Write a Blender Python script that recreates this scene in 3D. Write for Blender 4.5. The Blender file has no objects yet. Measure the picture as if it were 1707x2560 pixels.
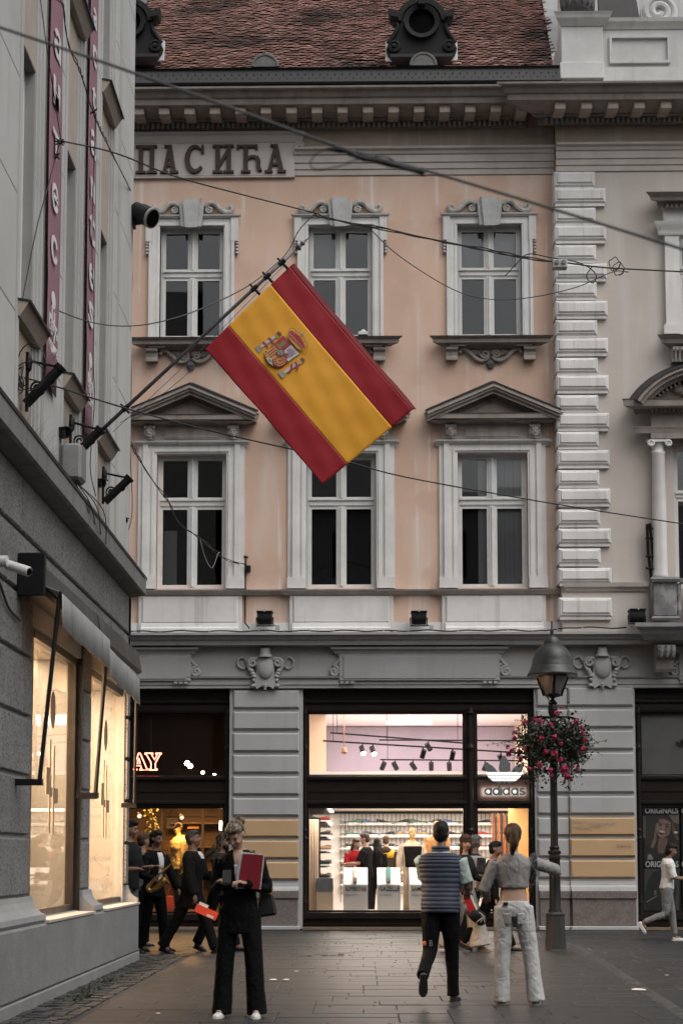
import bpy, bmesh, math, random
from math import sin, cos, pi, radians, sqrt, atan2
from mathutils import Vector, Matrix
random.seed(7)
scene = bpy.context.scene
COL = scene.collection

# ------------------------------------------------------------------ camera
FPX = 3500.0; CAMH = 1.36; PITCH = radians(4.5); YAW = 0.0145; HOR = 2145.0
PPY = HOR - FPX * math.tan(PITCH)
cam_d = bpy.data.cameras.new('camera'); cam = bpy.data.objects.new('camera', cam_d); COL.objects.link(cam)
cam.location = (0, 0, CAMH); cam.rotation_euler = (pi / 2 + PITCH, 0, YAW)
cam_d.sensor_width = 36; cam_d.lens = FPX * 36 / 2560; cam_d.shift_y = (PPY - 1280) / 2560
cam_d.clip_start = .1; cam_d.clip_end = 600
cam_d.dof.use_dof = True; cam_d.dof.focus_distance = 19.5; cam_d.dof.aperture_fstop = 2.6
scene.camera = cam

# ------------------------------------------------------------------ sky, sun, exposure
W = bpy.data.worlds.new('World'); scene.world = W; W.use_nodes = True
wn = W.node_tree.nodes; wl = W.node_tree.links
bg = wn['Background']; sky = wn.new('ShaderNodeTexSky'); sky.sky_type = 'NISHITA'; sky.sun_disc = False
SUN_EL, SUN_ROT = radians(58), radians(135)
sky.sun_elevation = SUN_EL; sky.sun_rotation = SUN_ROT; sky.air_density = 2.0; sky.dust_density = 5.0
hs = wn.new('ShaderNodeHueSaturation'); hs.inputs['Saturation'].default_value = .22
wl.new(sky.outputs[0], hs.inputs['Color']); wl.new(hs.outputs[0], bg.inputs[0]); bg.inputs[1].default_value = .055
sun_d = bpy.data.lights.new('sun', 'SUN'); sun_d.energy = .5; sun_d.angle = radians(70); sun_d.color = (1, .96, .92)
sun = bpy.data.objects.new('sun', sun_d); COL.objects.link(sun)
sd = Vector((sin(SUN_ROT) * cos(SUN_EL), cos(SUN_ROT) * cos(SUN_EL), sin(SUN_EL)))
sun.rotation_euler = sd.to_track_quat('Z', 'Y').to_euler(); sun.location = (0, 0, 40)
vs = scene.view_settings; vs.view_transform = 'Standard'; vs.look = 'None'; vs.gamma = 1; vs.exposure = 1.36
vs.use_curve_mapping = False
scene.cycles.max_bounces = 6; scene.cycles.diffuse_bounces = 3; scene.cycles.glossy_bounces = 3
scene.cycles.transparent_max_bounces = 12; scene.cycles.transmission_bounces = 4
scene.cycles.caustics_reflective = False; scene.cycles.caustics_refractive = False

# ------------------------------------------------------------------ pixel <-> place (only used to measure sizes off the photograph)
def ray(px, py):
    xc = (px - 853.5) / FPX; yc = (PPY - py) / FPX
    f = cos(PITCH) - yc * sin(PITCH); z = yc * cos(PITCH) + sin(PITCH)
    return Vector((xc * cos(YAW) - f * sin(YAW), xc * sin(YAW) + f * cos(YAW), z))
def atY(px, py, Y):
    d = ray(px, py); t = Y / d.y
    return Vector((d.x * t, Y, CAMH + d.z * t))
def atX(px, py, X_):
    d = ray(px, py); t = X_ / d.x
    return Vector((X_, d.y * t, CAMH + d.z * t))
def atG(px, py, z=0):
    d = ray(px, py); t = (z - CAMH) / d.z
    return Vector((d.x * t, d.y * t, z))
D = atG(900, 2324).y
def X(px, py=1000, Y=None): return atY(px, py, D if Y is None else Y).x
def Z(py, px=900, Y=None): return atY(px, py, D if Y is None else Y).z

# ------------------------------------------------------------------ mesh helpers
PROJ = [None]   # heights were read off the photograph on this plane; parts standing in front of it are lowered to suit
class MB:
    def __init__(s): s.v = []; s.f = []
    def add(s, vs, fs):
        o = len(s.v); s.v += [tuple(p) for p in vs]; s.f += [tuple(i + o for i in f) for f in fs]; return s
    def box(s, x0, x1, y0, y1, z0, z1):
        return s.add([(x, y, z) for z in (z0, z1) for y in (y0, y1) for x in (x0, x1)],
                     [(0, 2, 3, 1), (4, 5, 7, 6), (0, 1, 5, 4), (2, 6, 7, 3), (0, 4, 6, 2), (1, 3, 7, 5)])
    def cbox(s, x0, x1, y0, y1, z0, z1, c):      # box whose front (low y) edge is chamfered
        f = [(x0 + c, y0, z0 + c), (x1 - c, y0, z0 + c), (x1 - c, y0, z1 - c), (x0 + c, y0, z1 - c)]
        m = [(x0, y0 + c, z0), (x1, y0 + c, z0), (x1, y0 + c, z1), (x0, y0 + c, z1)]
        b = [(x0, y1, z0), (x1, y1, z0), (x1, y1, z1), (x0, y1, z1)]
        fs = [(0, 1, 2, 3), (8, 11, 10, 9)]
        for k in range(4):
            n = (k + 1) % 4; fs += [(k, 4 + k, 4 + n, n), (4 + k, 8 + k, 8 + n, 4 + n)]
        return s.add(f + m + b, fs)
    def prism(s, a, b):                           # two matching rings of points
        n = len(a)
        return s.add(list(a) + list(b), [tuple(range(n))[::-1], tuple(range(n, 2 * n))] +
                     [(i, (i + 1) % n, n + (i + 1) % n, n + i) for i in range(n)])
    def px(s, prof, x0, x1): return s.prism([(x0, y, z) for y, z in prof], [(x1, y, z) for y, z in prof])
    def py(s, poly, y0, y1): return s.prism([(x, y0, z) for x, z in poly], [(x, y1, z) for x, z in poly])
    def pz(s, poly, z0, z1): return s.prism([(x, y, z0) for x, y in poly], [(x, y, z1) for x, y in poly])
    def mold(s, prof, x0, x1, Y, ret=True):        # prof: (projection, z) up the front, mitred returns at both ends
        pr = [(0, prof[0][1])] + list(prof) + [(0, prof[-1][1])]
        a = [(x0 - (p if ret else 0), Y - p, z) for p, z in pr]; b = [(x1 + (p if ret else 0), Y - p, z) for p, z in pr]
        n = len(pr)
        fs = [(i, i + 1, n + i + 1, n + i) for i in range(n - 1)]
        if ret:
            ba = [(x0, Y, z) for p, z in pr]; bb = [(x1, Y, z) for p, z in pr]
            s.add(a + b + ba + bb, fs + [(i, 2 * n + i, 2 * n + i + 1, i + 1) for i in range(n - 1)] +
                  [(n + i, n + i + 1, 3 * n + i + 1, 3 * n + i) for i in range(n - 1)])
        else: s.add(a + b, fs + [tuple(range(n)), tuple(range(n, 2 * n))[::-1]])
        return s
    def ell(s, c, r, n=12, m=8, rot=None):
        vs = [Vector((0, 0, -1))]
        for j in range(1, m):
            t = pi * j / m
            for i in range(n): vs.append(Vector((sin(t) * cos(2 * pi * i / n), sin(t) * sin(2 * pi * i / n), -cos(t))))
        vs.append(Vector((0, 0, 1)))
        fs = []
        for i in range(n):
            k = (i + 1) % n
            fs.append((0, 1 + k, 1 + i)); e = len(vs) - 1; b = 1 + (m - 2) * n
            fs.append((e, b + i, b + k))
            for j in range(m - 2):
                a = 1 + j * n; fs.append((a + i, a + k, a + n + k, a + n + i))
        out = []
        for p in vs:
            q = Vector((p.x * r[0], p.y * r[1], p.z * r[2]))
            if rot is not None: q = rot @ q
            out.append(q + Vector(c))
        return s.add(out, fs)
    def lathe(s, prof, c=(0, 0, 0), n=16, rot=None):
        vs = []; fs = []
        for r, z in prof:
            for i in range(n):
                q = Vector((r * cos(2 * pi * i / n), r * sin(2 * pi * i / n), z))
                if rot is not None: q = rot @ q
                vs.append(q + Vector(c))
        for j in range(len(prof) - 1):
            for i in range(n):
                k = (i + 1) % n; fs.append((j * n + i, j * n + k, (j + 1) * n + k, (j + 1) * n + i))
        fs.append(tuple(range(n))[::-1]); fs.append(tuple(range((len(prof) - 1) * n, len(prof) * n)))
        return s.add(vs, fs)
    def tube(s, pts, r, n=6, cap=True, ax=None, flat=1.0):
        pts = [Vector(p) for p in pts]; k = len(pts)
        rs = r if isinstance(r, (list, tuple)) else [r] * k
        vs = []; up = Vector(ax) if ax else None; prev = None
        for i in range(k):
            t = (pts[min(i + 1, k - 1)] - pts[max(i - 1, 0)])
            t = t.normalized() if t.length > 1e-9 else Vector((0, 0, 1))
            if up is not None: u = up - t * up.dot(t)
            elif prev is None: u = t.orthogonal()
            else: u = prev - t * prev.dot(t)
            if u.length < 1e-6: u = t.orthogonal()
            u.normalize(); prev = u; w = t.cross(u)
            for j in range(n):
                a = 2 * pi * j / n; vs.append(pts[i] + u * cos(a) * rs[i] + w * sin(a) * rs[i] * flat)
        fs = [(i * n + j, i * n + (j + 1) % n, (i + 1) * n + (j + 1) % n, (i + 1) * n + j) for i in range(k - 1) for j in range(n)]
        if cap: fs += [tuple(range(n))[::-1], tuple(range((k - 1) * n, k * n))]
        return s.add(vs, fs)
    def build(s, name, mat, parent=None, smooth=False, loc=None, bevel=0):
        if PROJ[0]: s.v = [(x, y, CAMH + (z - CAMH) * y / PROJ[0]) if y < PROJ[0] else (x, y, z) for x, y, z in s.v]
        me = bpy.data.meshes.new(name); me.from_pydata(s.v, [], s.f)
        bm = bmesh.new(); bm.from_mesh(me); bmesh.ops.recalc_face_normals(bm, faces=bm.faces)
        if bevel: bmesh.ops.bevel(bm, geom=[e for e in bm.edges if len(e.link_faces) == 2 and e.calc_face_angle(0) > .7], offset=bevel, segments=1, affect='EDGES')
        bm.to_mesh(me); bm.free()
        if mat: me.materials.append(mat)
        if smooth:
            for p in me.polygons: p.use_smooth = True
            if smooth != 1: me.set_sharp_from_angle(angle=smooth)
        o = bpy.data.objects.new(name, me); COL.objects.link(o)
        if parent: o.parent = parent
        if loc: o.location = loc
        return o
def empty(name, loc=(0, 0, 0), parent=None):
    o = bpy.data.objects.new(name, None); o.location = loc; COL.objects.link(o); o.parent = parent; o.empty_display_size = .1; return o
def tag(o, label, cat, group=None):
    o['label'] = label; o['category'] = cat
    if group: o['group'] = group
    return o
def kind(o, k): o['kind'] = k; return o
def clone(o, parent=None, loc=None):
    c = o.copy(); COL.objects.link(c); c.parent = parent
    if loc is not None: c.location = loc
    for ch in list(o.children): clone(ch, c)
    return c
def spiral(cx, cz, r0, r1, a0, turns, n=22, y=0):
    return [(cx + (r0 + (r1 - r0) * i / n) * cos(a0 + turns * 2 * pi * i / n), y, cz + (r0 + (r1 - r0) * i / n) * sin(a0 + turns * 2 * pi * i / n)) for i in range(n + 1)]
def catmull(pts, n=6):
    P = [Vector(p) for p in pts]; P = [P[0] * 2 - P[1]] + P + [P[-1] * 2 - P[-2]]; out = []
    for i in range(1, len(P) - 2):
        for k in range(n):
            t = k / n; a, b, c, d = P[i - 1:i + 3]
            out.append(.5 * ((2 * b) + (c - a) * t + (2 * a - 5 * b + 4 * c - d) * t * t + (3 * b - a - 3 * c + d) * t ** 3))
    return out + [P[-2]]

# ------------------------------------------------------------------ materials
def lin(c): return tuple(((x / 255) / 12.92 if x / 255 < .04045 else ((x / 255 + .055) / 1.055) ** 2.4) for x in c)
MATS = {}
def M(name, col, rough=.75, var=.12, scale=2.5, bump=0, bscale=60, streak=None, samt=.5, metal=0, spot=None, spotscale=30, island=0, spec=.5, emit=0, sheen=0, world=False, sscale=(5, 5, .35), slo=.52, streak2=None, s2amt=.6, fold=0):
    if name in MATS: return MATS[name]
    m = bpy.data.materials.new(name); m.use_nodes = True; n = m.node_tree.nodes; l = m.node_tree.links
    b = n['Principled BSDF']; b.inputs['Roughness'].default_value = rough; b.inputs['Metallic'].default_value = metal
    b.inputs['Specular IOR Level'].default_value = spec
    if sheen: b.inputs['Sheen Weight'].default_value = sheen
    tc = n.new('ShaderNodeTexCoord'); nz = n.new('ShaderNodeTexNoise'); nz.inputs['Scale'].default_value = scale; nz.inputs['Detail'].default_value = 6
    nz.inputs['Roughness'].default_value = .62
    l.new(tc.outputs['Object'], nz.inputs['Vector'])
    cr = n.new('ShaderNodeValToRGB'); cr.color_ramp.elements[0].position = .3; cr.color_ramp.elements[1].position = .7
    cr.color_ramp.elements[0].color = tuple(c * (1 - var) for c in col) + (1,); cr.color_ramp.elements[1].color = tuple(min(1, c * (1 + var)) for c in col) + (1,)
    l.new(nz.outputs['Fac'], cr.inputs[0]); out = cr.outputs[0]
    def mix(fac, c2, blend='MIX'):
        nonlocal out
        mx = n.new('ShaderNodeMix'); mx.data_type = 'RGBA'; mx.blend_type = blend
        l.new(fac, mx.inputs[0]); l.new(out, mx.inputs[6])
        if isinstance(c2, tuple): mx.inputs[7].default_value = c2 + (1,)
        else: l.new(c2, mx.inputs[7])
        out = mx.outputs[2]
    def ramp(src, lo, hi, amt=1):
        r = n.new('ShaderNodeMapRange'); r.inputs[1].default_value = lo; r.inputs[2].default_value = hi; r.inputs[4].default_value = amt
        l.new(src, r.inputs[0]); return r.outputs[0]
    if streak:
        mp = n.new('ShaderNodeMapping'); mp.inputs['Scale'].default_value = sscale; l.new(tc.outputs['Object'], mp.inputs[0])
        n2 = n.new('ShaderNodeTexNoise'); n2.inputs['Scale'].default_value = 1; n2.inputs['Detail'].default_value = 5; l.new(mp.outputs[0], n2.inputs['Vector'])
        mix(ramp(n2.outputs['Fac'], slo, slo + .2, samt), streak)
    if streak2:
        mp = n.new('ShaderNodeMapping'); mp.inputs['Scale'].default_value = (7, 7, .22); mp.inputs['Location'].default_value = (3, 1, 2); l.new(tc.outputs['Object'], mp.inputs[0])
        n5 = n.new('ShaderNodeTexNoise'); n5.inputs['Scale'].default_value = 1; n5.inputs['Detail'].default_value = 3; l.new(mp.outputs[0], n5.inputs['Vector'])
        mix(ramp(n5.outputs['Fac'], .6, .68, s2amt), streak2)
    if spot:
        n3 = n.new('ShaderNodeTexNoise'); n3.inputs['Scale'].default_value = spotscale; n3.inputs['Detail'].default_value = 3; l.new(tc.outputs['Object'], n3.inputs['Vector'])
        mix(ramp(n3.outputs['Fac'], .52, .62, .85), spot)
    if island:
        g = n.new('ShaderNodeNewGeometry'); hv = n.new('ShaderNodeHueSaturation')
        r = n.new('ShaderNodeMapRange'); r.inputs[3].default_value = 1 - island; r.inputs[4].default_value = 1 + island
        l.new(g.outputs['Random Per Island'], r.inputs[0]); l.new(r.outputs[0], hv.inputs['Value']); l.new(out, hv.inputs['Color']); out = hv.outputs[0]
    l.new(out, b.inputs['Base Color'])
    if emit: l.new(out, b.inputs['Emission Color']); b.inputs['Emission Strength'].default_value = emit
    rr = n.new('ShaderNodeMapRange'); rr.inputs[3].default_value = max(.02, rough - .12); rr.inputs[4].default_value = min(1, rough + .12)
    l.new(nz.outputs['Fac'], rr.inputs[0]); l.new(rr.outputs[0], b.inputs['Roughness'])
    if bump:
        n4 = n.new('ShaderNodeTexNoise'); n4.inputs['Scale'].default_value = bscale; n4.inputs['Detail'].default_value = 4; l.new(tc.outputs['Object'], n4.inputs['Vector'])
        bp = n.new('ShaderNodeBump'); bp.inputs['Strength'].default_value = bump; bp.inputs['Distance'].default_value = .01
        l.new(n4.outputs['Fac'], bp.inputs['Height']); l.new(bp.outputs[0], b.inputs['Normal'])
        if fold:
            mp = n.new('ShaderNodeMapping'); mp.inputs['Scale'].default_value = (1, 1, .7); mp.inputs['Rotation'].default_value = (.3, .5, .2); l.new(tc.outputs['Object'], mp.inputs[0])
            n6 = n.new('ShaderNodeTexNoise'); n6.inputs['Scale'].default_value = 11; n6.inputs['Detail'].default_value = 2.5; n6.inputs['Distortion'].default_value = 1.6; l.new(mp.outputs[0], n6.inputs['Vector'])
            b2 = n.new('ShaderNodeBump'); b2.inputs['Strength'].default_value = fold; b2.inputs['Distance'].default_value = .05
            l.new(n6.outputs['Fac'], b2.inputs['Height']); l.new(bp.outputs[0], b2.inputs['Normal']); l.new(b2.outputs[0], b.inputs['Normal'])
    MATS[name] = m; return m
def glass(name, tint=(1, 1, 1), refl=1.0, rough=.02):
    if name in MATS: return MATS[name]
    m = bpy.data.materials.new(name); m.use_nodes = True; n = m.node_tree.nodes; l = m.node_tree.links; n.clear()
    o = n.new('ShaderNodeOutputMaterial'); mx = n.new('ShaderNodeMixShader'); t = n.new('ShaderNodeBsdfTransparent'); g = n.new('ShaderNodeBsdfGlossy')
    t.inputs[0].default_value = tint + (1,); g.inputs['Roughness'].default_value = rough
    fr = n.new('ShaderNodeFresnel'); fr.inputs[0].default_value = 1.5
    mu = n.new('ShaderNodeMath'); mu.operation = 'MULTIPLY'; mu.inputs[1].default_value = refl; l.new(fr.outputs[0], mu.inputs[0])
    tc = n.new('ShaderNodeTexCoord'); nz = n.new('ShaderNodeTexNoise'); nz.inputs['Scale'].default_value = 1.3; l.new(tc.outputs['Object'], nz.inputs['Vector'])
    bp = n.new('ShaderNodeBump'); bp.inputs['Strength'].default_value = .06; l.new(nz.outputs['Fac'], bp.inputs['Height']); l.new(bp.outputs[0], g.inputs['Normal'])
    l.new(mu.outputs[0], mx.inputs[0]); l.new(t.outputs[0], mx.inputs[1]); l.new(g.outputs[0], mx.inputs[2]); l.new(mx.outputs[0], o.inputs[0])
    MATS[name] = m; return m
def glow(name, col, strength):
    if name in MATS: return MATS[name]
    m = bpy.data.materials.new(name); m.use_nodes = True; n = m.node_tree.nodes; b = n['Principled BSDF']
    b.inputs['Base Color'].default_value = col + (1,); b.inputs['Emission Color'].default_value = col + (1,); b.inputs['Emission Strength'].default_value = strength
    MATS[name] = m; return m
def text_mesh(s, size, depth=.004, bold=0):
    c = bpy.data.curves.new('t', 'FONT'); c.body = s; c.size = size; c.extrude = depth; c.offset = bold; c.align_x = 'LEFT'
    o = bpy.data.objects.new('t', c); COL.objects.link(o)
    dg = bpy.context.evaluated_depsgraph_get(); me = bpy.data.meshes.new_from_object(o.evaluated_get(dg))
    bpy.data.objects.remove(o); bpy.data.curves.remove(c); return me
def text_obj(name, s, x, z, y, width, height, mat, parent=None, depth=.004, face='front', bold=0, matrix=None):
    """flat lettering in the XZ plane facing -y, its left bottom at (x,z), fitted to width x height"""
    me = text_mesh(s, 1, 0.02, bold); me.name = name
    xs = [v.co.x for v in me.vertices]; ys = [v.co.y for v in me.vertices]; a, b, c, d = min(xs), max(xs), min(ys), max(ys)
    for v in me.vertices:
        q = v.co; u = (q.x - a) / (b - a) * width; w = (q.y - c) / (d - c) * height; t = q.z / .02 * depth
        v.co = (x + u, y - t, z + w) if matrix is None else matrix @ Vector((u, w, t))
    me.materials.clear(); me.materials.append(mat)
    o = bpy.data.objects.new(name, me); COL.objects.link(o); o.parent = parent; return o

m_peach = M('plaster peach', (.65, .455, .355), .85, .09, .5, .25, 45, streak=(.69, .56, .49), samt=.75, spot=(.6, .41, .31), spotscale=.9, slo=.47, sscale=(2.2, 2.2, .3), streak2=(.72, .66, .62), s2amt=.75)
m_beige = M('plaster pale beige', (.53, .475, .435), .85, .09, .6, .25, 45, streak=(.62, .61, .6), samt=.6, sscale=(2.5, 2.5, .2))
m_trim = M('trim off white', (.68, .67, .66), .8, .12, 1.6, .2, 50, streak=(.5, .475, .455), samt=.55, slo=.56, streak2=(.4, .385, .37), s2amt=.45)
m_taupe = M('trim taupe', (.33, .29, .265), .82, .2, 2.2, .25, 45, streak=(.18, .155, .14), samt=.6)
m_frieze = M('frieze brown beige', (.42, .345, .295), .85, .14, 1.2, .2, 45, streak=(.56, .52, .49), samt=.5)
m_grey = M('stucco grey', (.4, .4, .403), .85, .07, 1.3, .3, 55, streak=(.32, .31, .305), samt=.4)  # street-canyon shade of the lower storey is put into this grey
m_tan = M('paint tan patch', (.5, .33, .185), .8, .06, 2, .2, 60)
m_plinth = M('plinth brown stone', (.15, .125, .115), .7, .2, 6, .25, 60, spot=(.2, .17, .16), spotscale=25)
m_lead = M('gutter dark metal', (.02, .02, .0215), .6, .25, 3, .1, 20, spec=.3)
m_iron = M('dark cast dormer', (.013, .013, .0135), .75, .25, 5, .3, 30, spec=.25)
m_wood = M('shopfront dark wood', (.011, .007, .0055), .45, .3, 4, .1, 40, spec=.25)
m_sash = M('window sash off white', (.66, .655, .645), .6, .08, 4, .1, 60, streak=(.45, .43, .41), samt=.4)
m_glass = glass('window glass', (.82, .83, .84), 1.6)
m_shopglass = glass('shop glass', (.97, .97, .97), .8)
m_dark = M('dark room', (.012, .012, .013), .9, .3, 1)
m_black = M('black metal', (.005, .005, .0055), .5, .2, 8, .05, 40, spec=.25)
m_ink = M('letter dark brown', (.045, .022, .02), .6, .2, 6)
# ================================================================== peach building across the street
K = (X(1300, 1000) - X(1100, 1000)) / 200          # metres per photo pixel on its front
WP = .26                                           # how far the right wing stands forward
D2 = D - WP
bld = empty('town_house', (X(850), D, 0))
tag(bld, 'peach and beige historic town house with red tiled roof behind the street lamp', 'building')
bld.location = (0, 0, 0)
XL, XQ, XR = X(120), X(1398, 1000, D2), X(1830)
ZS = Z(1586)                                       # top of the shop cornice
def opening_wall(mb, x0, x1, z0, z1, holes, y0, y1):
    xs = sorted({x0, x1} | {h[0] for h in holes} | {h[1] for h in holes}); zs = sorted({z0, z1} | {h[2] for h in holes} | {h[3] for h in holes})
    for i in range(len(xs) - 1):
        for j in range(len(zs) - 1):
            cx, cz = (xs[i] + xs[i + 1]) / 2, (zs[j] + zs[j + 1]) / 2
            if not any(h[0] < cx < h[1] and h[2] < cz < h[3] for h in holes):
                mb.box(xs[i], xs[i + 1], y0, y1, zs[j], zs[j + 1])
UC = [X(480, 700), X(851, 700), X(1223, 700)]; FC = [X(479, 1300), X(853, 1300), X(1231, 1300)]
UZ0, UZ1 = Z(843), Z(562); FZ0, FZ1 = Z(1470), Z(1132)
UH, FH = 81 * K, 87 * K
holes = [(c - UH, c + UH, UZ0, UZ1) for c in UC] + [(c - FH, c + FH, FZ0, FZ1) for c in FC]
mb = MB(); opening_wall(mb, XL, XQ, ZS, Z(230), holes, D, D + .42)
mb.build('wall', m_peach, bld)
RW = X(1752, 1300, D2); RWU = X(1752, 700, D2); RFH = 66 * K
holes = [(RWU - 55 * K, RWU + 55 * K, Z(836, 1600, D2), Z(575, 1600, D2)), (RW - RFH, RW + RFH, Z(1470, 1600, D2), Z(1112, 1600, D2))]
mb = MB(); opening_wall(mb, XQ, XR, ZS, Z(150), holes, D2, D2 + .42); mb.build('wall', m_beige, bld)
# rooms behind the upper windows
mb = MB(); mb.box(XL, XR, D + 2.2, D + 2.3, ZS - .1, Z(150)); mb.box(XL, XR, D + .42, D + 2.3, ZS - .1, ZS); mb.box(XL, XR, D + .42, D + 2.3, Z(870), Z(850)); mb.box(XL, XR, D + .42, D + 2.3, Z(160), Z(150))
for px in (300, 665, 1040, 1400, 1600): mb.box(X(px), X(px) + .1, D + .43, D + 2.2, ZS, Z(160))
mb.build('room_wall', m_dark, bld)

def sash(parent, cx, hw, z0, z1, zt0, zt1, Y, s=1.0, loc=None):
    """casement: outer frame, transom between zt0 and zt1, post, four panes"""
    f = .055; mb = MB(); y0, y1 = Y, Y + .07
    mb.box(cx - hw, cx - hw + f, y0, y1, z0, z1); mb.box(cx + hw - f, cx + hw, y0, y1, z0, z1)
    mb.box(cx - hw + f, cx + hw - f, y0, y1, z1 - f, z1); mb.box(cx - hw + f, cx + hw - f, y0, y1, z0, z0 + f)
    mb.mold([(.03, zt0), (.05, zt0 + .03), (.05, zt1 - .05), (.08, zt1 - .03), (.08, zt1)], cx - hw + f, cx + hw - f, y0 + .04, False)
    mb.box(cx - .055, cx + .055, y0 - .015, y1, z0 + f, zt0); mb.box(cx - .055, cx + .055, y0 - .015, y1, zt1, z1 - f)
    for a, b in ((z0 + f, zt0), (zt1, z1 - f)):
        mb.tube([(cx, y0 - .02, a + .02), (cx, y0 - .02, b - .02)], .025, 8)
        for sx in (-1, 1):
            xa, xb = sorted((cx + sx * .055, cx + sx * (hw - f)))
            g = .045
            mb.box(xa, xa + g, y0 + .015, y1 - .01, a, b); mb.box(xb - g, xb, y0 + .015, y1 - .01, a, b)
            mb.box(xa + g, xb - g, y0 + .015, y1 - .01, a, a + g); mb.box(xa + g, xb - g, y0 + .015, y1 - .01, b - g, b)
    mb.build('sash_frame', m_sash, parent)
    for a, b in ((z0 + f, zt0), (zt1, z1 - f)):
        for sx in (-1, 1):
            xa, xb = sorted((cx + sx * .055, cx + sx * (hw - f)))
            tilt = random.uniform(-.018, .018)
            MB().prism([(xa + .04, Y + .035 + tilt, a + .04), (xb - .04, Y + .035 - tilt, a + .04), (xb - .04, Y + .041 - tilt, a + .04), (xa + .04, Y + .041 + tilt, a + .04)],
                       [(xa + .04, Y + .035 + tilt, b - .04), (xb - .04, Y + .035 - tilt, b - .04), (xb - .04, Y + .041 - tilt, b - .04), (xa + .04, Y + .041 + tilt, b - .04)]).build('pane', m_glass, parent)

def upper_window():
    """second floor window with ears, keystone and scrolls, built round x = 0"""
    mb = MB(); k = K; z0, z1 = UZ0, UZ1; zt = Z(533)
    o, i = 108 * k, UH
    def band(xi, xo, zb, ztop, p0, p1):          # jambs + lintel
        mb.box(-xo, -xi, D - p1, D + p0, zb, ztop); mb.box(xi, xo, D - p1, D + p0, zb, ztop)
    mb.box(-o, -i, D - .05, D + .25, z0, z1); mb.box(i, o, D - .05, D + .25, z0, z1); mb.box(-o, o, D - .05, D + .25, z1, zt - .06)
    # raised outer fillet and ears
    mb.box(-o, -o + .06, D - .085, D - .05, z0, zt - .07); mb.box(o - .06, o, D - .085, D - .05, z0, zt - .07)
    mb.box(-o - .07, -o + .07, D - .088, D - .001, Z(600), zt - .071); mb.box(o - .07, o + .07, D - .088, D - .001, Z(600), zt - .071)
    mb.box(-i - .06, -i - .03, D - .062, D - .05, z0, z1 + .045); mb.box(i + .03, i + .06, D - .062, D - .05, z0, z1 + .045); mb.box(-i - .03, i + .03, D - .062, D - .05, z1 + .015, z1 + .045)
    mb.mold([(.08, zt - .075), (.09, zt - .05), (.12, zt - .03), (.13, zt)], -o - .02, o + .02, D)
    w = mb.build('window', m_trim, bld)
    kb = MB(); zk = Z(493); za = Z(506); zb_ = z1 - .01
    kb.prism([(-25 * k, D - .16, zb_), (25 * k, D - .16, zb_), (32 * k, D - .16, za), (-32 * k, D - .16, za)], [(-25 * k, D - .0, zb_), (25 * k, D, zb_), (32 * k, D, za), (-32 * k, D, za)])
    kb.prism([(-15 * k, D - .21, zb_ - .015), (15 * k, D - .21, zb_ - .015), (22 * k, D - .23, zk), (-22 * k, D - .23, zk)], [(-15 * k, D - .1, zb_ - .015), (15 * k, D - .1, zb_ - .015), (22 * k, D - .001, zk), (-22 * k, D - .001, zk)])
    kb.build('keystone', m_grey2, w)
    for s in (-1, 1):
        sb = MB(); zc = Z(521)
        path = [(s * (x * k), D - .07, Z(y)) for x, y in ((33, 512), (42, 506), (52, 505), (62, 510), (72, 520), (84, 527), (96, 527), (101, 520), (98, 514), (92, 515), (90, 520))]
        sb.tube(catmull(path, 4), [.055] * 4 + [.05] * 30 + [.03] * 7, 8, ax=(0, 1, 0))
        sb.tube(spiral(s * 44 * k, zc, 10 * k, 2 * k, pi / 2 if s > 0 else pi / 2, s * 1.6, 20, D - .08), .022, 6)
        sb.lathe([(0.001, 0), (.055, 0), (.05, .05), (.001, .06)], (s * 44 * k, D - .03, zc), 10, Matrix.Rotation(pi / 2, 3, 'X'))
        sb.build('scroll_ornament', m_scroll, w, smooth=.7)
        eb = MB()
        for q in range(4): eb.ell((s * (o + .045), D - .04, Z(606 + 8 * q)), (.035, .05, .035), 8, 6)
        eb.build('ear_drop', m_scroll, w, smooth=1)
    # sill on two corbels
    sb = MB(); zs = Z(842)
    sb.mold([(.1, Z(867)), (.14, Z(864)), (.26, Z(857)), (.27, Z(848)), (.31, Z(844)), (.33, Z(841))], -112 * k, 112 * k, D)
    sb.mold([(.09, Z(872)), (.09, Z(861))], -96 * k, 96 * k, D)
    sb.box(-104 * k, -62 * k, D - .2, D, Z(866), Z(861)); sb.box(62 * k, 104 * k, D - .2, D, Z(866), Z(861))
    sl = sb.build('sill', m_taupe, w)
    lb = MB(); lb.mold([(.335, Z(841)), (.335, Z(839.5))], -112 * k, 112 * k, D); lb.build('sill_cover', m_lead, w)
    for s in (-1, 1):
        cb = MB(); prof = [(0, Z(868)), (.2, Z(868)), (.19, Z(874)), (.14, Z(880)), (.13, Z(890)), (.16, Z(896)), (.16, Z(901)), (.1, Z(903)), (0, Z(903))]
        cb.px([(D - p, z) for p, z in prof], s * 97 * k - 15 * k, s * 97 * k + 15 * k); cb.build('corbel', m_taupe, w, bevel=.006)
    ob = MB()
    for s in (-1, 1):
        p = [(s * x * k, D - .05, Z(y)) for x, y in ((76, 880), (73, 875), (66, 874), (56, 879), (46, 889), (36, 898), (24, 903), (12, 900), (5, 892))]
        ob.tube(catmull(p, 4), .045, 8, ax=(0, 1, 0)); ob.tube(spiral(s * 14 * k, Z(887), 11 * k, 2 * k, pi, -s * 1.5, 20, D - .07), .03, 6)
        ob.ell((s * 76 * k, D - .06, Z(881)), (.045, .05, .045), 8, 6)
        for q in range(5): ob.ell((s * (28 + q * 8) * k, D - .02, Z(883 - q * 1.2)), (.045, .03, .08 - q * .012), 8, 6)
    ob.build('scroll_ornament', m_taupe, w, smooth=1)
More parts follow.
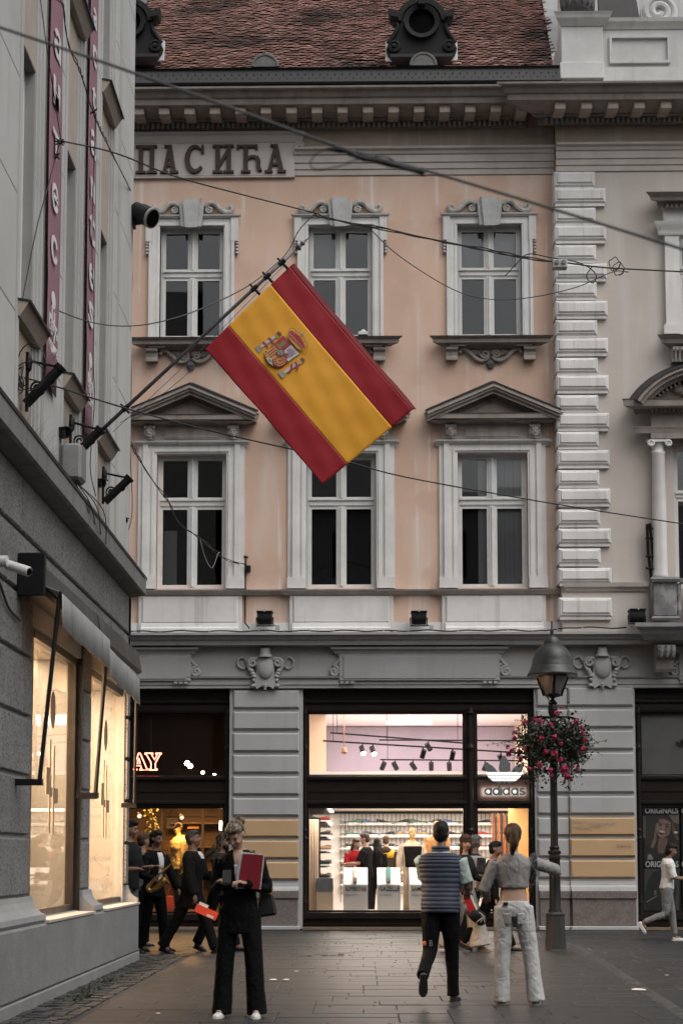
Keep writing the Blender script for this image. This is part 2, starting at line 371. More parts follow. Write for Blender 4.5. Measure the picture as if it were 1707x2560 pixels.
    pb = MB(); pb.ell((0, D - .03, Z(912)), (.085, .05, .1), 10, 8)
    for a in range(-2, 3): pb.ell((.05 * sin(a * .5), D - .075, Z(914) + .045 * cos(a * .5)), (.018, .02, .045), 6, 6, Matrix.Rotation(a * .5, 3, 'Y'))
    pb.build('palmette', m_lead2, w, smooth=1)
    sash(w, 0, UH, UZ0, UZ1, Z(687), Z(669), D + .13)
    return w
m_grey2 = M('keystone grey', (.46, .46, .465), .85, .18, 5, .3, 40, streak=(.33, .33, .33), samt=.5)
m_scroll = M('scroll weathered', (.42, .4, .38), .85, .25, 8, .3, 40, streak=(.13, .12, .11), samt=.5)
m_lead2 = M('weathered dark relief', (.13, .13, .13), .8, .25, 9, .3, 40)

def first_window():
    k = K; z0, z1 = FZ0, FZ1; mb = MB(); i = FH; o = 121 * k; zt = Z(1110)
    mb.box(-o, -i, D - .06, D + .25, z0, z1); mb.box(i, o, D - .06, D + .25, z0, z1); mb.box(-o, o, D - .06, D + .25, z1, Z(1099))
    for s in (-1, 1):
        a, b = sorted((s * (o - .1), s * o)); mb.box(a, b, D - .1, D - .06, z0, Z(1106))
        a, b = sorted((s * (i + .04), s * (i + .09))); mb.box(a, b, D - .085, D - .06, z0, z1 + .08)
        a, b = sorted((s * o, s * (o + .09))); mb.box(a, b, D - .05, D, z0, Z(1109))           # outer strip
        mb.mold([(.05, Z(1116)), (.06, Z(1112)), (.11, Z(1105)), (.12, Z(1101))], min(s * o, s * (o + .09)), max(s * o, s * (o + .09)), D)
        a, b = sorted((s * (i + .01), s * (o + .1))); mb.box(a, b, D - .115, D - .0, z0, z0 + .22)  # foot block
    mb.box(-i - .04, i + .04, D - .085, D - .06, z1 + .04, z1 + .08)
    mb.mold([(.09, Z(1110)), (.11, Z(1106)), (.15, Z(1103)), (.16, Z(1099))], -o, o, D)
    w = mb.build('window', m_trim, bld)
    # entablature frieze
    eb = MB(); eb.box(-127 * k, 127 * k, D - .06, D, Z(1099), Z(1048)); eb.box(-70 * k, 70 * k, D - .075, D - .06, Z(1096), Z(1066)); eb.cbox(-67 * k, 67 * k, D - .095, D - .075, Z(1093.5), Z(1071), .015)
    eb.build('frieze_panel', m_taupe2, w)
    pb = MB()
    pb.mold([(.1, Z(1062)), (.12, Z(1057)), (.2, Z(1053)), (.36, Z(1046)), (.37, Z(1035)), (.39, Z(1033))], -123 * k, 123 * k, D)
    for s in (-1, 1):
        pb.mold([(.14, Z(1060)), (.3, Z(1051))], s * 103 * k - 19 * k, s * 103 * k + 19 * k, D)
    # raking cornice
    apex, base, hw = Z(958), Z(1027), 163 * k
    def rake(off, p0, p1, t):                  # strip parallel to the slope, offset down by off, thickness t
        sl = (apex - base) / hw
        for s in (-1, 1):
            poly = [(0, apex - off), (s * hw, base - off), (s * hw, base - off - t), (0, apex - off - t)]
            pb.prism([(x, D - p1, z) for x, z in poly], [(x, D - p0, z) for x, z in poly])
    rake(0.0, 0, .47, 9 * k); rake(9 * k, 0, .43, 8 * k); rake(17 * k, 0, .38, 10 * k); 
    tri = [(-118 * k, Z(1034)), (118 * k, Z(1034)), (0, Z(984))]
    pb.py(tri, D - .05, D)
    pb.py([(-84 * k, Z(1034)), (84 * k, Z(1034)), (0, Z(998))], D - .12, D - .05)
    pb.py([(-60 * k, Z(1033.8)), (60 * k, Z(1033.8)), (0, Z(1007))], D - .15, D - .12)
    pb.build('pediment', m_taupe, w)
    lb = MB()
    for s in (-1, 1):
        n = .012; lb.prism([(0, D - .485, apex + .035), (s * (hw + .015), D - .485, base + .03), (s * (hw + .015), D - .485, base + .003), (0, D - .485, apex + .002)], [(0, D, apex + .035), (s * (hw + .015), D, base + .03), (s * (hw + .015), D, base + .003), (0, D, apex + .002)])
    lb.build('pediment_flashing', m_lead, w)
    for s in (-1, 1):
        cb = MB(); c = s * 104 * k
        cb.box(c - 14 * k, c + 14 * k, D - .13, D - .06, Z(1097), Z(1061)); cb.ell((c, D - .15, Z(1079)), (.085, .08, .13), 10, 8)
        cb.ell((c - .035, D - .21, Z(1074)), (.03, .03, .018), 8, 6); cb.ell((c + .035, D - .21, Z(1074)), (.03, .03, .018), 8, 6)
        cb.ell((c, D - .23, Z(1080)), (.018, .03, .035), 8, 6); cb.ell((c, D - .21, Z(1088)), (.045, .025, .015), 8, 6)
        for q in range(5): cb.ell((c + (q - 2) * .042, D - .16, Z(1066)), (.03, .06, .05), 8, 6)
        for q in (-1, 1): cb.ell((c + q * .085, D - .13, Z(1080)), (.03, .05, .09), 8, 6)
        cb.ell((c, D - .16, Z(1094)), (.05, .04, .03), 8, 6)
        cb.build('mask_corbel', m_taupe2, w, smooth=.6)
    sash(w, 0, FH, FZ0, FZ1, Z(1262), Z(1243), D + .14)
    return w
m_taupe2 = M('trim taupe light', (.42, .38, .355), .82, .18, 3, .25, 45, streak=(.27, .235, .215), samt=.5)
PROJ[0] = D
w0 = upper_window()
for q, c in enumerate(UC):
    o = w0 if q == 0 else clone(w0, bld)
    o.location = (c, 0, 0)
w1 = first_window()
for q, c in enumerate(FC):
    o = w1 if q == 0 else clone(w1, bld)
    o.location = (c, 0, 0); WF_LAST = o
# blinds in the third first-floor window, roller blinds in the third upper window
m_blind = M('curtain grey', (.8, .8, .8), .9, .06, 3, 0)
cb = MB()
for q in range(13):
    x0 = FC[2] - FH + .42 + q * .087
    cb.box(x0, x0 + .083, D + .25 + .012 * (q % 2), D + .262 + .012 * (q % 2), FZ0 + .03, FZ1)
cb.build('curtain', m_blind, bld)
cb = MB(); cb.box(UC[2] - UH, UC[2] + UH, D + .3, D + .31, Z(672), UZ1); cb.build('roller_blind', m_blind, bld)
cb = MB(); cb.box(UC[1] - UH, UC[1] - .1, D + .3, D + .31, Z(668), UZ1); cb.build('roller_blind', m_blind, bld)
cb = MB(); cb.box(FC[0] - FH + .1, FC[0] - FH + .36, D + .32, D + .33, FZ0, Z(1316)); cb.build('roller_blind', m_blind, bld)

# --- sill string course and apron panels under the first-floor windows
cb = MB(); zs0, zs1 = Z(1487), Z(1473)
def string(x0, x1, Y): cb.mold([(.04, zs0), (.07, zs0 + .04), (.12, zs1 - .03), (.13, zs1)], x0, x1, Y, False)
string(XL, XQ, D)
for c in FC: cb.mold([(.13, zs0), (.16, zs0 + .04), (.21, zs1 - .03), (.225, zs1 + .002)], c - 125 * K, c + 125 * K, D)
cb.build('sill_course', m_taupe2, bld)
for c in FC:
    pb = MB(); pb.cbox(c - 128 * K, c + 128 * K, D - .1, D, Z(1578), Z(1486), .012); pb.cbox(c - 118 * K, c + 118 * K, D - .14, D - .1, Z(1556), Z(1490), .02)
    pb.px([(D - .1, Z(1556)), (D - .14, Z(1556)), (D - .16, Z(1566)), (D - .2, Z(1570)), (D - .2, Z(1580)), (D - .1, Z(1580))], c - 120 * K, c + 120 * K)
    pb.build('apron_panel', m_trim, bld)
pb = MB(); pb.box(XL, XQ, D - .05, D, Z(1582), Z(1556)); pb.build('apron_base', m_trim, bld)

PROJ[0] = None
# --- quoins on the wing corner
tops = [(434, 0), (475, 1), (524, 0), (568, 1), (617, 0), (663, 1), (710, 0), (756, 1), (804, 0), (849, 1), (898, 0), (942, 1), (991, 0), (1036, 1), (1082, 0), (1128.5, 1), (1178, 0), (1224, 1), (1276, 0), (1323.6, 1), (1373, 0), (1422, 1), (1496, 1)]
for t, L in tops:
    hgt = 38 if t < 1490 else 48
    z1, z0 = Z(t, 1400, D2), Z(t + hgt, 1400, D2); x1 = XQ + (120 if L else 94) * K
    qb = MB(); qb.cbox(XQ - .075, x1, D2 - .1, D2, z0, z1, .035); qb.cbox(XQ - .02, x1 - .05, D2 - .125, D2 - .1, z0 + .06, z1 - .045, .02)
    qb.box(XQ - .05, x1 - .02, D2 - .07, D2, z0 - .05, z0)
    qb.box(XQ - .075, XQ, D2 - .001, D + .0, z0, z1)
    qb.build('quoin', m_trim, bld)
cb = MB(); cb.mold([(.03, zs0), (.05, zs0 + .04), (.09, zs1 - .03), (.1, zs1 + .05)], XQ + .02, X(1622, 1470, D2), D2, False); cb.build('sill_course', m_taupe2, bld)

# --- architrave, frieze, name panel
def entab(x0, x1, Y, dy, nm):
    ab = MB(); g = lambda p: Z(p + dy, 1200, Y)
    ab.mold([(.03, g(437)), (.03, g(424)), (.055, g(423)), (.055, g(409)), (.08, g(408)), (.08, g(391)), (.11, g(389)), (.13, g(383)), (.18, g(380)), (.19, g(375))], x0, x1, Y, False)
    ab.build('architrave', m_trim2, bld)
    fb = MB(); fb.mold([(.04, g(375)), (.04, g(322))], x0, x1, Y, False); fb.build('frieze', m_frieze, bld)
m_trim2 = M('architrave weathered', (.5, .455, .425), .82, .15, 2, .25, 45, streak=(.52, .5, .48), samt=.55)
XN = X(737, 390)
entab(XN, XQ - .02, D, 0, 0); entab(XQ - .02, XR, D2, -6, 1)
nb = MB(); nb.box(XL, XN, D - .07, D, Z(445), Z(336)); nb.mold([(.08, Z(360)), (.1, Z(356)), (.13, Z(344)), (.16, Z(341)), (.16, Z(336))], XL, X(744, 340), D, True)
nb.mold([(.04, Z(336)), (.04, Z(318))], XL, XN, D, False)
nb.box(XL, X(715, 400), D - .078, D - .07, Z(441), Z(437))
nb.tube(spiral(X(748, 370), Z(371), .1, .02, 0, 1.6, 22, D - .1), .025, 6)
np_ = nb.build('name_panel', m_trim3 if 'm_trim3' in globals() else m_taupe3 if 'm_taupe3' in globals() else M('name panel plaster', (.58, .53, .5), .85, .1, 1.2, .25, 45), bld)
# letters ПАСИЋА: each one a relief of its own
def seg(mb, x0, z0, x1, z1, w, y0, y1):
    d = Vector((x1 - x0, 0, z1 - z0)); n = Vector((-d.z, 0, d.x)).normalized() * w / 2
    q = [Vector((x0, 0, z0)) + n, Vector((x1, 0, z1)) + n, Vector((x1, 0, z1)) - n, Vector((x0, 0, z0)) - n]
    mb.prism([(p.x, y0, p.z) for p in q], [(p.x, y1, p.z) for p in q])
def letter(ch, l, r):
    mb = MB(); t, b = Z(366), Z(436); x0, x1 = X(l, 400), X(r, 400); w = x1 - x0; S = 11 * K; y = [D - .115, D - .07]; st = 12 * K
    def bar(a, z0, c, z1, wd=S):
        y[0] -= .0013; seg(mb, a, z0, c, z1, wd, y[0], y[1])
    def serif(cx, z, hw=13 * K): bar(cx - hw, z, cx + hw, z, 6 * K)
    top, bot = t - 3 * K, b + 3 * K
    if ch in 'ПИ':
        a, c = x0 + 12 * K, x1 - 12 * K
        bar(a, b, a, t); bar(c, b, c, t); serif(a, bot); serif(c, bot); serif(a, top); serif(c, top)
        if ch == 'П': bar(a, top - 2 * K, c, top - 2 * K, 9 * K)
        else: bar(a, b + 12 * K, c, t - 12 * K, 8 * K)
    elif ch == 'А':
        m = (x0 + x1) / 2 + 2 * K
        bar(x0 + 9 * K, b, m, t, 8 * K); bar(m - 2 * K, t, x1 - 9 * K, b, 12 * K); bar(x0 + 16 * K, b + 22 * K, x1 - 18 * K, b + 22 * K, 7 * K)
        serif(x0 + 9 * K, bot, 10 * K); serif(x1 - 9 * K, bot, 11 * K); bar(m - 14 * K, top, m + 2 * K, top, 6 * K)
    elif ch == 'С':
        cx, cz, R = (x0 + x1) / 2 + 2 * K, (t + b) / 2, (t - b) / 2 - 4 * K; rx = w / 2 - 4 * K; n = 16; P = []
        for q in range(n + 1):
            a = radians(48) + radians(270) * q / n; P.append((cx + rx * cos(a), cz + R * sin(a)))
        for q in range(n):
            wd = (6 + 6 * abs(sin(pi * q / n))) * K; bar(P[q][0], P[q][1], P[q + 1][0] + (P[q + 1][0] - P[q][0]) * .12, P[q + 1][1] + (P[q + 1][1] - P[q][1]) * .12, wd)
        bar(x1 - 4 * K, t - 2 * K, x1 - 4 * K, t - 22 * K, 6 * K)
    else:  # Ћ
        a = x0 + 22 * K
        bar(a, b, a, t); bar(x0, top - K, x1 - 12 * K, top - K, 7 * K); bar(x0 + 2 * K, t, x0 + 2 * K, t - 13 * K, 5 * K); bar(x1 - 13 * K, t, x1 - 13 * K, t - 13 * K, 5 * K); serif(a, bot, 12 * K)
        P = [(a, b + 32 * K), (a + 12 * K, b + 42 * K), (a + 26 * K, b + 42 * K), (a + 32 * K, b + 32 * K), (a + 32 * K, b + 14 * K), (a + 36 * K, b + 6 * K), (x1, b + 8 * K)]
        for q in range(len(P) - 1): bar(*P[q], *P[q + 1], (10 if 1 < q < 5 else 7) * K)
    return mb.build('letter', m_ink, np_)
for ch, l, r in (('П', 343, 394), ('А', 404, 446), ('С', 464, 512), ('И', 534, 585), ('Ћ', 594, 655), ('А', 664, 714)): letter(ch, l, r)

# --- main cornice with dentils and modillions
def cornice(x0, x1, Y, dy, pitch, mx0, dent=True, ret=False):
    PROJ[0] = Y
    g = lambda p: Z(p + dy, 1000, Y)
    cb = MB()
    cb.mold([(.08, g(322)), (.1, g(318)), (.12, g(303)), (.2, g(301)), (.23, g(298)), (.26, g(296)), (.26, g(293)), (.76, g(258)), (.78, g(244)), (.82, g(240)), (.84, g(236)), (.9, g(222)), (.98, g(217)), (.99, g(212))], x0, x1, Y, ret)
    c = cb.build('cornice', m_taupe, bld)
    db = MB(); x = x0 + .03
    while x < x1 - .06:
        db.box(x, x + 7 * K, Y - .19, Y - .1, g(317), g(303)); x += 12.7 * K
    kind(db.build('dentil_row', m_taupe2, c), 'stuff')
    x = mx0; first = None
    while x < x1 - .1:
        if first is None:
            mb = MB(); mb.px([(Y - .26, g(293)), (Y - .68, g(262)), (Y - .68, g(281)), (Y - .62, g(285)), (Y - .5, g(293)), (Y - .26, g(305))], -13 * K, 13 * K)
            first = mb.build('modillion', m_frieze, c, bevel=.006); o = first
        else: o = first.copy(); COL.objects.link(o); o.parent = c
        o.location = (x, 0, 0); x += pitch
    PROJ[0] = None
    return c
cornice(XL, X(1312, 250), D, 0, 63.4 * K, X(361, 270) - 63.4 * K * 3)
cornice(X(1330, 250, D2 - .9) + .3, XR, D2 - .06, -6, 64.5 * K, X(1397, 260, D2 - .6), ret=True)
# gutter box
gb = MB(); gz0, gz1 = Z(213, 900, D - .9), Z(171, 900, D - .9)
gb.px([(D - .97, gz0), (D - .99, gz0 + .03), (D - .86, gz1), (D - .9, gz1 + .035), (D - .8, gz1 + .05), (D - .2, gz1 + .05), (D - .2, gz0)], XL, X(1399, 190, D - .9))
gut = gb.build('gutter', m_lead, bld)
rb = MB()
for q in range(60):
    for r_ in (0, 1):
        x = X(335, 190) + q * .142 + r_ * .07
        if x < X(1390, 190): rb.ell((x, D - .99 + .10 * (.35 + .3 * r_), gz0 + (gz1 - gz0) * (.35 + .3 * r_)), (.012, .014, .012), 6, 4)
kind(rb.build('rivet', m_lead, gut), 'stuff')
for px in (664, 1057):
    vb = MB(); c = X(px, 155, D - .7); z = Z(170, 900, D - .75); R = 34 * K
    pts = [(c + R * cos(pi * q / 14), z + R * .98 * sin(pi * q / 14)) for q in range(15)]
    vb.py(pts, D - .8, D - .3); pts = [(c + R * .8 * cos(pi * q / 14), z + R * .8 * sin(pi * q / 14)) for q in range(15)]
    vb.py(pts, D - .83, D - .8); vb.tube([(c + R * .9 * cos(pi * q / 14), D - .82, z + R * .9 * sin(pi * q / 14)) for q in range(15)], .03, 6)
    vb.build('roof_vent', m_lead2, gut)
# roof: boarded slope with real tiles
m_tile = M('clay roof tile', (.56, .395, .355), .85, .22, 1.1, .3, 60, island=.3, spot=(.24, .2, .195), spotscale=.55)
ry, rz = D - .22, gz1 + .02; SL = radians(44)
roof_x1 = X(1392, 100, D + .2)
rb = MB(); Lr = 10.5
rb.prism([(XL, ry, rz), (XL, ry + Lr * cos(SL), rz + Lr * sin(SL)), (XL, ry + Lr * cos(SL), rz + Lr * sin(SL) - .3), (XL, ry + .3, rz - .3)], [(roof_x1, ry, rz), (roof_x1 + 1.2, ry + Lr * cos(SL), rz + Lr * sin(SL)), (roof_x1 + 1.2, ry + Lr * cos(SL), rz + Lr * sin(SL) - .3), (roof_x1, ry + .3, rz - .3)])
roof = rb.build('roof', m_lead2, bld)
tb = MB(); rnd = random.Random(3); e = .14; tw = .17
cs, sn = cos(SL), sin(SL)
for r_ in range(73):
    x = X(250) + (r_ % 2) * tw / 2; wav = .01 * sin(r_ * 1.7)
    while x < roof_x1 - tw * .6 + rnd.uniform(-.06, .06) + r_ * e * .055:
        l0 = r_ * e + rnd.uniform(-.012, .012) + .012 * sin(x * 2.1 + r_ * .4); L = .26; h0, h1 = .062 + rnd.uniform(0, .02), .006; ww = tw - rnd.uniform(.004, .014); tw2 = rnd.uniform(-.012, .012)
        def pt(u, l, h): return (u, ry + l * cs - h * sn, rz + l * sn + h * cs)
        x0, x1 = x, x + ww
        v = [pt(x0, l0 + .02, h0), pt((x0 + x1) / 2, l0 - .012, h0 + tw2 / 2), pt(x1, l0 + .02, h0 + tw2), pt(x1, l0 + L, h1), pt(x0, l0 + L, h1)]
        b = [pt(x0, l0 + .02, h0 - .015), pt((x0 + x1) / 2, l0 - .012, h0 - .015 + tw2 / 2), pt(x1, l0 + .02, h0 + tw2 - .015)]
        tb.add(v + b, [(0, 1, 2, 3, 4), (0, 5, 6, 1), (1, 6, 7, 2), (0, 4, 5), (2, 7, 3)])
        x += tw
kind(tb.build('roof_tiles', m_tile, roof), 'stuff')
vb = MB(); vb.prism([(roof_x1 - .1, ry - .05, rz + .02), (roof_x1 + .3, ry - .05, rz + .02), (roof_x1 + .3, ry - .05, rz - .3), (roof_x1 - .1, ry - .05, rz - .3)], [(roof_x1 + .55, ry + Lr * cs, rz + Lr * sn + .06), (roof_x1 + .95, ry + Lr * cs, rz + Lr * sn + .06), (roof_x1 + .95, ry + Lr * cs, rz + Lr * sn - .3), (roof_x1 + .5, ry + Lr * cs, rz + Lr * sn - .3)])
vb.build('verge_flashing', M('zinc sheet', (.3, .3, .3), .5, .2, 3, .1, 20), roof)
def dormer(cpx):
    Yd = D + .05; k = K * (Yd / D); cx = X(cpx, 80, Yd); g = lambda p: Z(p, cpx, Yd)
    fb = MB(); R = 46 * k; zc = g(62)
    outl = [(-84, 142), (-90, 125), (-84, 112), (-72, 100), (-62, 82), (-60, 62)] + [(-60 * cos(a), 62 - 62 * sin(a)) for a in [pi * q / 12 for q in range(1, 12)]] + [(60, 62), (62, 82), (72, 100), (84, 112), (90, 125), (84, 142)]
    fb.py([(cx + x * k, g(y)) for x, y in outl], Yd - .05, Yd + .15)
    d = fb.build('dormer', m_iron, bld)
    rg = MB()
    n = 28
    for (r0, r1, y0, y1) in ((33, 45, Yd - .16, Yd - .05), (52, 66, Yd - .1, Yd + .12)):
        full = r0 < 40
        a0, a1 = (0, 2 * pi) if full else (radians(5), radians(175))
        for q in range(n):
            a, b = a0 + (a1 - a0) * q / n, a0 + (a1 - a0) * (q + 1) / n
            rg.prism([(cx + r * k * cos(t), y0 + (.03 if r == r0 and full else 0), zc + r * k * sin(t)) for r, t in ((r0, a), (r1, a), (r1, b), (r0, b))], [(cx + r * k * cos(t), y1, zc + r * k * sin(t)) for r, t in ((r0, a), (r1, a), (r1, b), (r0, b))])
    rg.build('round_frame', m_iron, d)
    hb = MB(); hb.lathe([(.001, 0), (33 * k, 0), (33 * k, .02), (.001, .021)], (cx, Yd - .052, zc), 24, Matrix.Rotation(pi / 2, 3, 'X'))
    hb.build('pane', m_hole, d)
    for s in (-1, 1):
        sb = MB(); sb.lathe([(.001, 0), (17 * k, 0), (16 * k, .05), (11 * k, .06), (10 * k, .04), (6 * k, .04), (5 * k, .07), (.001, .08)], (cx + s * 70 * k, Yd - .04, g(120)), 16, Matrix.Rotation(pi / 2, 3, 'X'))
        sb.tube(catmull([(cx + s * x * k, Yd - .07, g(y)) for x, y in ((85, 112), (76, 98), (66, 84), (62, 70), (68, 64), (74, 68))], 4), .045, 8)
        sb.prism([(cx + s * x * k, Yd - .22, g(y)) for x, y in ((60, 58), (62, 42), (84, 36), (80, 54))], [(cx + s * x * k, Yd + .1, g(y)) for x, y in ((60, 58), (62, 42), (84, 36), (80, 54))])
        sb.build('volute', m_iron, d, smooth=.6)
    kb = MB(); kb.prism([(cx + x * k, Yd - .26, g(y)) for x, y in ((-8, 28), (8, 28), (11, 11), (-11, 11))], [(cx + x * k, Yd - .05, g(y)) for x, y in ((-8, 28), (8, 28), (11, 11), (-11, 11))]); kb.build('keystone', m_iron, d)
    db = MB(); db.box(cx - 62 * k, cx + 62 * k, Yd + .15, Yd + 2.2, g(140), g(60)); db.lathe([(60 * k, 0), (60 * k, 2.0)], (cx, Yd + .15, zc), 24, Matrix.Rotation(-pi / 2, 3, 'X')); db.build('dormer_body', m_iron, d)
    bb = MB(); bb.box(cx - 80 * k, cx + 80 * k, Yd - .12, Yd + .2, g(150), g(142.5)); bb.build('dormer_base', m_lead, d)
    for s in (-1, 1):
        zb = MB(); zb.prism([(cx + s * 76 * k, Yd - .02, g(152)), (cx + s * 92 * k, Yd - .02, g(152)), (cx + s * 92 * k, Yd + .1, g(96)), (cx + s * 72 * k, Yd + .1, g(88))], [(cx + s * 76 * k, Yd + .03, g(152)), (cx + s * 92 * k, Yd + .03, g(152)), (cx + s * 92 * k, Yd + .15, g(96)), (cx + s * 72 * k, Yd + .15, g(88))])
        zb.build('side_flashing', M('zinc pale', (.4, .4, .4), .5, .2, 4), d)
m_hole = M('oculus dark glass', (.002, .002, .002), .8, .2, 3, spec=.05)
dormer(1053); dormer(322)
# parapet of the wing
Yp = D2 - .55
pb = MB(); g = lambda p: Z(p, 1500, Yp)
pb.cbox(X(1402, 120, Yp), X(1506, 120, Yp), Yp, Yp + .7, g(200), g(60), .01); pb.cbox(X(1398, 180, Yp), X(1508, 180, Yp), Yp - .05, Yp, g(198), g(158), .01)
pb.mold([(.02, g(66)), (.05, g(62)), (.12, g(52)), (.14, g(46)), (.17, g(40))], X(1402, 60, Yp), X(1506, 60, Yp), Yp)
pb.box(X(1506, 120, Yp), X(1830, 120, Yp), Yp + .12, Yp + .6, g(200), g(56)); pb.mold([(.02, g(66)), (.05, g(60)), (.1, g(52)), (.12, g(44))], X(1506, 60, Yp), X(1830, 60, Yp), Yp + .12, False)
pb.box(X(1506, 180, Yp), X(1830, 120, Yp), Yp + .06, Yp + .12, g(200), g(164))
x0, x1 = X(1524, 120, Yp), X(1676, 120, Yp)
for a in ((x0, x1, g(90), g(84)), (x0, x1, g(153), g(147)), (x0, x0 + .05, g(147), g(90)), (x1 - .05, x1, g(147), g(90))): pb.box(a[0], a[1], Yp + .06, Yp + .12, min(a[2], a[3]), max(a[2], a[3]))
pb.build('parapet', m_trimw, bld) if 'm_trimw' in globals() else pb.build('parapet', M('parapet limewash', (.55, .55, .545), .85, .14, 1.2, .25, 45, streak=(.36, .35, .34), samt=.5), bld)
ub = MB(); uc = (X(1450, 20, Yp), Yp + .35, g(38)); ub.lathe([(.22, 0), (.22, .04), (.1, .07), (.09, .2), (.24, .26), (.34, .42), (.36, .62), (.3, .8), (.14, .95), (.05, 1.05)], uc, 18)
for q in range(14): ub.ell((uc[0] + .3 * cos(q * 2 * pi / 14), uc[1] + .3 * sin(q * 2 * pi / 14), uc[2] + .42), (.05, .05, .14), 6, 6)
ub.build('roof_urn', m_lead2, bld, smooth=.6)
sb = MB(); sc = (X(1650, 20, Yp), g(16)); sb.tube(spiral(sc[0], sc[1], .34, .06, -pi / 2, 2.2, 40, Yp + .2), .07, 8); sb.lathe([(.001, 0), (.34, 0), (.34, .15), (.001, .15)], (sc[0], Yp + .36, sc[1]), 20, Matrix.Rotation(pi / 2, 3, 'X')); sb.build('scroll_ornament', M('parapet limewash', (.5, .5, .5)), bld, smooth=.6)
ab = MB(); ab.prism([(X(1507, 0, Yp), Yp + .5, g(38)), (X(1615, 0, Yp), Yp + .5, g(38)), (X(1600, 0, Yp), Yp + 1.2, g(-60) + 1.4), (X(1520, 0, Yp), Yp + 1.2, g(-60) + 1.4)], [(X(1507, 0, Yp), Yp + .6, g(38)), (X(1615, 0, Yp), Yp + .6, g(38)), (X(1600, 0, Yp), Yp + 1.3, g(-60) + 1.4), (X(1520, 0, Yp), Yp + 1.3, g(-60) + 1.4)])
for q in range(5): ab.box(X(1512 + q * 24, 0, Yp), X(1514 + q * 24, 0, Yp), Yp + .55, Yp + 1.2, g(38), g(10))
ab.build('roof_hatch', m_lead, bld)

PROJ[0] = D2
PROJ[0] = None
MB().box(X(1398, 20, D2 + 1.6), XR + 1, D2 + 1.6, D2 + 1.9, 14, 25).build('attic_wall', MATS['parapet limewash'], bld)
PROJ[0] = D2
# --- wing windows at the right edge
wb = MB(); c = RWU; Y = D2; g = lambda p: Z(p, 1650, Y)
for s in (-1, 1):
    a, b = sorted((c + s * 57 * K, c + s * 92 * K))
    wb.box(a, b, Y - .12, Y, g(812), g(586)); wb.box(a - .05, b + .05, Y - .15, Y, g(834), g(812)); wb.box(a - .02, b + .02, Y - .135, Y, g(817), g(812) + .03)
    wb.mold([(.13, g(583)), (.15, g(575)), (.2, g(560)), (.22, g(552))], a, b, Y); wb.mold([(.135, g(588)), (.15, g(583))], a, b, Y)
wb.box(c - 94 * K, c + 94 * K, Y - .13, Y, g(552), g(524))
w = wb.build('window', m_trim, bld)
hb = MB(); hb.mold([(.14, g(524)), (.2, g(519)), (.24, g(504)), (.38, g(500)), (.4, g(492)), (.48, g(482)), (.5, g(479))], c - 84 * K, c + 84 * K, Y)
for q in range(17): hb.box(c - 92 * K + q * 11.5 * K, c - 92 * K + q * 11.5 * K + 6 * K, Y - .27, Y - .2, g(518), g(508))
hb.build('window_hood', m_taupe, w)
hb = MB(); hb.mold([(.1, g(872)), (.14, g(868)), (.3, g(858)), (.33, g(848)), (.4, g(836))], c - 72 * K, c + 72 * K, Y); hb.build('sill', m_taupe, w)
for s in (-1, 1):
    cb = MB(); cx = c + s * 64 * K
    cb.px([(Y, g(866)), (Y - .26, g(866)), (Y - .27, g(874)), (Y - .2, g(884)), (Y - .16, g(896)), (Y - .18, g(904)), (Y - .1, g(908)), (Y, g(908))], cx - 17 * K, cx + 17 * K)
    for q in (-1, 0, 1): cb.tube([(cx + q * 10 * K, Y - .27, g(868)), (cx + q * 10 * K, Y - .22, g(884)), (cx + q * 10 * K, Y - .19, g(900))], .022, 6)
    cb.build('corbel', m_taupe2, w)
sash(w, c, 55 * K, g(836), g(575), g(680), g(664), Y + .13)
# first floor of the wing: columns, segmental pediment, balcony
c = RW; Y = D2
ob = MB(); o2 = MB()
for s in (-1, 1):
    cx = c + s * 107 * K; cy = Y - .16
    ob.lathe([(17.5 * K, g(1444)), (19.5 * K, g(1440)), (18.5 * K, g(1434)), (17.5 * K, g(1428)), (17.3 * K, g(1300)), (15.2 * K, g(1136)), (17 * K, g(1132)), (17 * K, g(1129)), (15 * K, g(1127)), (15 * K, g(1112)), (19 * K, g(1104))], (cx, cy, 0), 22)
    ob.box(cx - 25 * K, cx + 25 * K, cy - .17, cy + .16, g(1104), g(1098))
    for q in (-1, 1): ob.lathe([(.001, 0), (9 * K, 0), (9 * K, .05), (6 * K, .06), (4 * K, .04), (.001, .05)], (cx + q * 21 * K, cy - .12, g(1107)), 14, Matrix.Rotation(pi / 2, 3, 'X'))
w = ob.build('window', m_trim, bld, smooth=.7)
eb = MB(); eb.box(c - 128 * K, c + 128 * K, Y - .3, Y, g(1096), g(1083)); eb.mold([(.3, g(1083)), (.32, g(1073)), (.34, g(1067)), (.34, g(1066))], c - 128 * K, c + 128 * K, Y); eb.box(c - 126 * K, c + 126 * K, Y - .28, Y, g(1066), g(1036))
eb.mold([(.3, g(1036)), (.32, g(1024)), (.42, g(1020)), (.56, g(1014)), (.58, g(1000)), (.6, g(996))], c - 128 * K, c + 128 * K, Y)
for q in range(25): eb.box(c - 128 * K + q * 10.4 * K, c - 128 * K + (q * 10.4 + 5.5) * K, Y - .39, Y - .3, g(1030), g(1021))
R = 205 * K; zc = g(995) - 118 * K; n = 26; ha = math.asin(170 * K / R)
def arc(r0, r1, p):
    for q in range(n):
        a, b = -ha + 2 * ha * q / n, -ha + 2 * ha * (q + 1) / n
        P = [(c + r * sin(t), zc + r * cos(t)) for r, t in ((r0, a), (r1, a), (r1, b), (r0, b))]
        eb.py(P, Y - p, Y)
arc(R - 8 * K, R, .68); arc(R - 20 * K, R - 8 * K, .6); arc(R - 34 * K, R - 20 * K, .4)
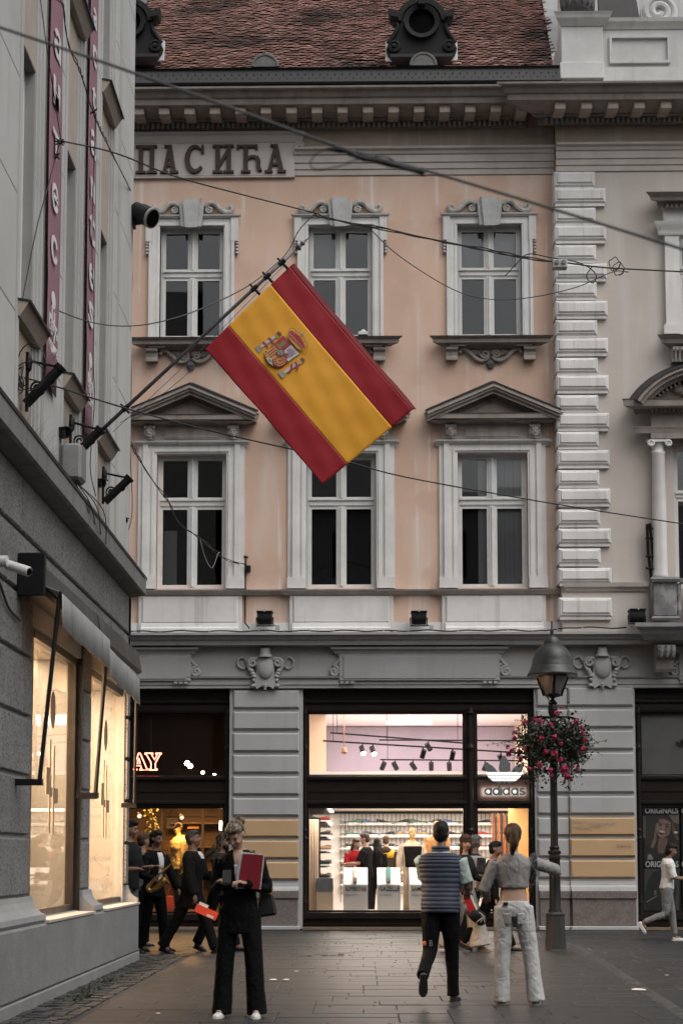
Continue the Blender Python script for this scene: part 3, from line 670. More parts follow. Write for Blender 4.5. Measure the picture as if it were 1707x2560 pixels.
for q in range(29):
    t = -ha + 2 * ha * q / 28; r0, r1 = R - 44 * K, R - 35 * K; dt = .008
    eb.py([(c + r * sin(t + u), zc + r * cos(t + u)) for r, u in ((r0, -dt * 1.6), (r1, -dt * 1.6), (r1, dt * 1.6), (r0, dt * 1.6))], Y - .34, Y)
eb.py([(c + (R - 44 * K) * sin(-ha + 2 * ha * q / 20), max(g(997), zc + (R - 44 * K) * cos(-ha + 2 * ha * q / 20))) for q in range(21)], Y - .18, Y)
for q in range(9): eb.ell((c + (q - 4) * 14 * K, Y - .2, g(985) + .1 * cos(q)), (.12, .12, .1), 8, 6)
eb.build('pediment', m_taupe, w)
fb = MB()
for r0, r1, p in ((R, R + 3 * K, .7),):
    for q in range(n):
        a, b = -ha * 1.01 + 2.02 * ha * q / n, -ha * 1.01 + 2.02 * ha * (q + 1) / n
        fb.py([(c + r * sin(t), zc + r * cos(t)) for r, t in ((r0, a), (r1, a), (r1, b), (r0, b))], Y - p, Y)
fb.build('pediment_flashing', m_lead, w)
sash(w, c, RFH, g(1470), g(1112), g(1244), g(1228), Y + .1)
for s in (-1, 1):
    cx = c + s * 107 * K; bb = MB()
    bb.cbox(cx - 26 * K, cx + 30 * K, Y - .46, Y - .02, g(1540), g(1456), .015); bb.mold([(.0, g(1458)), (.05, g(1454)), (.07, g(1447)), (.04, g(1442))], cx - 26 * K, cx + 30 * K, Y - .46); bb.mold([(.02, g(1552)), (.06, g(1545)), (.02, g(1540))], cx - 26 * K, cx + 30 * K, Y - .46)
    bb.build('balcony_pedestal', M('balcony grey stone', (.17, .17, .172), .8, .3, 5, .3, 40, spot=(.3, .3, .3), spotscale=4), bld)
bb = MB(); x0, x1 = X(1600, 1600, Y) + .1, c + 175 * K
bb.mold([(.3, g(1608)), (.45, g(1600)), (.56, g(1584)), (.6, g(1576)), (.68, g(1566)), (.68, g(1556))], x0 + .35, x1 - .3, Y); bb.build('balcony', m_taupe3 if 'm_taupe3' in globals() else M('balcony soffit grey', (.24, .235, .23), .8, .2, 3, .25, 40), bld)
bb = MB()
for q in range(9):
    bb.lathe([(.04, g(1540)), (.07, g(1520)), (.03, g(1500)), (.05, g(1480)), (.06, g(1458))], (c - 70 * K + q * 18 * K, Y - .36, 0), 8)
bb.box(c - 80 * K, c + 80 * K, Y - .45, Y - .27, g(1456), g(1446)); bb.build('balustrade', M('balcony grey stone', (.2, .2, .2)), bld, smooth=.8)
for s in (-1, 1):
    kb = MB(); cx = c + s * 108 * K + .02
    kb.px([(Y, g(1612)), (Y - .42, g(1612)), (Y - .46, g(1622)), (Y - .42, g(1636)), (Y - .26, g(1650)), (Y - .22, g(1672)), (Y - .18, g(1680)), (Y, g(1680))], cx - 18 * K, cx + 24 * K)
    for q in (-.6, .2, 1.0): kb.tube([(cx + q * 18 * K, Y - .45, g(1614)), (cx + q * 18 * K, Y - .45, g(1626)), (cx + q * 18 * K, Y - .4, g(1640))], .04, 8)
    kb.build('balcony_bracket', M('balcony soffit grey', (.24, .235, .23)), bld)
db = MB(); db.tube([(X(1622, 1300, Y), Y - .12, g(1455)), (X(1615, 1380, Y), Y - .15, g(1380)), (X(1611, 1310, Y), Y - .2, g(1310))], .03, 8); db.tube([(X(1630, 1300, Y), Y - .12, g(1450)), (X(1626, 1380, Y), Y - .15, g(1380)), (X(1618, 1310, Y), Y - .2, g(1308))], .028, 8)
for p in (1320, 1345, 1390, 1420): db.tube([(X(1608, p, Y), Y - .18, g(p)), (X(1630, p, Y), Y - .18, g(p + 2))], .022, 6)
tag(db.build('flag_holder', m_black), 'black metal double flag holder tube fixed beside the wing column', 'bracket')

PROJ[0] = D
# --- ground floor: frieze over the shops, pillars, shopfronts
fb = MB(); zf0, zf1 = Z(1720), Z(1616)
fb.box(XL, XR, D - .12, D + .4, zf0, ZS - .01)
fb.mold([(.16, Z(1616)), (.2, Z(1614)), (.34, Z(1612)), (.36, Z(1602)), (.4, Z(1598)), (.44, Z(1590)), (.5, Z(1586)), (.5, Z(1580))], XL, XR, D, False)
fb.mold([(.135, Z(1720)), (.135, Z(1712)), (.155, Z(1711)), (.155, Z(1699)), (.2, Z(1694)), (.21, Z(1690))], XL, XR, D, False)
fr = fb.build('shop_frieze', m_greyd, bld) if 'm_greyd' in globals() else fb.build('shop_frieze', M('stucco grey darker', (.35, .345, .345), .85, .1, 1.3, .3, 55, streak=(.25, .24, .235), samt=.45), bld)
m_greyd = MATS['stucco grey darker']  # frieze grey also holds the lower storey's shade in its colour
for a, b in ((848, 1246), (60, 480), (1690, 1900)):
    pb = MB(); x0, x1 = X(a, 1660), X(b, 1660)
    pb.cbox(x0, x1, D - .2, D - .12, Z(1702), Z(1634), .012); pb.mold([(.08, Z(1634)), (.1, Z(1628)), (.16, Z(1622)), (.17, Z(1617))], x0, x1, D - .12)
    pb.cbox(x0 + .08, x1 - .08, D - .215, D - .2, Z(1697), Z(1641), .01)
    for e_ in (x0 + .02, x1 - .32):
        for q in range(3): pb.box(e_ + q * .1, e_ + q * .1 + .07, D - .21, D - .15, Z(1709), Z(1703))
    pb.build('frieze_panel', m_greyd, fr)
for px, s in ((835, -1), (1262, 1), (493, 1), (1680, -1)):
    sb = MB(); cx = X(px, 1660); sp = lambda x, y: (cx + s * x * K, D - .15, Z(y))
    sb.tube(spiral(cx - 0 * K, Z(1678), 13 * K, 3 * K, pi / 2, s * 1.4, 20, D - .15), .035, 7); sb.ell((cx, D - .13, Z(1678)), (.075, .04, .075), 12, 8)
    sb.tube(catmull([sp(2, 1666), sp(-6, 1658), sp(-14, 1648), sp(-16, 1640), sp(-10, 1637)], 4), .035, 7)
    for q in range(3): sb.ell(sp(-14, 1662 + 8 * q), (.05, .03, .035), 8, 6)
    sb.build('scroll_ornament', m_greyd, fr, smooth=1)
def cartouche(px):
    cx = X(px, 1670); mb = MB(); P = lambda x, y, p=.2: (cx + x * K, D - p, Z(y))
    outl = [(-18, 1640), (-22, 1660), (-22, 1680), (-26, 1712), (-20, 1722), (-8, 1714), (0, 1720), (8, 1714), (20, 1722), (26, 1712), (22, 1680), (22, 1660), (18, 1640)]
    mb.py([(cx + x * K, Z(y)) for x, y in outl], D - .22, D - .1)
    mb.ell(P(0, 1668, .21), (21 * K, .09, 30 * K), 18, 10)
    for s in (-1, 1):
        mb.tube(spiral(cx + s * 31 * K, Z(1656), 11 * K, 2 * K, pi / 2, -s * 1.4, 18, D - .22), .03, 6)
        mb.tube(catmull([P(s * 20, 1646, .22), P(s * 40, 1650, .2), P(s * 40, 1668, .2), P(s * 30, 1682, .2), P(s * 25, 1690, .2)], 4), .035, 6)
        mb.tube(catmull([P(s * 44, 1658, .15), P(s * 54, 1643, .15), P(s * 67, 1648, .15), P(s * 68, 1662, .15), P(s * 56, 1671, .15), P(s * 46, 1664, .15)], 4), .022, 6)
        for q in range(3): mb.ell(P(s * (34 - q * 3), 1676 + q * 7, .21), (.05, .04, .04), 8, 6)
        mb.ell(P(s * 28, 1700), (.04, .04, .04), 8, 6); mb.ell(P(s * 29, 1714), (.055, .05, .04), 8, 6)
    for q in range(3): mb.ell(P(0, 1712 + q * 5, .23), (.03 - .005 * q, .03, .03), 8, 6)
    c = mb.build('cartouche', m_greyd, fr, smooth=.8)
    kb = MB(); kb.lathe([(17 * K, Z(1641)), (16 * K, Z(1637)), (13 * K, Z(1633)), (12 * K, Z(1620)), (14 * K, Z(1618))], (cx, D - .22, 0), 14); kb.build('cap', m_cap, c, smooth=.6)
m_cap = M('cartouche cap limestone', (.3, .31, .3), .8, .2, 6, .3, 40)
cartouche(665); cartouche(1500)
PROJ[0] = None
# pillars
def pillar(px0, px1, grooves, sub=None):
    x0, x1 = X(px0, 2000), X(px1, 2000)
    pb = MB(); pb.box(x0, x1, D - .06, D + .45, 0.02, zf0); p = pb.build('pillar', m_grey, bld)
    spans = [(x0 + .07, x1 - .07, 0)] if not sub else [(x0 + .04, X(sub, 2000) - .003, 0), (X(sub, 2000), x1 - .05, .05)]
    for xa, xb, pr in spans:
        if pr: p2 = MB(); p2.box(xa - .0, xb + .03, D - .06 - pr, D - .06, .02, zf0 - .02); p2.build('pilaster', m_grey, p)
        for q in range(len(grooves) - 1):
            zt, zb = Z(grooves[q]) - .035, Z(grooves[q + 1]) + .035
            tan = grooves[q] > 2030 and (pr or not sub)
            bb = MB(); bb.cbox(xa, xb, D - .12 - pr, D - .06 - pr, zb, zt, .028); bb.build('block', m_tan if tan else m_grey, p)
        zz = Z(grooves[-1])
        mb = MB(); mb.px([(D - .06 - pr, zz - .03), (D - .11 - pr, zz - .03), (D - .12 - pr, zz - .1), (D - .17 - pr, zz - .14), (D - .19 - pr, Z(2226)), (D - .06 - pr, Z(2226))], xa, xb); mb.build('base_moulding', m_grey, p)
        mb = MB(); mb.cbox(xa, xb, D - .22 - pr, D - .06 - pr, Z(2246), Z(2226), .012); mb.cbox(xa + .015, xb - .015, D - .19 - pr, D - .06 - pr, .08, Z(2246), .012); mb.build('plinth', m_plinth, p)
        mb = MB(); mb.cbox(xa - .02, xb + .02, D - .25 - pr, D - .06 - pr, .0, .08, .015); mb.build('base_stone', m_grey, p)
    return p
G1 = [1722, 1776, 1829, 1883.5, 1937, 1991, 2044, 2097, 2150, 2203]
pillar(574, 757, G1)
pillar(1336, 1588, [g_ - 4 for g_ in G1], 1420)

# scribbles on the painted blocks of the right pillar
gf = MB(); yg = D - .185; m_graf = M('graffiti grey blue', (.3, .29, .3), .8); rg_ = random.Random(9)
def scr(px0, px1, py, h):
    P = [(X(px, py, yg), yg, Z(py + rg_.uniform(-h, h), px, yg)) for px in range(px0, px1, 4)]; gf.tube(catmull(P, 3), .0035, 4)
scr(1425, 1468, 2055, 4); scr(1432, 1500, 2066, 5); scr(1470, 1540, 2060, 5); scr(1440, 1480, 2072, 3)
for px, st in ((1541, [(0, 8), (7, 8), (0, 0), (8, 0)]), (1551, [(0, 0), (4, 8), (7, 0), (6, 3), (2, 3)]), (1561, [(0, 8), (3, 4), (7, 8), (3, 4), (2, -2)]), (1570, [(0, 0), (4, 8), (8, 0), (6, 3), (2, 3)])):
    gf.tube([(X(px + a, 2114, yg), yg, Z(2118 - b, px, yg)) for a, b in st], .004, 4)
kind(gf.build('graffiti', m_graf, bld), 'stuff')
# ================================================================== shopfronts and shop interiors
YF = D + .1                                             # face of the wooden shopfronts
def zf(p, Y=None): return Z(p, 1000, YF if Y is None else Y)
def xf(p, r=2000, Y=None): return X(p, r, YF if Y is None else Y)
m_gold = M('door sill brass', (.2, .15, .1), .4, .2, 8)
def shopfront(label, x0, x1, bays, low=2280):
    """bays: list of (px0, px1); wooden front with transom lights over display windows"""
    fr = MB(); a, b = xf(x0), xf(x1)
    fr.box(a, b, YF, YF + .2, zf(1781), zf(1716)); fr.mold([(.02, zf(1760)), (.05, zf(1756)), (.05, zf(1750)), (.02, zf(1747))], a, b, YF, False); fr.mold([(.03, zf(1781)), (.04, zf(1776))], a, b, YF, False)
    fr.box(a, b, YF, YF + .2, zf(2017), zf(1940)); fr.mold([(.05, zf(1950)), (.06, zf(1946)), (.06, zf(1941)), (.02, zf(1939))], a, b, YF, False); fr.mold([(.02, zf(2012)), (.05, zf(2009)), (.05, zf(2004)), (.02, zf(2001))], a, b, YF, False); fr.box(a, b, YF - .02, YF, zf(1979), zf(1978))
    fr.box(a, b, YF - .02, YF + .25, .02, zf(low)); fr.mold([(.03, zf(low + 18)), (.06, zf(low + 16)), (.06, zf(low + 2)), (.02, zf(low))], a, b, YF - .02, False); fr.mold([(.05, zf(2314)), (.06, zf(2309))], a, b, YF - .02, False)
    xs = [x0] + [q for bay in bays for q in bay] + [x1]
    for i in range(0, len(xs), 2):
        p, q = xf(xs[i]), xf(xs[i + 1]); fr.box(p, q, YF - .03, YF + .2, .02, zf(1781))
        c = (p + q) / 2; r = min((q - p) / 2 - .01, .07)
        fr.lathe([(r, zf(2300)), (r, zf(2262)), (r * 1.25, zf(2256)), (r, zf(2248)), (r * .8, zf(2240)), (r * .8, zf(2100)), (r * 1.15, zf(2096)), (r * .8, zf(2090)), (r * .8, zf(2080)), (r * 1.15, zf(2076)), (r * .8, zf(2070)), (r * .8, zf(1880)), (r * 1.2, zf(1870)), (r * .8, zf(1860)), (r * .8, zf(1790)), (r * 1.2, zf(1784)), (r, zf(1770))], (c, YF - .04, 0), 12)
    f = fr.build('shopfront', m_wood, bld); f['label'] = label
    for p, q in bays:
        for lo, hi in ((1940, 1781), (low, 2017)):
            g = MB(); g.box(xf(p), xf(q), YF + .1, YF + .108, zf(lo), zf(hi)); g.build('pane', m_shopglass, f)
            bd = MB()
            for (u0, u1, w0, w1) in ((xf(p), xf(p) + .03, zf(lo), zf(hi)), (xf(q) - .03, xf(q), zf(lo), zf(hi)), (xf(p) + .03, xf(q) - .03, zf(lo), zf(lo) + .03), (xf(p) + .03, xf(q) - .03, zf(hi) - .03, zf(hi))): bd.box(u0, u1, YF + .02, YF + .1, w0, w1)
            bd.build('glazing_bead', m_wood, f)
    st = MB(); st.box(a, b, D - .2, YF - .02, 0.005, .05); st.build('threshold', m_gold, f)
    return f
sfA = shopfront('dark wooden shopfront of the sports shop between the two grey pillars', 757, 1336, [(769, 1161), (1190, 1324)])
sfL = shopfront('dark wooden shopfront of the brown clothing shop behind the musicians', 130, 574, [(160, 562)], 2284)
sfR = shopfront('dark wooden shopfront with covered transom and poster at the right edge', 1588, 1830, [(1602, 1815)], 2282)

def room(name, x0, x1, y0, y1, z0, z1, mats, mezz=None):
    """interior shell hung on the building: back, sides, floor, ceiling"""
    e = empty(name, (0, 0, 0), bld)
    MB().box(x0, x1, y1, y1 + .1, z0, z1).build('back_wall', mats[0], e)
    MB().box(x0 - .1, x0, y0, y1, z0, z1).build('side_wall', mats[1], e); MB().box(x1, x1 + .1, y0, y1, z0, z1).build('side_wall', mats[1], e)
    MB().box(x0, x1, y0, y1, z0 - .1, z0).build('floor', mats[2], e); MB().box(x0, x1, y0, y1, z1, z1 + .1).build('ceiling', mats[3], e)
    return e
def area(name, loc, sx, sy, energy, col, rot=(0, 0, 0)):
    l = bpy.data.lights.new(name, 'AREA'); l.shape = 'RECTANGLE'; l.size = sx; l.size_y = sy; l.energy = energy; l.color = col
    o = bpy.data.objects.new(name, l); o.location = loc; o.rotation_euler = rot; COL.objects.link(o); return o
# ---- sports shop
m_lilac = M('wall lilac grey', (.36, .32, .38), .8, .15, .6)
m_pinkw = M('wall blush white', (.74, .66, .66), .8, .06, .6)
m_white = M('shop white', (.78, .76, .74), .6, .04, 2)
m_cream = M('shop cream', (.75, .6, .45), .7, .06, 2)
m_shfloor = M('shop floor', (.4, .35, .3), .35, .1, 2)
FZ = zf(2280)
ax0, ax1 = xf(735), xf(1365); YB = D + 6.2; ZM0, ZM1, ZC = 2.46, 3.12, 4.42
FLZ = .13
rmA = room('sports_shop_room', ax0, ax1, YF + .2, YB, FLZ, ZC, (m_white, m_cream, m_shfloor, m_pinkw))
MB().box(ax0, ax1, D + 1.7, YB, ZM0, ZM1 - .12).build('mezzanine', m_white, rmA); MB().box(ax0, ax1, D + 1.64, D + 1.76, ZM1 - .12, ZM1).build('mezzanine_edge', m_white, rmA)
MB().box(ax0, ax1, YB - .6, YB - .5, ZM1 - .12, ZC - .02).build('mezzanine_wall', m_lilac, rmA)
MB().box(ax0, ax1, YF + .2, D + 1.45, FLZ + .002, FZ).build('window_platform', m_shfloor, rmA)
cl = MB()
for q in range(6): cl.box(ax0 + .01, ax0 + .55 - q * .05, D + 2.6 + q * .16, D + 2.66 + q * .16, ZM1, ZC - .01)
cl.build('reveal_moulding', m_cream, rmA)
# pleated screen at the left of the window
cp = MB(); x = xf(769)
for q in range(7): cp.tube([(x + .02 + q * .026, D + .75 + .03 * (q % 2), FZ), (x + .02 + q * .026, D + .75 + .03 * (q % 2), zf(2046))], .016, 6)
tag(cp.build('pleated_screen', m_cream), 'cream pleated screen standing at the left end of the sports shop window', 'screen')
area('ceiling light lower', ((ax0 + ax1) / 2, D + 3.6, ZM0 - .02), 4.2, 3.4, 170, (1, .87, .74))
area('display window light', ((ax0 + ax1) / 2, YF + .3, zf(2019) - .03), 4.2, .12, 26, (1, .88, .76), (.75, 0, 0))
area('ceiling light window', ((ax0 + ax1) / 2, D + 1.0, ZC - .05), 4.2, .8, 45, (1, .86, .74))
area('ceiling light upper', ((ax0 + ax1) / 2, D + 3.4, ZC - .04), 3.6, 2.6, 75, (1, .86, .82))
# back wall grid and shelves
gb = MB()
x = ax0 + .8
while x < ax1 - .1:
    gb.box(x, x + .012, YB - .06, YB - .05, FZ, ZM0 - .04); x += .1
for q in range(8): gb.box(ax0 + .8, ax1, YB - .062, YB - .048, FZ + .2 + q * .28, FZ + .21 + q * .28)
gb.box(ax0 + .5, ax1, YB - .3, YB, ZM0 - .06, ZM0 - .02)
kind(gb.build('wall_grid', m_black, rmA), 'stuff')
m_sole = M('rubber sole white', (.75, .74, .72), .6, .04, 6); m_shoe = M('sneaker white leather', (.72, .7, .67), .5, .06, 8)
def shoe_mesh():
    mb = MB(); secs = [(0, .035, .03, .095), (.03, .04, .028, .1), (.09, .036, .028, .09), (.15, .038, .028, .075), (.21, .045, .028, .058), (.26, .042, .028, .048), (.29, .02, .028, .04)]
    n = 8; vs = []
    for x_, w, z0, z1 in secs:
        for q in range(n):
            a = 2 * pi * q / n; vs.append((x_ - .145, w * cos(a), (z0 + z1) / 2 + (z1 - z0) / 2 * sin(a)))
    fs = [(i * n + j, i * n + (j + 1) % n, (i + 1) * n + (j + 1) % n, (i + 1) * n + j) for i in range(len(secs) - 1) for j in range(n)] + [tuple(range(n))[::-1], tuple(range((len(secs) - 1) * n, len(secs) * n))]
    mb.add(vs, fs); return mb
def shoe_sole():
    mb = MB(); P = [(-.15, .03), (-.15, -.03), (-.05, -.036), (.06, -.046), (.13, -.035), (.155, 0), (.13, .035), (.06, .046), (-.05, .036)]
    mb.pz(P, 0, .03); return mb
proto_shoe = None; SHV = []; rs_c = random.Random(4)
def shoe(loc, rot, label, group, mat=None):
    global proto_shoe
    if proto_shoe is None:
        o = shoe_mesh().build('sneaker', m_shoe, None, smooth=.9); shoe_sole().build('sole', m_sole, o); proto_shoe = o
        col_ = MB().box(-.15, -.08, -.03, .03, .085, .105).build('collar', M('shoe collar dark', (.2, .2, .2)), o)
    else: o = clone(proto_shoe)
    if not SHV:
        for nm, cc in (('black', (.03, .03, .03)), ('tan', (.5, .3, .14)), ('blue', (.1, .16, .3)), ('red', (.4, .05, .04)), ('green', (.1, .25, .18))):
            d = proto_shoe.data.copy(); d.materials.clear(); d.materials.append(M('sneaker ' + nm, cc, .6)); SHV.append(d)
    if mat: o.data = o.data.copy(); o.data.materials.clear(); o.data.materials.append(mat)
    elif rs_c.random() < .38: o.data = SHV[rs_c.randrange(len(SHV))]
    o.location = loc; o.rotation_euler = rot; o.scale = (1.2, 1.2, 1.2); tag(o, label, 'shoe', group); return o
rs = random.Random(11)
ORD = ['first', 'second', 'third', 'fourth', 'fifth', 'sixth', 'seventh', 'eighth', 'ninth', 'tenth', 'eleventh', 'twelfth', 'thirteenth', 'fourteenth', 'fifteenth']
for r_ in range(6):
    z = FZ + .42 + r_ * .28; sb = MB(); sb.box(ax0 + .8, ax1, YB - .32, YB - .07, z - .025, z); s_ = sb.build('shelf', m_white, rmA)
    x = ax0 + 1.1; nth = 0
    while x < ax1 - .2:
        if rs.random() < .82: shoe((x, YB - .2, z + .002), (0, 0, rs.uniform(-.5, .5) + (pi if rs.random() < .4 else 0)), f'{ORD[nth]} sneaker from the left on the {ORD[r_]} back wall shelf from the floor', 'sneakers on the back wall'); nth += 1
        x += rs.uniform(.3, .42)
# left shelf wall, black, running into the shop
sx = xf(800, 2100, D + 1.2); lw = MB(); lw.box(sx - .35, sx - .3, D + 1.15, D + 5.6, FZ, ZM0 - .03)
lw.box(sx - .3, sx + .01, D + 1.12, D + 1.17, FZ, zf(2040)); shl = lw.build('shelf_wall', m_black, rmA)
for r_ in range(7):
    z = FZ + .28 + r_ * .295
    MB().box(sx - .3, sx + .12, D + 1.2, D + 5.4, z - .03, z).build('shelf', m_black, shl)
    for q in range(8): shoe((sx + .0 + rs.uniform(-.03, .03), D + 1.4 + q * .48, z + .002), (0, 0, rs.uniform(-.3, .3) + (.0 if q % 2 else 3.1)), f'{ORD[q]} sneaker from the window on the {ORD[r_]} black side shelf from the floor', 'sneakers on the left shelf wall')
# display plinths
def plinth(px0, px1, word, shoe_mat, colour):
    Yq = D + .62; a, b = X(px0, 2240, Yq), X(px1, 2240, Yq); g = lambda p: Z(p, 950, Yq)
    mb = MB(); e = .5; zt, zb = g(2211) , g(2177); mb.prism([(a, Yq, FZ), (a, Yq, zt), (a, Yq + e, zb + .06), (a, Yq + e, FZ)], [(b, Yq, FZ), (b, Yq, zt), (b, Yq + e, zb + .06), (b, Yq + e, FZ)])
    p = mb.build('display_plinth', m_white, None, bevel=.004); tag(p, f'white sloped display plinth with the word {word} behind the shop window', 'plinth', 'plinths in the sports shop window')
    n = len(word); w = .062 * n * .92
    text_obj('lettering', word, a + .04, g(2227), Yq - .003, min(w, b - a - .06), .085, m_txt, p, .002, bold=.012)
    for q, L in enumerate((.24, .2)): MB().box(a + .04, a + .04 + L, Yq - .003, Yq - .001, g(2235 + 3 * q), g(2236.2 + 3 * q)).build('fine_print', M('print grey', (.5, .5, .52)), p)
    al = atan2(zb + .06 - zt, e)
    if shoe_mat:
        o = shoe(((a + b) / 2 - .01, Yq + .17, zt + .16), (0, -pi / 2 + .45, pi / 2), f'{colour} sneaker standing upright on the {word} plinth', 'single shoes on plinths', shoe_mat)
m_txt = M('print charcoal', (.05, .05, .055), .6)
plinth(858, 919, 'SUPERSTAR', M('sneaker cream', (.7, .62, .55), .5), 'cream'); plinth(943, 1001, 'GAZELLE', M('sneaker green suede', (.12, .32, .27), .8), 'green'); plinth(1024, 1082, 'SAMBA', None, 'white')
Yq = D + .6; mb = MB(); mb.box(X(791, 2240, Yq), X(832, 2240, Yq), Yq, Yq + .35, FZ, Z(2229, 900, Yq)); o = mb.build('window_box', m_cream); MB().box(X(791, 2240, Yq), X(832, 2240, Yq), Yq - .004, Yq + .354, Z(2229, 900, Yq), Z(2195, 900, Yq)).build('box_top', M('box grey top', (.2, .21, .23)), o); tag(o, 'cream box with a grey top half at the left of the sports shop window', 'display box')
# lettering on the glass
m_vinyl = M('vinyl grey', (.33, .33, .35), .5)
tx = empty('window_lettering', (xf(860), YF, zf(2060))); tag(tx, 'two lines of grey capital letters stuck on the sports shop window', 'lettering')
tx.location = (0, 0, 0)
text_obj('lettering', 'WE GAVE THE WORLD AN ORIGINAL', xf(852), zf(2066), YF + .095, xf(1110) - xf(852), .1, m_vinyl, tx, .002)
text_obj('lettering', 'YOU GAVE US A THOUSAND BACK', xf(860), zf(2086), YF + .095, xf(1100) - xf(860), .1, m_vinyl, tx, .002)
# track lights of the upper shop zone
def track(p0, p1, Y0, Y1, heads, label):
    a, b = atY(p0[0], p0[1], Y0), atY(p1[0], p1[1], Y1); e = empty('track_light', tuple(a)); tag(e, label, 'track light', 'track lights in the sports shop'); e.location = (0, 0, 0)
    MB().tube([a, b], .022, 4).build('track', m_black, e)
    for t, lit in heads:
        c = a.lerp(b, t); hb = MB(); d = Vector((.25, -.6, -.75)).normalized() if lit else Vector((rs.uniform(-.6, .6), .4, -.8)).normalized()
        hb.tube([c, c - Vector((0, 0, .12))], .014, 6); k_ = c - Vector((0, 0, .14)); hb.tube([k_ - d * .09, k_ + d * .09], .055, 10); h = hb.build('spot_head', m_black, e)
        if lit: MB().tube([k_ + d * .09, k_ + d * .1], .05, 10).build('lens', glow('spot lens', (1, .85, .6), 14), h)
    for t in (.05, .95):
        c = a.lerp(b, t); MB().tube([c, (c.x, c.y, ZC)], .006, 5).build('hanger', m_black, e)
track((826, 1832), (1161, 1858), D + 2.2, D + 1.4, [], 'longest black lighting track slanting across the top of the shop window')
track((807, 1852), (1330, 1884), D + 1.6, D + 1.5, [(.19, True), (.24, True), (.48, False), (.62, False), (.85, False)], 'black lighting track with the two lit spots in the sports shop')
track((948, 1850), (1325, 1852), D + 2.8, D + 2.2, [(.33, False)], 'short black lighting track high in the sports shop')
track((950, 1899), (1325, 1902), D + 4.2, D + 4.2, [(.02, False), (.1, False), (.22, False), (.34, False), (.46, False), (.7, False), (.85, False)], 'rear black lighting track with a row of spot heads')
def pendant(px, p0, p1, Y, mat, label, r=.05):
    a, b = atY(px, p0, Y), atY(px, p1, Y); mb = MB(); mb.tube([(a.x, a.y, ZC), a], .012, 6); mb.lathe([(.01, .1), (r * .6, .08), (r, 0), (r * .9, -.03), (.005, -.05)], tuple(b), 12); mb.tube([a, b + Vector((0, 0, .1))], .012, 6); tag(mb.build('pendant_lamp', mat), label, 'lamp')
pendant(860, 1800, 1880, D + 1.2, M('lamp copper', (.45, .26, .16), .4, metal=.6), 'copper pendant lamp at the left of the upper shop window', .065)
e_ = MB(); a = atY(965, 1803, D + 2.4); b = atY(1080, 1812, D + 2.4); e_.box(a.x, b.x, D + 2.36, D + 2.44, b.z, a.z); e_.box(a.x, a.x + .18, D + 2.34, D + 2.36, b.z - .005, a.z + .005); e_.box(b.x - .18, b.x, D + 2.34, D + 2.36, b.z - .005, a.z + .005); e_.tube([((a.x + b.x) / 2, D + 2.4, a.z), ((a.x + b.x) / 2, D + 2.4, ZC)], .01, 5); tag(e_.build('emergency_light', m_white), 'white twin-head emergency light under the sports shop ceiling', 'lamp')
# clothes rail and wood panel in the right bay
pn = MB(); pn.box(xf(1270, 2100, D + 3), xf(1345, 2100, D + 3), D + 3.0, D + 3.05, FZ, ZM0 - .02); pn.build('wood_panel', M('panel orange wood', (.55, .33, .13), .5, .15, 3), rmA)
ra = empty('clothes_rail', (0, 0, 0)); tag(ra, 'clothes rail of brown and orange garments in the right shop bay', 'clothes rail')
yr = D + 1.7; MB().tube([(xf(1222, 2030, yr), yr, Z(2030, 1250, yr)), (xf(1272, 2030, yr), yr, Z(2030, 1250, yr))], .012, 6).build('rail', m_black, ra)
for q, cc in enumerate(((.35, .1, .03), (.12, .06, .03), (.6, .2, .05), (.08, .04, .03), (.5, .14, .03), (.1, .06, .04))):
    x = xf(1228 + q * 7, 2030, yr); gm = MB(); z = Z(2032, 1250, yr); gm.prism([(x, yr - .02, z), (x + .02, yr - .02, z), (x + .03, yr - .2, z - .1), (x - .0, yr - .2, z - .1)], [(x, yr - .02, z - .9), (x + .02, yr - .02, z - .9), (x + .04, yr - .22, z - .95), (x - .01, yr - .22, z - .95)])
    gm.build('garment', M('garment %d' % q, cc, .85, .2, 6), ra)

# ---- shop sign: trefoil and name
sg = empty('shop_sign', (0, 0, 0)); tag(sg, 'backlit trefoil emblem and grey adidas lettering on the sports shop front', 'sign')
m_sgrey = M('sign metal grey', (.13, .15, .155), .5, .1, 6); m_slit = glow('sign lit white', (.8, .78, .75), .55)
ys = YF - .12
def leaf(mb, cx, tz, bz, hw, lean, y0, y1):
    n = 12; L = []; R_ = []
    for q in range(n + 1):
        t = q / n; z = bz + (tz - bz) * t; w = hw * (sin(pi * (.32 + .68 * t)) ** .8 if t < 1 else 0); c = cx + lean * t
        L.append((c - w, z)); R_.append((c + w, z))
    poly = L + R_[::-1][1:]
    mb.py(poly, y0, y1)
gz = lambda p: Z(p, 1260, ys); gx = lambda p: X(p, 1940, ys)
mb = MB(); leaf(mb, gx(1259.5), gz(1888), gz(1930), 13 * K, 0, ys - .03, ys); mb.build('trefoil_leaf', m_sgrey, sg)
for s in (-1, 1):
    cx = 1259.5 + s * 4
    P = [(1259.5 + s * x, y) for x, y in ((17, 1930), (22, 1922), (30, 1914), (40, 1909), (50, 1908.5), (49, 1916), (46, 1924), (43, 1930))]
    MB().py([(gx(x), gz(y)) for x, y in P], ys - .03, ys).build('trefoil_leaf', m_sgrey, sg)
MB().py([(gx(1259.5 + a), gz(b)) for a, b in ((-47, 1930.5), (47, 1930.5), (38, 1947), (26, 1955), (-26, 1955), (-38, 1947))], ys, ys + .012).build('trefoil_backing', m_sgrey, sg)
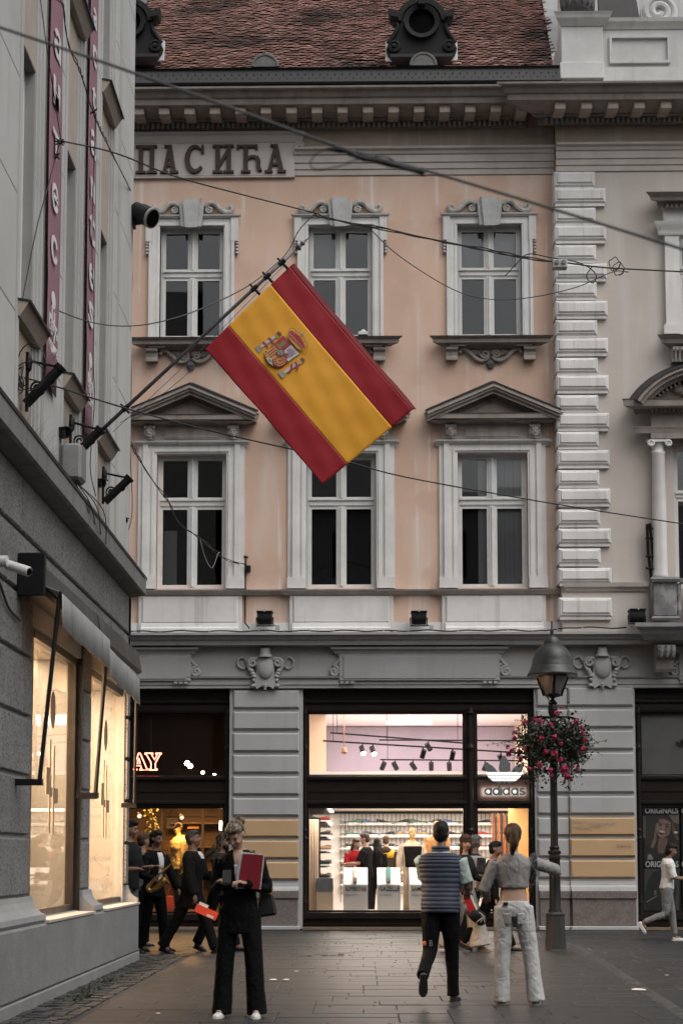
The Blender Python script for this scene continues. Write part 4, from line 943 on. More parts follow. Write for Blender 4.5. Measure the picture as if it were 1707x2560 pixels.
for q, (y0, y1, h0, h1) in enumerate(((1931, 1937, 46, 43.5), (1939.5, 1945.5, 41.5, 37), (1947.5, 1952.5, 34, 28))):
    MB().py([(gx(1259.5 - h0), gz(y0)), (gx(1259.5 + h0), gz(y0)), (gx(1259.5 + h1), gz(y1)), (gx(1259.5 - h1), gz(y1))], ys - .03, ys).build('trefoil_band', m_slit, sg)
for s in (-1, 1):
    MB().py([(gx(1259.5 + s * x), gz(y)) for x, y in ((27, 1954), (8, 1954), (9, 1959), (18, 1957))], ys - .03, ys).build('trefoil_foot', m_sgrey, sg)
MB().py([(gx(1256), gz(1954)), (gx(1263), gz(1954)), (gx(1259.5), gz(1959))], ys - .03, ys).build('trefoil_foot', m_sgrey, sg)
def ring(mb, cx, cz, ro, ri, y0, y1, n=18, a0=0, a1=2 * pi, sz=1):
    for q in range(n):
        a, b = a0 + (a1 - a0) * q / n, a0 + (a1 - a0) * (q + 1) / n
        mb.py([(cx + r * cos(t), cz + sz * r * sin(t)) for r, t in ((ri, a), (ro, a), (ro, b), (ri, b))], y0, y1)
zc = gz(1979); ro, ri, dy = 9.2 * K, 4.6 * K, .03
for ch, px in (('a', 1219), ('d', 1239), ('i', 1251.5), ('d', 1264), ('a', 1285), ('s', 1304)):
    mb = MB(); cx = gx(px)
    if ch in 'ad':
        ring(mb, cx, zc, ro, ri, ys - .035, ys - .005); mb.box(cx + ro - 4.6 * K, cx + ro, ys - .036, ys - .004, zc - ro, zc + (ro if ch == 'a' else ro * 1.75))
    elif ch == 'i': mb.box(cx - 2.4 * K, cx + 2.4 * K, ys - .036, ys - .004, zc - ro, zc + ro); mb.box(cx - 2.4 * K, cx + 2.4 * K, ys - .036, ys - .004, zc + ro * 1.2, zc + ro * 1.75)
    else:
        P = catmull([(cx + 5.5 * K, 0, zc + 5.5 * K), (cx, 0, zc + 7 * K), (cx - 5 * K, 0, zc + 5 * K), (cx - 3 * K, 0, zc + 1 * K), (cx + 3.5 * K, 0, zc - 1 * K), (cx + 5.5 * K, 0, zc - 5 * K), (cx, 0, zc - 7 * K), (cx - 6 * K, 0, zc - 5.5 * K)], 3)
        for i in range(len(P) - 1): seg(mb, P[i].x, P[i].z, P[i + 1].x + (P[i + 1].x - P[i].x) * .15, P[i + 1].z + (P[i + 1].z - P[i].z) * .15, 4.6 * K, ys - .035 - .0005 * i, ys - .005)
    mb.build('letter', m_sgrey, sg)
    if ch in 'ad': MB().lathe([(.001, 0), (ri, 0), (ri, .01), (.001, .011)], (cx, ys - .005, zc), 14, Matrix.Rotation(pi / 2, 3, 'X')).build('lit_bowl', m_slit, sg)
area('sign backlight', ((gx(1259)), ys + .004, zc), .85, .16, 1.6, (1, .95, .9), (pi / 2, 0, 0))
pb = MB(); pb.box(xf(1192), xf(1322), YF - .05, YF, zf(2003), zf(1945)); pb.build('sign_board', M('sign board brown', (.05, .028, .02), .4, .3, 4), sfA)

# ---- brown clothing shop on the left
m_brown = M('shop brown boards', (.10, .052, .026), .6, .35, 1.5); m_brownd = M('shop dark boards', (.03, .018, .012), .6, .3, 2)
lx0, lx1 = xf(140), xf(580); YBL = D + 3.2
rmL = room('clothing_shop_room', lx0, lx1, YF + .2, YBL, FZ, 4.6, (m_brownd, m_brownd, m_brownd, m_brownd))
MB().box(lx0, lx1, D + 1.1, YBL, 2.6, 2.75).build('mezzanine', m_brownd, rmL)
bk = MB()
for q in range(9): bk.box(lx0, lx1, YBL - .06, YBL - .02, FZ + q * .24, FZ + q * .24 + .225)
kind(bk.build('back_boards', m_brown, rmL), 'stuff')
for z in (FZ + .75, FZ + 1.25, FZ + 1.75): MB().box(xf(380), lx1, YBL - .45, YBL - .06, z, z + .03).build('shelf', m_brown, rmL)
for px in (410, 510, 553): MB().box(xf(px, 2100, YBL), xf(px, 2100, YBL) + .05, YBL - .46, YBL - .4, FZ, 2.6).build('shelf_post', m_brownd, rmL)
area('clothing shop light', (xf(440), D + 1.6, 2.57), 2.4, .9, 55, (1, .55, .18))
area('clothing shop upper light', (xf(480), D + 1.6, 4.5), 1.6, .8, 1.5, (1, .6, .3))
def bag(px, py, w, h, Y, col, label):
    a = atY(px, py, Y); mb = MB(); mb.prism([(a.x - w / 2, Y, a.z), (a.x + w / 2, Y, a.z), (a.x + w * .42, Y + .05, a.z + h), (a.x - w * .42, Y + .05, a.z + h)], [(a.x - w / 2, Y + .16, a.z), (a.x + w / 2, Y + .16, a.z), (a.x + w * .42, Y + .12, a.z + h), (a.x - w * .42, Y + .12, a.z + h)])
    o = mb.build('handbag', M('bag ' + label, col, .6, .2, 6), None, bevel=.012); MB().tube([(a.x + w * .3 * cos(t), Y + .08, a.z + h + .5 * h * sin(t)) for t in [pi * q / 10 for q in range(11)]], .012, 6).build('strap', M('bag ' + label, col), o); tag(o, label, 'bag')
bag(431, 2073, .3, .26, YBL - .36, (.02, .012, .01), 'dark bag with a tall strap on the clothing shop shelf'); bag(483, 2072, .26, .09, YBL - .36, (.5, .22, .05), 'flat tan bag on the clothing shop shelf')
bag(425, 2278, .18, .3, D + .7, (.4, .05, .03), 'red bag at the bottom of the clothing shop window'); bag(441, 2278, .14, .34, D + .8, (.4, .2, .06), 'tan bag at the bottom of the clothing shop window')
def spot(px, py, Y, r, st, label, col=(1, .82, .5)):
    c = atY(px, py, Y); mb = MB(); d = Vector((.3, -.8, -.45)).normalized(); mb.tube([c - d * .14, c - d * .02, c], [.02, r, r * 1.05], 12); o = mb.build('spot_lamp', m_black, None, smooth=.8); MB().tube([c, c + d * .006], r * .9, 12).build('lens', glow('warm lens %g' % st, col, st), o); tag(o, label, 'lamp', 'spot lamps in the clothing shop')
spot(468, 1908, D + .9, .055, 30, 'upper of the twin lit spots above the clothing shop window'); spot(476, 1915, D + .9, .055, 30, 'lower of the twin lit spots above the clothing shop window')
spot(507, 1931, D + 1.2, .035, 24, 'small lit spot between the twin spots and the pillar'); spot(536, 1938, D + 1.2, .04, 24, 'lit spot nearest the grey pillar in the clothing shop')
spot(349, 2040, D + .6, .05, .6, 'silver spot head over the leftmost passer-by'); spot(455, 2044, D + .6, .045, .6, 'silver spot head above the glowing mannequin')
tb_ = MB(); a, b = atY(552, 2053, D + .8), atY(552, 2075, D + .8); tb_.tube([a, b], .022, 8); o = tb_.build('tube_lamp', glow('tube lamp', (1, .85, .55), 16)); MB().tube([a, (a.x, a.y, 2.58)], .005, 5).build('cord', m_black, o); tag(o, 'short glowing tube lamp hanging beside the pillar', 'lamp')
# neon letters
ne = empty('neon_sign', (0, 0, 0)); tag(ne, 'red outlined neon letters AY hanging in the clothing shop transom', 'neon sign'); m_neon = glow('neon red', (1, .16, .09), 7)
Yn = YF + .16; gp = lambda x, y: tuple(atY(x + 5, y, Yn))
A1 = [(342, 1883), (346, 1883), (364, 1925), (345, 1925), (345, 1922.5), (350, 1922.5), (347, 1914), (337, 1914), (334, 1922.5), (338, 1922.5), (338, 1925), (329, 1925), (342, 1883)]
A2 = [(343, 1896), (338.5, 1909), (346, 1909), (343, 1896)]
Y1 = [(358, 1883), (378, 1883), (378, 1885.5), (374, 1885.5), (382, 1900), (389, 1885.5), (385, 1885.5), (385, 1883), (399, 1883), (399, 1885.5), (396, 1885.5), (384, 1908), (384, 1922.5), (389, 1922.5), (389, 1925), (368, 1925), (368, 1922.5), (373, 1922.5), (373, 1906), (361, 1885.5), (358, 1885.5), (358, 1883)]
for nm, P in (('A', (A1, A2)), ('Y', (Y1,))):
    mb = MB()
    for p in P: mb.tube([gp(*q) for q in p], .0085, 6)
    mb.build('letter', m_neon, ne)
MB().tube([gp(373, 1880), gp(373, 1786)], .004, 4).build('cord', M('grey cord', (.2, .2, .2)), ne)
# plant in the clothing shop
pl = empty('hanging_plant', tuple(atY(380, 2060, D + 1.4))); tag(pl, 'yellow lit trailing plant in the clothing shop window', 'plant'); c = atY(380, 2050, D + 1.4); pl.location = (0, 0, 0); lb = MB()
for q in range(90):
    p = c + Vector((rs.uniform(-.13, .13), rs.uniform(-.1, .1), rs.uniform(-.35, .3))); d = Vector((rs.uniform(-1, 1), rs.uniform(-1, 1), rs.uniform(-1, .3))).normalized() * .06; n_ = d.orthogonal().normalized() * .022; lb.add([p, p + d * .5 + n_, p + d, p + d * .5 - n_], [(0, 1, 2, 3)])
kind(lb.build('foliage', M('plant yellow green', (.2, .17, .03), .6, .3, 9), pl), 'stuff')
MB().lathe([(.06, -.55), (.09, -.4), (.085, -.38)], tuple(c), 10).build('pot', m_brownd, pl); MB().tube([c + Vector((0, 0, -.45)), c + Vector((.02, 0, .3))], .012, 5).build('stem', m_brownd, pl)

# ---- right shop: blind and poster
rmR = room('poster_shop_room', xf(1590), xf(1828), YF + .2, D + 1.2, FZ, 4.6, (m_dark, m_dark, m_dark, m_dark))
bl = MB(); bl.box(xf(1604), xf(1814), YF + .125, YF + .135, zf(1939), zf(1782)); tag(bl.build('blind', M('blind grey white', (.33, .33, .33), .8, .12, 2, .2, 8)), 'plain grey blind behind the transom at the right edge', 'blind')
tr = empty('small_trefoil', (0, 0, 0), sfR); y = YF + .09; gx2 = lambda p: X(p, 1860, y); gz2 = lambda p: Z(p, 1700, y)
mb = MB(); leaf(mb, gx2(1704), gz2(1847), gz2(1860), 4.5 * K, 0, y - .004, y)
for s in (-1, 1): mb.py([(gx2(1704 + s * a), gz2(b)) for a, b in ((6, 1860), (10, 1855), (16, 1853), (14, 1860))], y - .004, y)
for q, h in enumerate((14, 12, 9)): mb.py([(gx2(1704 - h), gz2(1861 + q * 1.9)), (gx2(1704 + h), gz2(1861 + q * 1.9)), (gx2(1704 + h - 1), gz2(1862.3 + q * 1.9)), (gx2(1704 - h + 1), gz2(1862.3 + q * 1.9))], y - .004, y)
mb.build('trefoil_decal', m_black, tr); 
po = MB(); yp = YF + .07; po.box(xf(1606), xf(1698), yp, yp + .01, zf(2278), zf(2019)); post = po.build('poster', M('poster black', (.008, .008, .009), .35, .1, 2)); tag(post, 'dark fashion poster of a smiling long-haired woman behind the right shop window', 'poster')
po2 = MB(); po2.box(xf(1702), xf(1790), yp, yp + .01, zf(2278), zf(2019)); post2 = po2.build('poster', M('poster black', (.01, .01, .01))); tag(post2, 'second dark poster cut off by the right picture edge', 'poster')
ypf = [yp]
def flat(name, pts, col, parent=post):
    ypf[0] -= .0012; g = lambda x, y: (X(x, y, yp), Z(y, x, yp)); return MB().py([g(x, y) for x, y in pts], ypf[0] - .0008, ypf[0]).build(name, M('print ' + name, col, .5, .12, 8), parent)
def oval(cx, cy, rx, ry, rot=0, n=20, a0=0, a1=2 * pi): return [(cx + rx * cos(t) * cos(rot) - ry * sin(t) * sin(rot), cy + rx * cos(t) * sin(rot) + ry * sin(t) * cos(rot)) for t in [a0 + (a1 - a0) * q / n for q in range(n)]]
flat('backdrop', [(1610, 2036), (1696, 2036), (1696, 2150), (1610, 2150)], (.02, .017, .015)); flat('backdrop_light', [(1670, 2036), (1696, 2036), (1696, 2060), (1682, 2056)], (.1, .085, .075)); flat('backdrop_edge', [(1606, 2040), (1612, 2040), (1613, 2095), (1607, 2095)], (.06, .055, .05))
flat('hair', [(1636, 2060), (1645, 2043), (1658, 2036), (1672, 2040), (1680, 2055), (1683, 2080), (1684, 2110), (1680, 2140), (1625, 2140), (1620, 2120), (1630, 2098)], (.014, .009, .006)); flat('hair_light', [(1637, 2062), (1642, 2052), (1639, 2085), (1640, 2100), (1630, 2125), (1622, 2122), (1633, 2095)], (.11, .075, .05))
flat('hair_right', [(1676, 2050), (1682, 2060), (1690, 2085), (1696, 2100), (1690, 2100), (1680, 2085)], (.09, .045, .02)); flat('neck', [(1645, 2095), (1668, 2095), (1665, 2115), (1668, 2130), (1644, 2135), (1642, 2115)], (.09, .06, .048)); flat('face', oval(1657, 2069, 18, 26, .2), (.15, .1, .08)); flat('cheek_shade', oval(1668, 2075, 7, 16, .2), (.11, .075, .06))
flat('fringe', oval(1655, 2051, 17, 9, .15), (.03, .02, .014)); flat('forehead', oval(1657, 2055, 13, 7, .2), (.145, .1, .08))
for ex in (1649, 1665): flat('eye', oval(ex, 2063 + (ex - 1649) * .2, 4, 1.6, .2), (.02, .012, .01)); flat('brow', oval(ex, 2057 + (ex - 1649) * .2, 5.5, 1, .2), (.03, .018, .012))
flat('nose', oval(1655, 2071, 2.6, 5, .2), (.17, .12, .095)); flat('lips', oval(1653, 2080, 9, 4.6, .2), (.16, .06, .05)); flat('teeth', oval(1653, 2079, 7.6, 2.6, .2), (.32, .3, .28)); flat('jacket', [(1608, 2112), (1630, 2120), (1644, 2134), (1668, 2132), (1690, 2115), (1696, 2150), (1608, 2150)], (.007, .007, .007)); flat('shirt', [(1618, 2136), (1626, 2136), (1632, 2149), (1616, 2149)], (.16, .15, .15))
flat('lower_photo', [(1609, 2172), (1696, 2172), (1696, 2276), (1609, 2276)], (.03, .03, .032)); flat('lower_figure', [(1618, 2200), (1630, 2180), (1650, 2172), (1680, 2180), (1690, 2220), (1680, 2276), (1612, 2276), (1610, 2230)], (.006, .006, .006)); flat('lower_hand', [(1632, 2228), (1638, 2224), (1640, 2234), (1634, 2240)], (.09, .065, .05)); flat('lower_strap', [(1612, 2254), (1640, 2238), (1641, 2241), (1614, 2257)], (.1, .085, .07))
m_ptxt = M('poster lettering', (.3, .29, .29), .6)
for (w_, px, py, parent) in (('ORIGINALS', 1610, 2034, post), ('ORIGINALS', 1611, 2168, post), ('ORIGINALS', 1701, 2034, post2), ('ORIGINALS', 1702, 2168, post2)):
    text_obj('lettering', w_, X(px, py, yp), Z(py, px, yp), yp - .035, 81 * K, 15 * K, m_ptxt, parent, .001, bold=.03)
flat('poster_trefoil', oval(1687, 2081, 5, 3), (.4, .39, .38))
# ================================================================== ground
m_ground = M('ground mortar', (.028, .027, .026), .8, .3, 5, .4, 60)
gr = MB(); gr.add([(-150, -60, -.02), (150, -60, -.02), (150, 200, -.02), (-150, 200, -.02)], [(0, 1, 2, 3)]); ground = kind(gr.build('ground', m_ground), 'structure')
m_slab = M('paving slab grey', (.031, .0318, .0326), .44, .5, .9, .12, 70, island=.27, spot=(.028, .0275, .027), spotscale=2.2, spec=.35)
pv = MB(); pv.add([(-30, -8, -.012), (30, -8, -.012), (30, D + .3, -.012), (-30, D + .3, -.012)], [(0, 1, 2, 3)]); pave = kind(pv.build('pavement', m_ground), 'structure')
rp = random.Random(21); slabs = []
y = 3.0; XW = -3.0
LX = -3.02
while y < D - .28:
    dep = rp.choice((.3, .36, .42, .48)) if y < D - 3.2 else .62
    x = -14 + rp.uniform(0, .8)
    while x < 16:
        L = rp.choice((.45, .6, .75, .9, 1.05)) if y < D - 3.2 else rp.uniform(.8, 1.1)
        x1, y1 = x + L - .008, min(y + dep, D - .28) - .009
        if y < 19.6: x = max(x, LX + .58); x1 = max(x1, x + .05)
        if x1 - x > .12:
            c = Vector(((x + x1) / 2, y + dep / 2, 0)); slabs.append((c, x, x1, y, y1))
        x = x1 + .008
    y += dep
def slab_geo(mb, x, x1, y, y1, h, ox=0, oy=0):
    c = .004; t = [rp.uniform(-.0012, .0012) for _ in range(4)]
    tp = [(x + c - ox, y + c - oy, h + t[0]), (x1 - c - ox, y + c - oy, h + t[1]), (x1 - c - ox, y1 - c - oy, h + t[2]), (x + c - ox, y1 - c - oy, h + t[3])]
    md = [(x - ox, y - oy, h - .003), (x1 - ox, y - oy, h - .003), (x1 - ox, y1 - oy, h - .003), (x - ox, y1 - oy, h - .003)]
    mb.add(tp + md, [(0, 1, 2, 3)] + [(k, 4 + k, 4 + (k + 1) % 4, (k + 1) % 4) for k in range(4)])
def inview(c):
    d = c - Vector((0, 0, CAMH)); fw = Vector((-sin(YAW), cos(YAW), 0)); t = d.dot(fw)
    if t < 1: return 0
    px = 853.5 + FPX * (d.dot(Vector((cos(YAW), sin(YAW), 0))) / t); py = HOR + FPX * CAMH / t
    return 1 / t if -40 < px < 1747 and py < 2620 else 0
slabs.sort(key=lambda s_: -inview(s_[0])); rest = MB()
for q, (c, x, x1, y, y1) in enumerate(slabs):
    h = rp.uniform(-.002, .002)
    if q < 300 and inview(c) > 0:
        mb = MB(); slab_geo(mb, x, x1, y, y1, h, c.x, c.y); mb.build('slab', m_slab, pave, loc=(c.x, c.y, 0))
    else: slab_geo(rest, x, x1, y, y1, h)
kind(rest.build('slabs', m_slab, pave), 'stuff')
# small dark setts along the foot of the left building, and the drain strip on the right
m_sett = M('sett dark granite', (.045, .044, .043), .6, .35, 6, .4, 50, island=.35)
sb = MB(); yy = 4
while yy < 19.6:
    for q in range(5):
        x = LX + .02 + q * .11 + rp.uniform(-.01, .01); sb.box(x, x + .095, yy, yy + .1, -.02, rp.uniform(-.004, .012))
    yy += .115
for q in range(28):
    for r_ in range(4):
        x = LX - .3 + q * .11; sb.box(x, x + .095, 19.62 + r_ * .115, 19.72 + r_ * .115, -.02, rp.uniform(-.004, .008))
kind(sb.build('setts', m_sett, pave), 'stuff')
gm = MB(); rgm = random.Random(2)
for q in range(420):
    x, y = rgm.uniform(-2.3, 5.5), rgm.uniform(9, D - .6); r_ = rgm.uniform(.008, .022); gm.pz([(x + r_ * cos(t) * rgm.uniform(.7, 1), y + r_ * sin(t) * rgm.uniform(.7, 1)) for t in [2 * pi * i / 7 for i in range(7)]], -.003, .0045)
kind(gm.build('gum_spots', M('old gum', (.075, .072, .07), .8, .5, 3, island=.7), pave), 'stuff')
dr = MB(); a, b = atG(1437, 2362), atG(1760, 2572); d = (b - a).normalized(); n_ = Vector((-d.y, d.x, 0)) * .07; dr.prism([a + n_ + Vector((0, 0, .003)), a - n_ + Vector((0, 0, .003)), a - n_ - Vector((0, 0, .03)), a + n_ - Vector((0, 0, .03))], [b + n_ + Vector((0, 0, .003)), b - n_ + Vector((0, 0, .003)), b - n_ - Vector((0, 0, .03)), b + n_ - Vector((0, 0, .03))])
L = (b - a).length
for q in range(int(L / .3)):
    c = a + d * (q * .3 + .15); dr.prism([c + n_ * .6 + Vector((0, 0, .006)), c - n_ * .6 + Vector((0, 0, .006)), c - n_ * .6, c + n_ * .6], [c + n_ * .6 + d * .2 + Vector((0, 0, .006)), c - n_ * .6 + d * .2 + Vector((0, 0, .006)), c - n_ * .6 + d * .2, c + n_ * .6 + d * .2])
dr.build('drain_strip', m_sett, pave)
# litter: scraps of paper
m_paper = M('paper scrap', (.6, .6, .58), .8)
for q, (px, py, w, lab) in enumerate(((1595, 2475, .1, 'largest white paper scrap lying on the paving at the right'), (683, 2450, .05, 'small white paper scrap right of the woman with the phone'), (716, 2450, .045, 'paper scrap second from the woman with the phone'), (741, 2429, .03, 'tiny paper scrap on the paving toward the shop window'), (1666, 2439, .025, 'tiny paper scrap on the paving near the right picture edge'), (395, 2535, .03, 'tiny paper scrap on the paving near the left building'))):
    c = atG(px, py); mb = MB(); P = [(c.x + w * cos(t) * rp.uniform(.6, 1), c.y + w * 1.2 * sin(t) * rp.uniform(.6, 1)) for t in [2 * pi * i / 7 for i in range(7)]]; mb.pz(P, .004, .009); tag(mb.build('paper_scrap', m_paper), lab, 'litter')

# ================================================================== bank building on the left
bank = empty('bank_building', (-3.2, 15, 0)); tag(bank, 'pale stone corner building with dark granite ground floor and lit windows on the left', 'building'); bank.location = (0, 0, 0)
XB = -3.17; YC = atX(329, 900, XB).y; YC0 = YC
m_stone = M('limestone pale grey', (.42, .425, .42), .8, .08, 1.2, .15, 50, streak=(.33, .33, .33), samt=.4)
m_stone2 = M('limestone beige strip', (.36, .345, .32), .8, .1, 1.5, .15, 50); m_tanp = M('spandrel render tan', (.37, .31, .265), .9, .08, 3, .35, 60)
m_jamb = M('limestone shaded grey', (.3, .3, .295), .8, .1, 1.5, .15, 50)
m_gran = M('granite dark speckled', (.175, .175, .175), .7, .2, 2, .4, 90, spot=(.035, .035, .036), spotscale=42)
m_granp = M('granite plinth', (.2, .2, .2), .75, .18, 2.5, .5, 110, spot=(.14, .14, .14), spotscale=70)
m_led = M('ledge concrete', (.17, .17, .168), .8, .2, 2, .2, 40, streak=(.07, .07, .07), samt=.6)
zl0, zl1 = atX(351, 1472, -2.95).z, atX(359, 1437, -2.95).z
# backing core (behind the stone skin, with openings for the two display windows)
ZT = 16.0; YN = 2.0
core = MB()
GX = XB - .09                                   # glass plane of the display windows
win = []
for p0, p1 in ((50, 184), (206, 303)):
    win.append((atX(p0, 2000, GX).y, atX(p1, 2000, GX).y))
WZ0, WZ1 = atX(75, 2294, GX).z, 3.62
ys_ = [YN, win[0][0], win[0][1], win[1][0], win[1][1], YC - .02]
for i in range(0, 6, 2): core.box(-9, XB - .03, ys_[i], ys_[i + 1], 0, zl0) if i == 0 else core.box(XB - .6, XB - .03, ys_[i], ys_[i + 1], 0, zl0)
for a, b in win: core.box(XB - .6, XB - .03, a, b, WZ1, zl0); core.box(XB - .6, XB - .03, a, b, 0, WZ0)
core.box(-9, XB - .6, win[0][0], YC - .02, zl0 - .3, zl0); core.box(-9, XB - .6, YC - .12, YC - .02, 0, zl0 - .3)
core.box(-9, XB - .24, YN, YC - .02, zl0, ZT)
core.build('core', m_jamb, bank)
# granite blocks, course by course
zc_ = [WZ0 + .22]; 
while zc_[-1] < zl0 - .3: zc_.append(zc_[-1] + .565)
zc_[-1] = zl0 - .002
def blocks(y0, y1, first):
    for j in range(len(zc_) - 1):
        z0, z1 = zc_[j], zc_[j + 1]
        if y1 - y0 < 1.0: cuts = [y0, y1]
        else:
            cuts = [y1]; c = y1 - (.36 if j % 2 else .5)
            while c > y0 + .2: cuts.append(c); c -= .62
            cuts.append(y0); cuts = cuts[::-1]
        for a, b in zip(cuts, cuts[1:]):
            MB().add(*chbox(XB - .03, XB + .012, a + .004, b - .004, z0 + .02, z1 - .02, .014)).build('stone_block', m_gran, bank)
def chbox(x0, x1, y0, y1, z0, z1, c):          # chamfered toward +x
    f = [(x1, y0 + c, z0 + c), (x1, y1 - c, z0 + c), (x1, y1 - c, z1 - c), (x1, y0 + c, z1 - c)]; m = [(x1 - c, y0, z0), (x1 - c, y1, z0), (x1 - c, y1, z1), (x1 - c, y0, z1)]; b = [(x0, y0, z0), (x0, y1, z0), (x0, y1, z1), (x0, y0, z1)]
    fs = [(0, 1, 2, 3), (8, 11, 10, 9)]
    for k in range(4): n = (k + 1) % 4; fs += [(k, 4 + k, 4 + n, n), (4 + k, 8 + k, 8 + n, 4 + n)]
    return f + m + b, fs
piers = [(8.2, win[0][0]), (win[0][1] + .03, win[1][0] - .03), (win[1][1] + .03, YC)]
for a, b in piers: blocks(a, b, True)
c_ = MB()
for j in range(1, len(zc_) - 1): pass
# stone band above the windows
for j in range(len(zc_) - 1):
    z0, z1 = zc_[j], zc_[j + 1]
    if z1 < WZ1 + .25: continue
    a = win[0][0]
    cuts = [win[0][0], win[0][0] + .62, win[0][0] + 1.24, win[0][1] + .03, win[1][0] - .03, win[1][0] + .6, win[1][0] + 1.2, win[1][1] + .03]
    for i in (0, 1, 2, 4, 5, 6): MB().add(*chbox(XB - .03, XB + .012, cuts[i] + .004, cuts[i + 1] - .004, max(z0, WZ1 + .02) + .02, z1 - .02, .014)).build('stone_block', m_gran, bank)
# plinth with sill and curved feet
XP = -2.99
pb = MB(); ZPL = atX(359, 2258, XP).z
pb.add(*chbox(XB - .5, XP, YN, YC + .06, .12, ZPL, .02)); pb.build('plinth', m_granp, bank)
MB().add(*chbox(XB - .5, XP + .012, YN, YC + .075, -.01, .115, .01)).build('plinth_base', M('base stone pale', (.2, .2, .2), .8, .15, 3, .3, 50), bank)
m_foot = M('stone foot grey', (.27, .27, .268), .7, .12, 4, .3, 60)
for a, b in piers:
    fb = MB(); prof = [(XB - .03, WZ0 + .22), (XB + .02, WZ0 + .22), (XB + .03, WZ0 + .17), (XB + .06, WZ0 + .11), (XB + .12, WZ0 + .06), (XB + .155, WZ0 + .05), (XB + .16, WZ0 + .0), (XB + .14, WZ0 - .03), (XB - .03, WZ0 - .03)]
    fb.prism([(x, a, z) for x, z in prof], [(x, b + (.1 if b < YC - .5 else .06), z) for x, z in prof]); fb.build('pier_foot', m_foot, bank)
for a, b in win: MB().box(XB - .5, XP + .01, a + .08, b - .02, ZPL - .0, ZPL + .025).build('window_sill', M('sill stone', (.36, .34, .32), .6, .1, 4), bank)
# display windows
m_bronze = M('bronze frame', (.03, .024, .02), .4, .2, 5, metal=.3); m_bankglass = glass('bank glass', (.96, .94, .9), .55)
m_bcream = M('bank wall cream', (.68, .54, .4), .8, .06, .8)
for k_, (a, b) in enumerate(win):
    nw = atX((74, 221)[k_], 2000, GX).y - a; wf = MB(); wf.box(GX - .05, GX + .02, a, a + nw, WZ0, WZ1); wf.box(GX - .06, GX + .03, b - .1, b, WZ0, WZ1); wf.box(GX - .05, GX + .03, a + nw, b - .1, WZ0, WZ0 + .07); wf.box(GX - .05, GX + .03, a + nw, b - .1, WZ1 - .08, WZ1)
    wf.box(GX + .03, XB - .002, b - .02, b, WZ0, WZ1)
    f = wf.build('display_window', m_bronze, bank)
    MB().box(GX - .004, GX, a + nw, b - .1, WZ0 + .07, WZ1 - .08).build('pane', m_bankglass, f)
    # frosted emblem of the bank on the glass: bars and crossing blocks
    de = MB(); yc = (a + b) / 2 + .1; zc0 = 1.95
    for (y0, y1, z0, z1) in ((yc - .09, yc - .03, 1.62, 2.6), (yc + .09, yc + .15, 1.6, 2.55), (yc - .24, yc - .1, 2.02, 2.24), (yc - .03, yc + .06, 2.0, 2.1), (yc + .15, yc + .32, 1.94, 2.1), (yc - .24, yc - .09, 2.24, 2.3)): de.box(GX + .002, GX + .004, y0, y1, z0, z1)
    de.py([(0, 0)] * 3, 0, 0) if False else None
    P = [(yc + .02 + .13 * cos(t), 2.92 + .2 * sin(t)) for t in [2 * pi * q / 16 for q in range(16)]]; de.prism([(GX + .002, y, z) for y, z in P], [(GX + .004, y, z) for y, z in P])
    de.build('glass_emblem', M('frosted emblem', (.3, .2, .12), .6), f)
ib = empty('bank_room', (0, 0, 0), bank); xi0 = XB - 3.2
MB().box(xi0 - .1, xi0, win[0][0] - 1, YC - .13, .3, 3.9).build('back_wall', m_bcream, ib); MB().box(xi0, XB - .61, win[0][0] - 1.1, win[0][0] - 1, .3, 3.9).build('side_wall', m_bcream, ib); MB().box(xi0, XB - .61, YC - .16, YC - .13, .3, 3.9).build('side_wall', m_bcream, ib)
MB().box(xi0, XB - .55, win[0][0] - 1, YC - .13, 3.9, 4.0).build('ceiling', m_bcream, ib); MB().box(xi0, XB - .55, win[0][0] - 1, YC - .13, .25, .3).build('floor', m_bcream, ib)
for q, yy in enumerate((win[0][1] - .2, win[1][1] - .25)):
    MB().box(XB - 1.6, XB - .7, yy, yy + .12, .3, 3.6).build('partition', m_bcream, ib); MB().box(XB - 1.58, XB - .72, yy - .03, yy - .005, .3, 1.95).build('white_screen', M('screen white', (.8, .76, .7), .6), ib)
    MB().lathe([(.5, 0), (.5, .08)], (XB - 1.1, yy - .08, 1.1), 24, Matrix.Rotation(pi / 2, 3, 'X')).build('arch_panel', M('arch panel tan', (.5, .34, .2), .7), ib)
for k_, (a, b) in enumerate(win):
    for q, (dz, w_, h_, cc) in enumerate(((1.75, .34, .46, (.3, .22, .16)), (2.45, .3, .3, (.5, .4, .3)), (1.3, .42, .3, (.35, .3, .27)))):
        MB().box(XB - 1.55 + q * .26, XB - 1.55 + q * .26 + w_ * .7, b - .24 - .012, b - .232, dz, dz + h_).build('wall_picture', M('picture %d' % q, cc, .6, .3, 5), ib)
    MB().tube([(XB - 1.2, a + .3, 3.0), (XB - 1.2, b - .3, 3.0)], .03, 8).build('ceiling_tube', glow('bank tube lamp', (1, .9, .75), 3), ib); MB().box(XB - 2.6, XB - 2.2, a + .2, b - .5, .3, 1.4).build('counter', m_white, ib)
ds = MB(); ds.box(XB - 1.5, XB - .75, win[0][0] + .3, win[0][0] + .9, .3, 1.25); ds.box(XB - 1.52, XB - .73, win[0][0] + .28, win[0][0] + .92, 1.25, 1.3); tag(ds.build('desk', m_white), 'white desk inside the first lit window of the bank', 'desk')
area('bank ceiling light', (XB - 1.8, (win[0][0] + YC) / 2, 3.85), 2.2, 4.6, 900, (1, .74, .5))
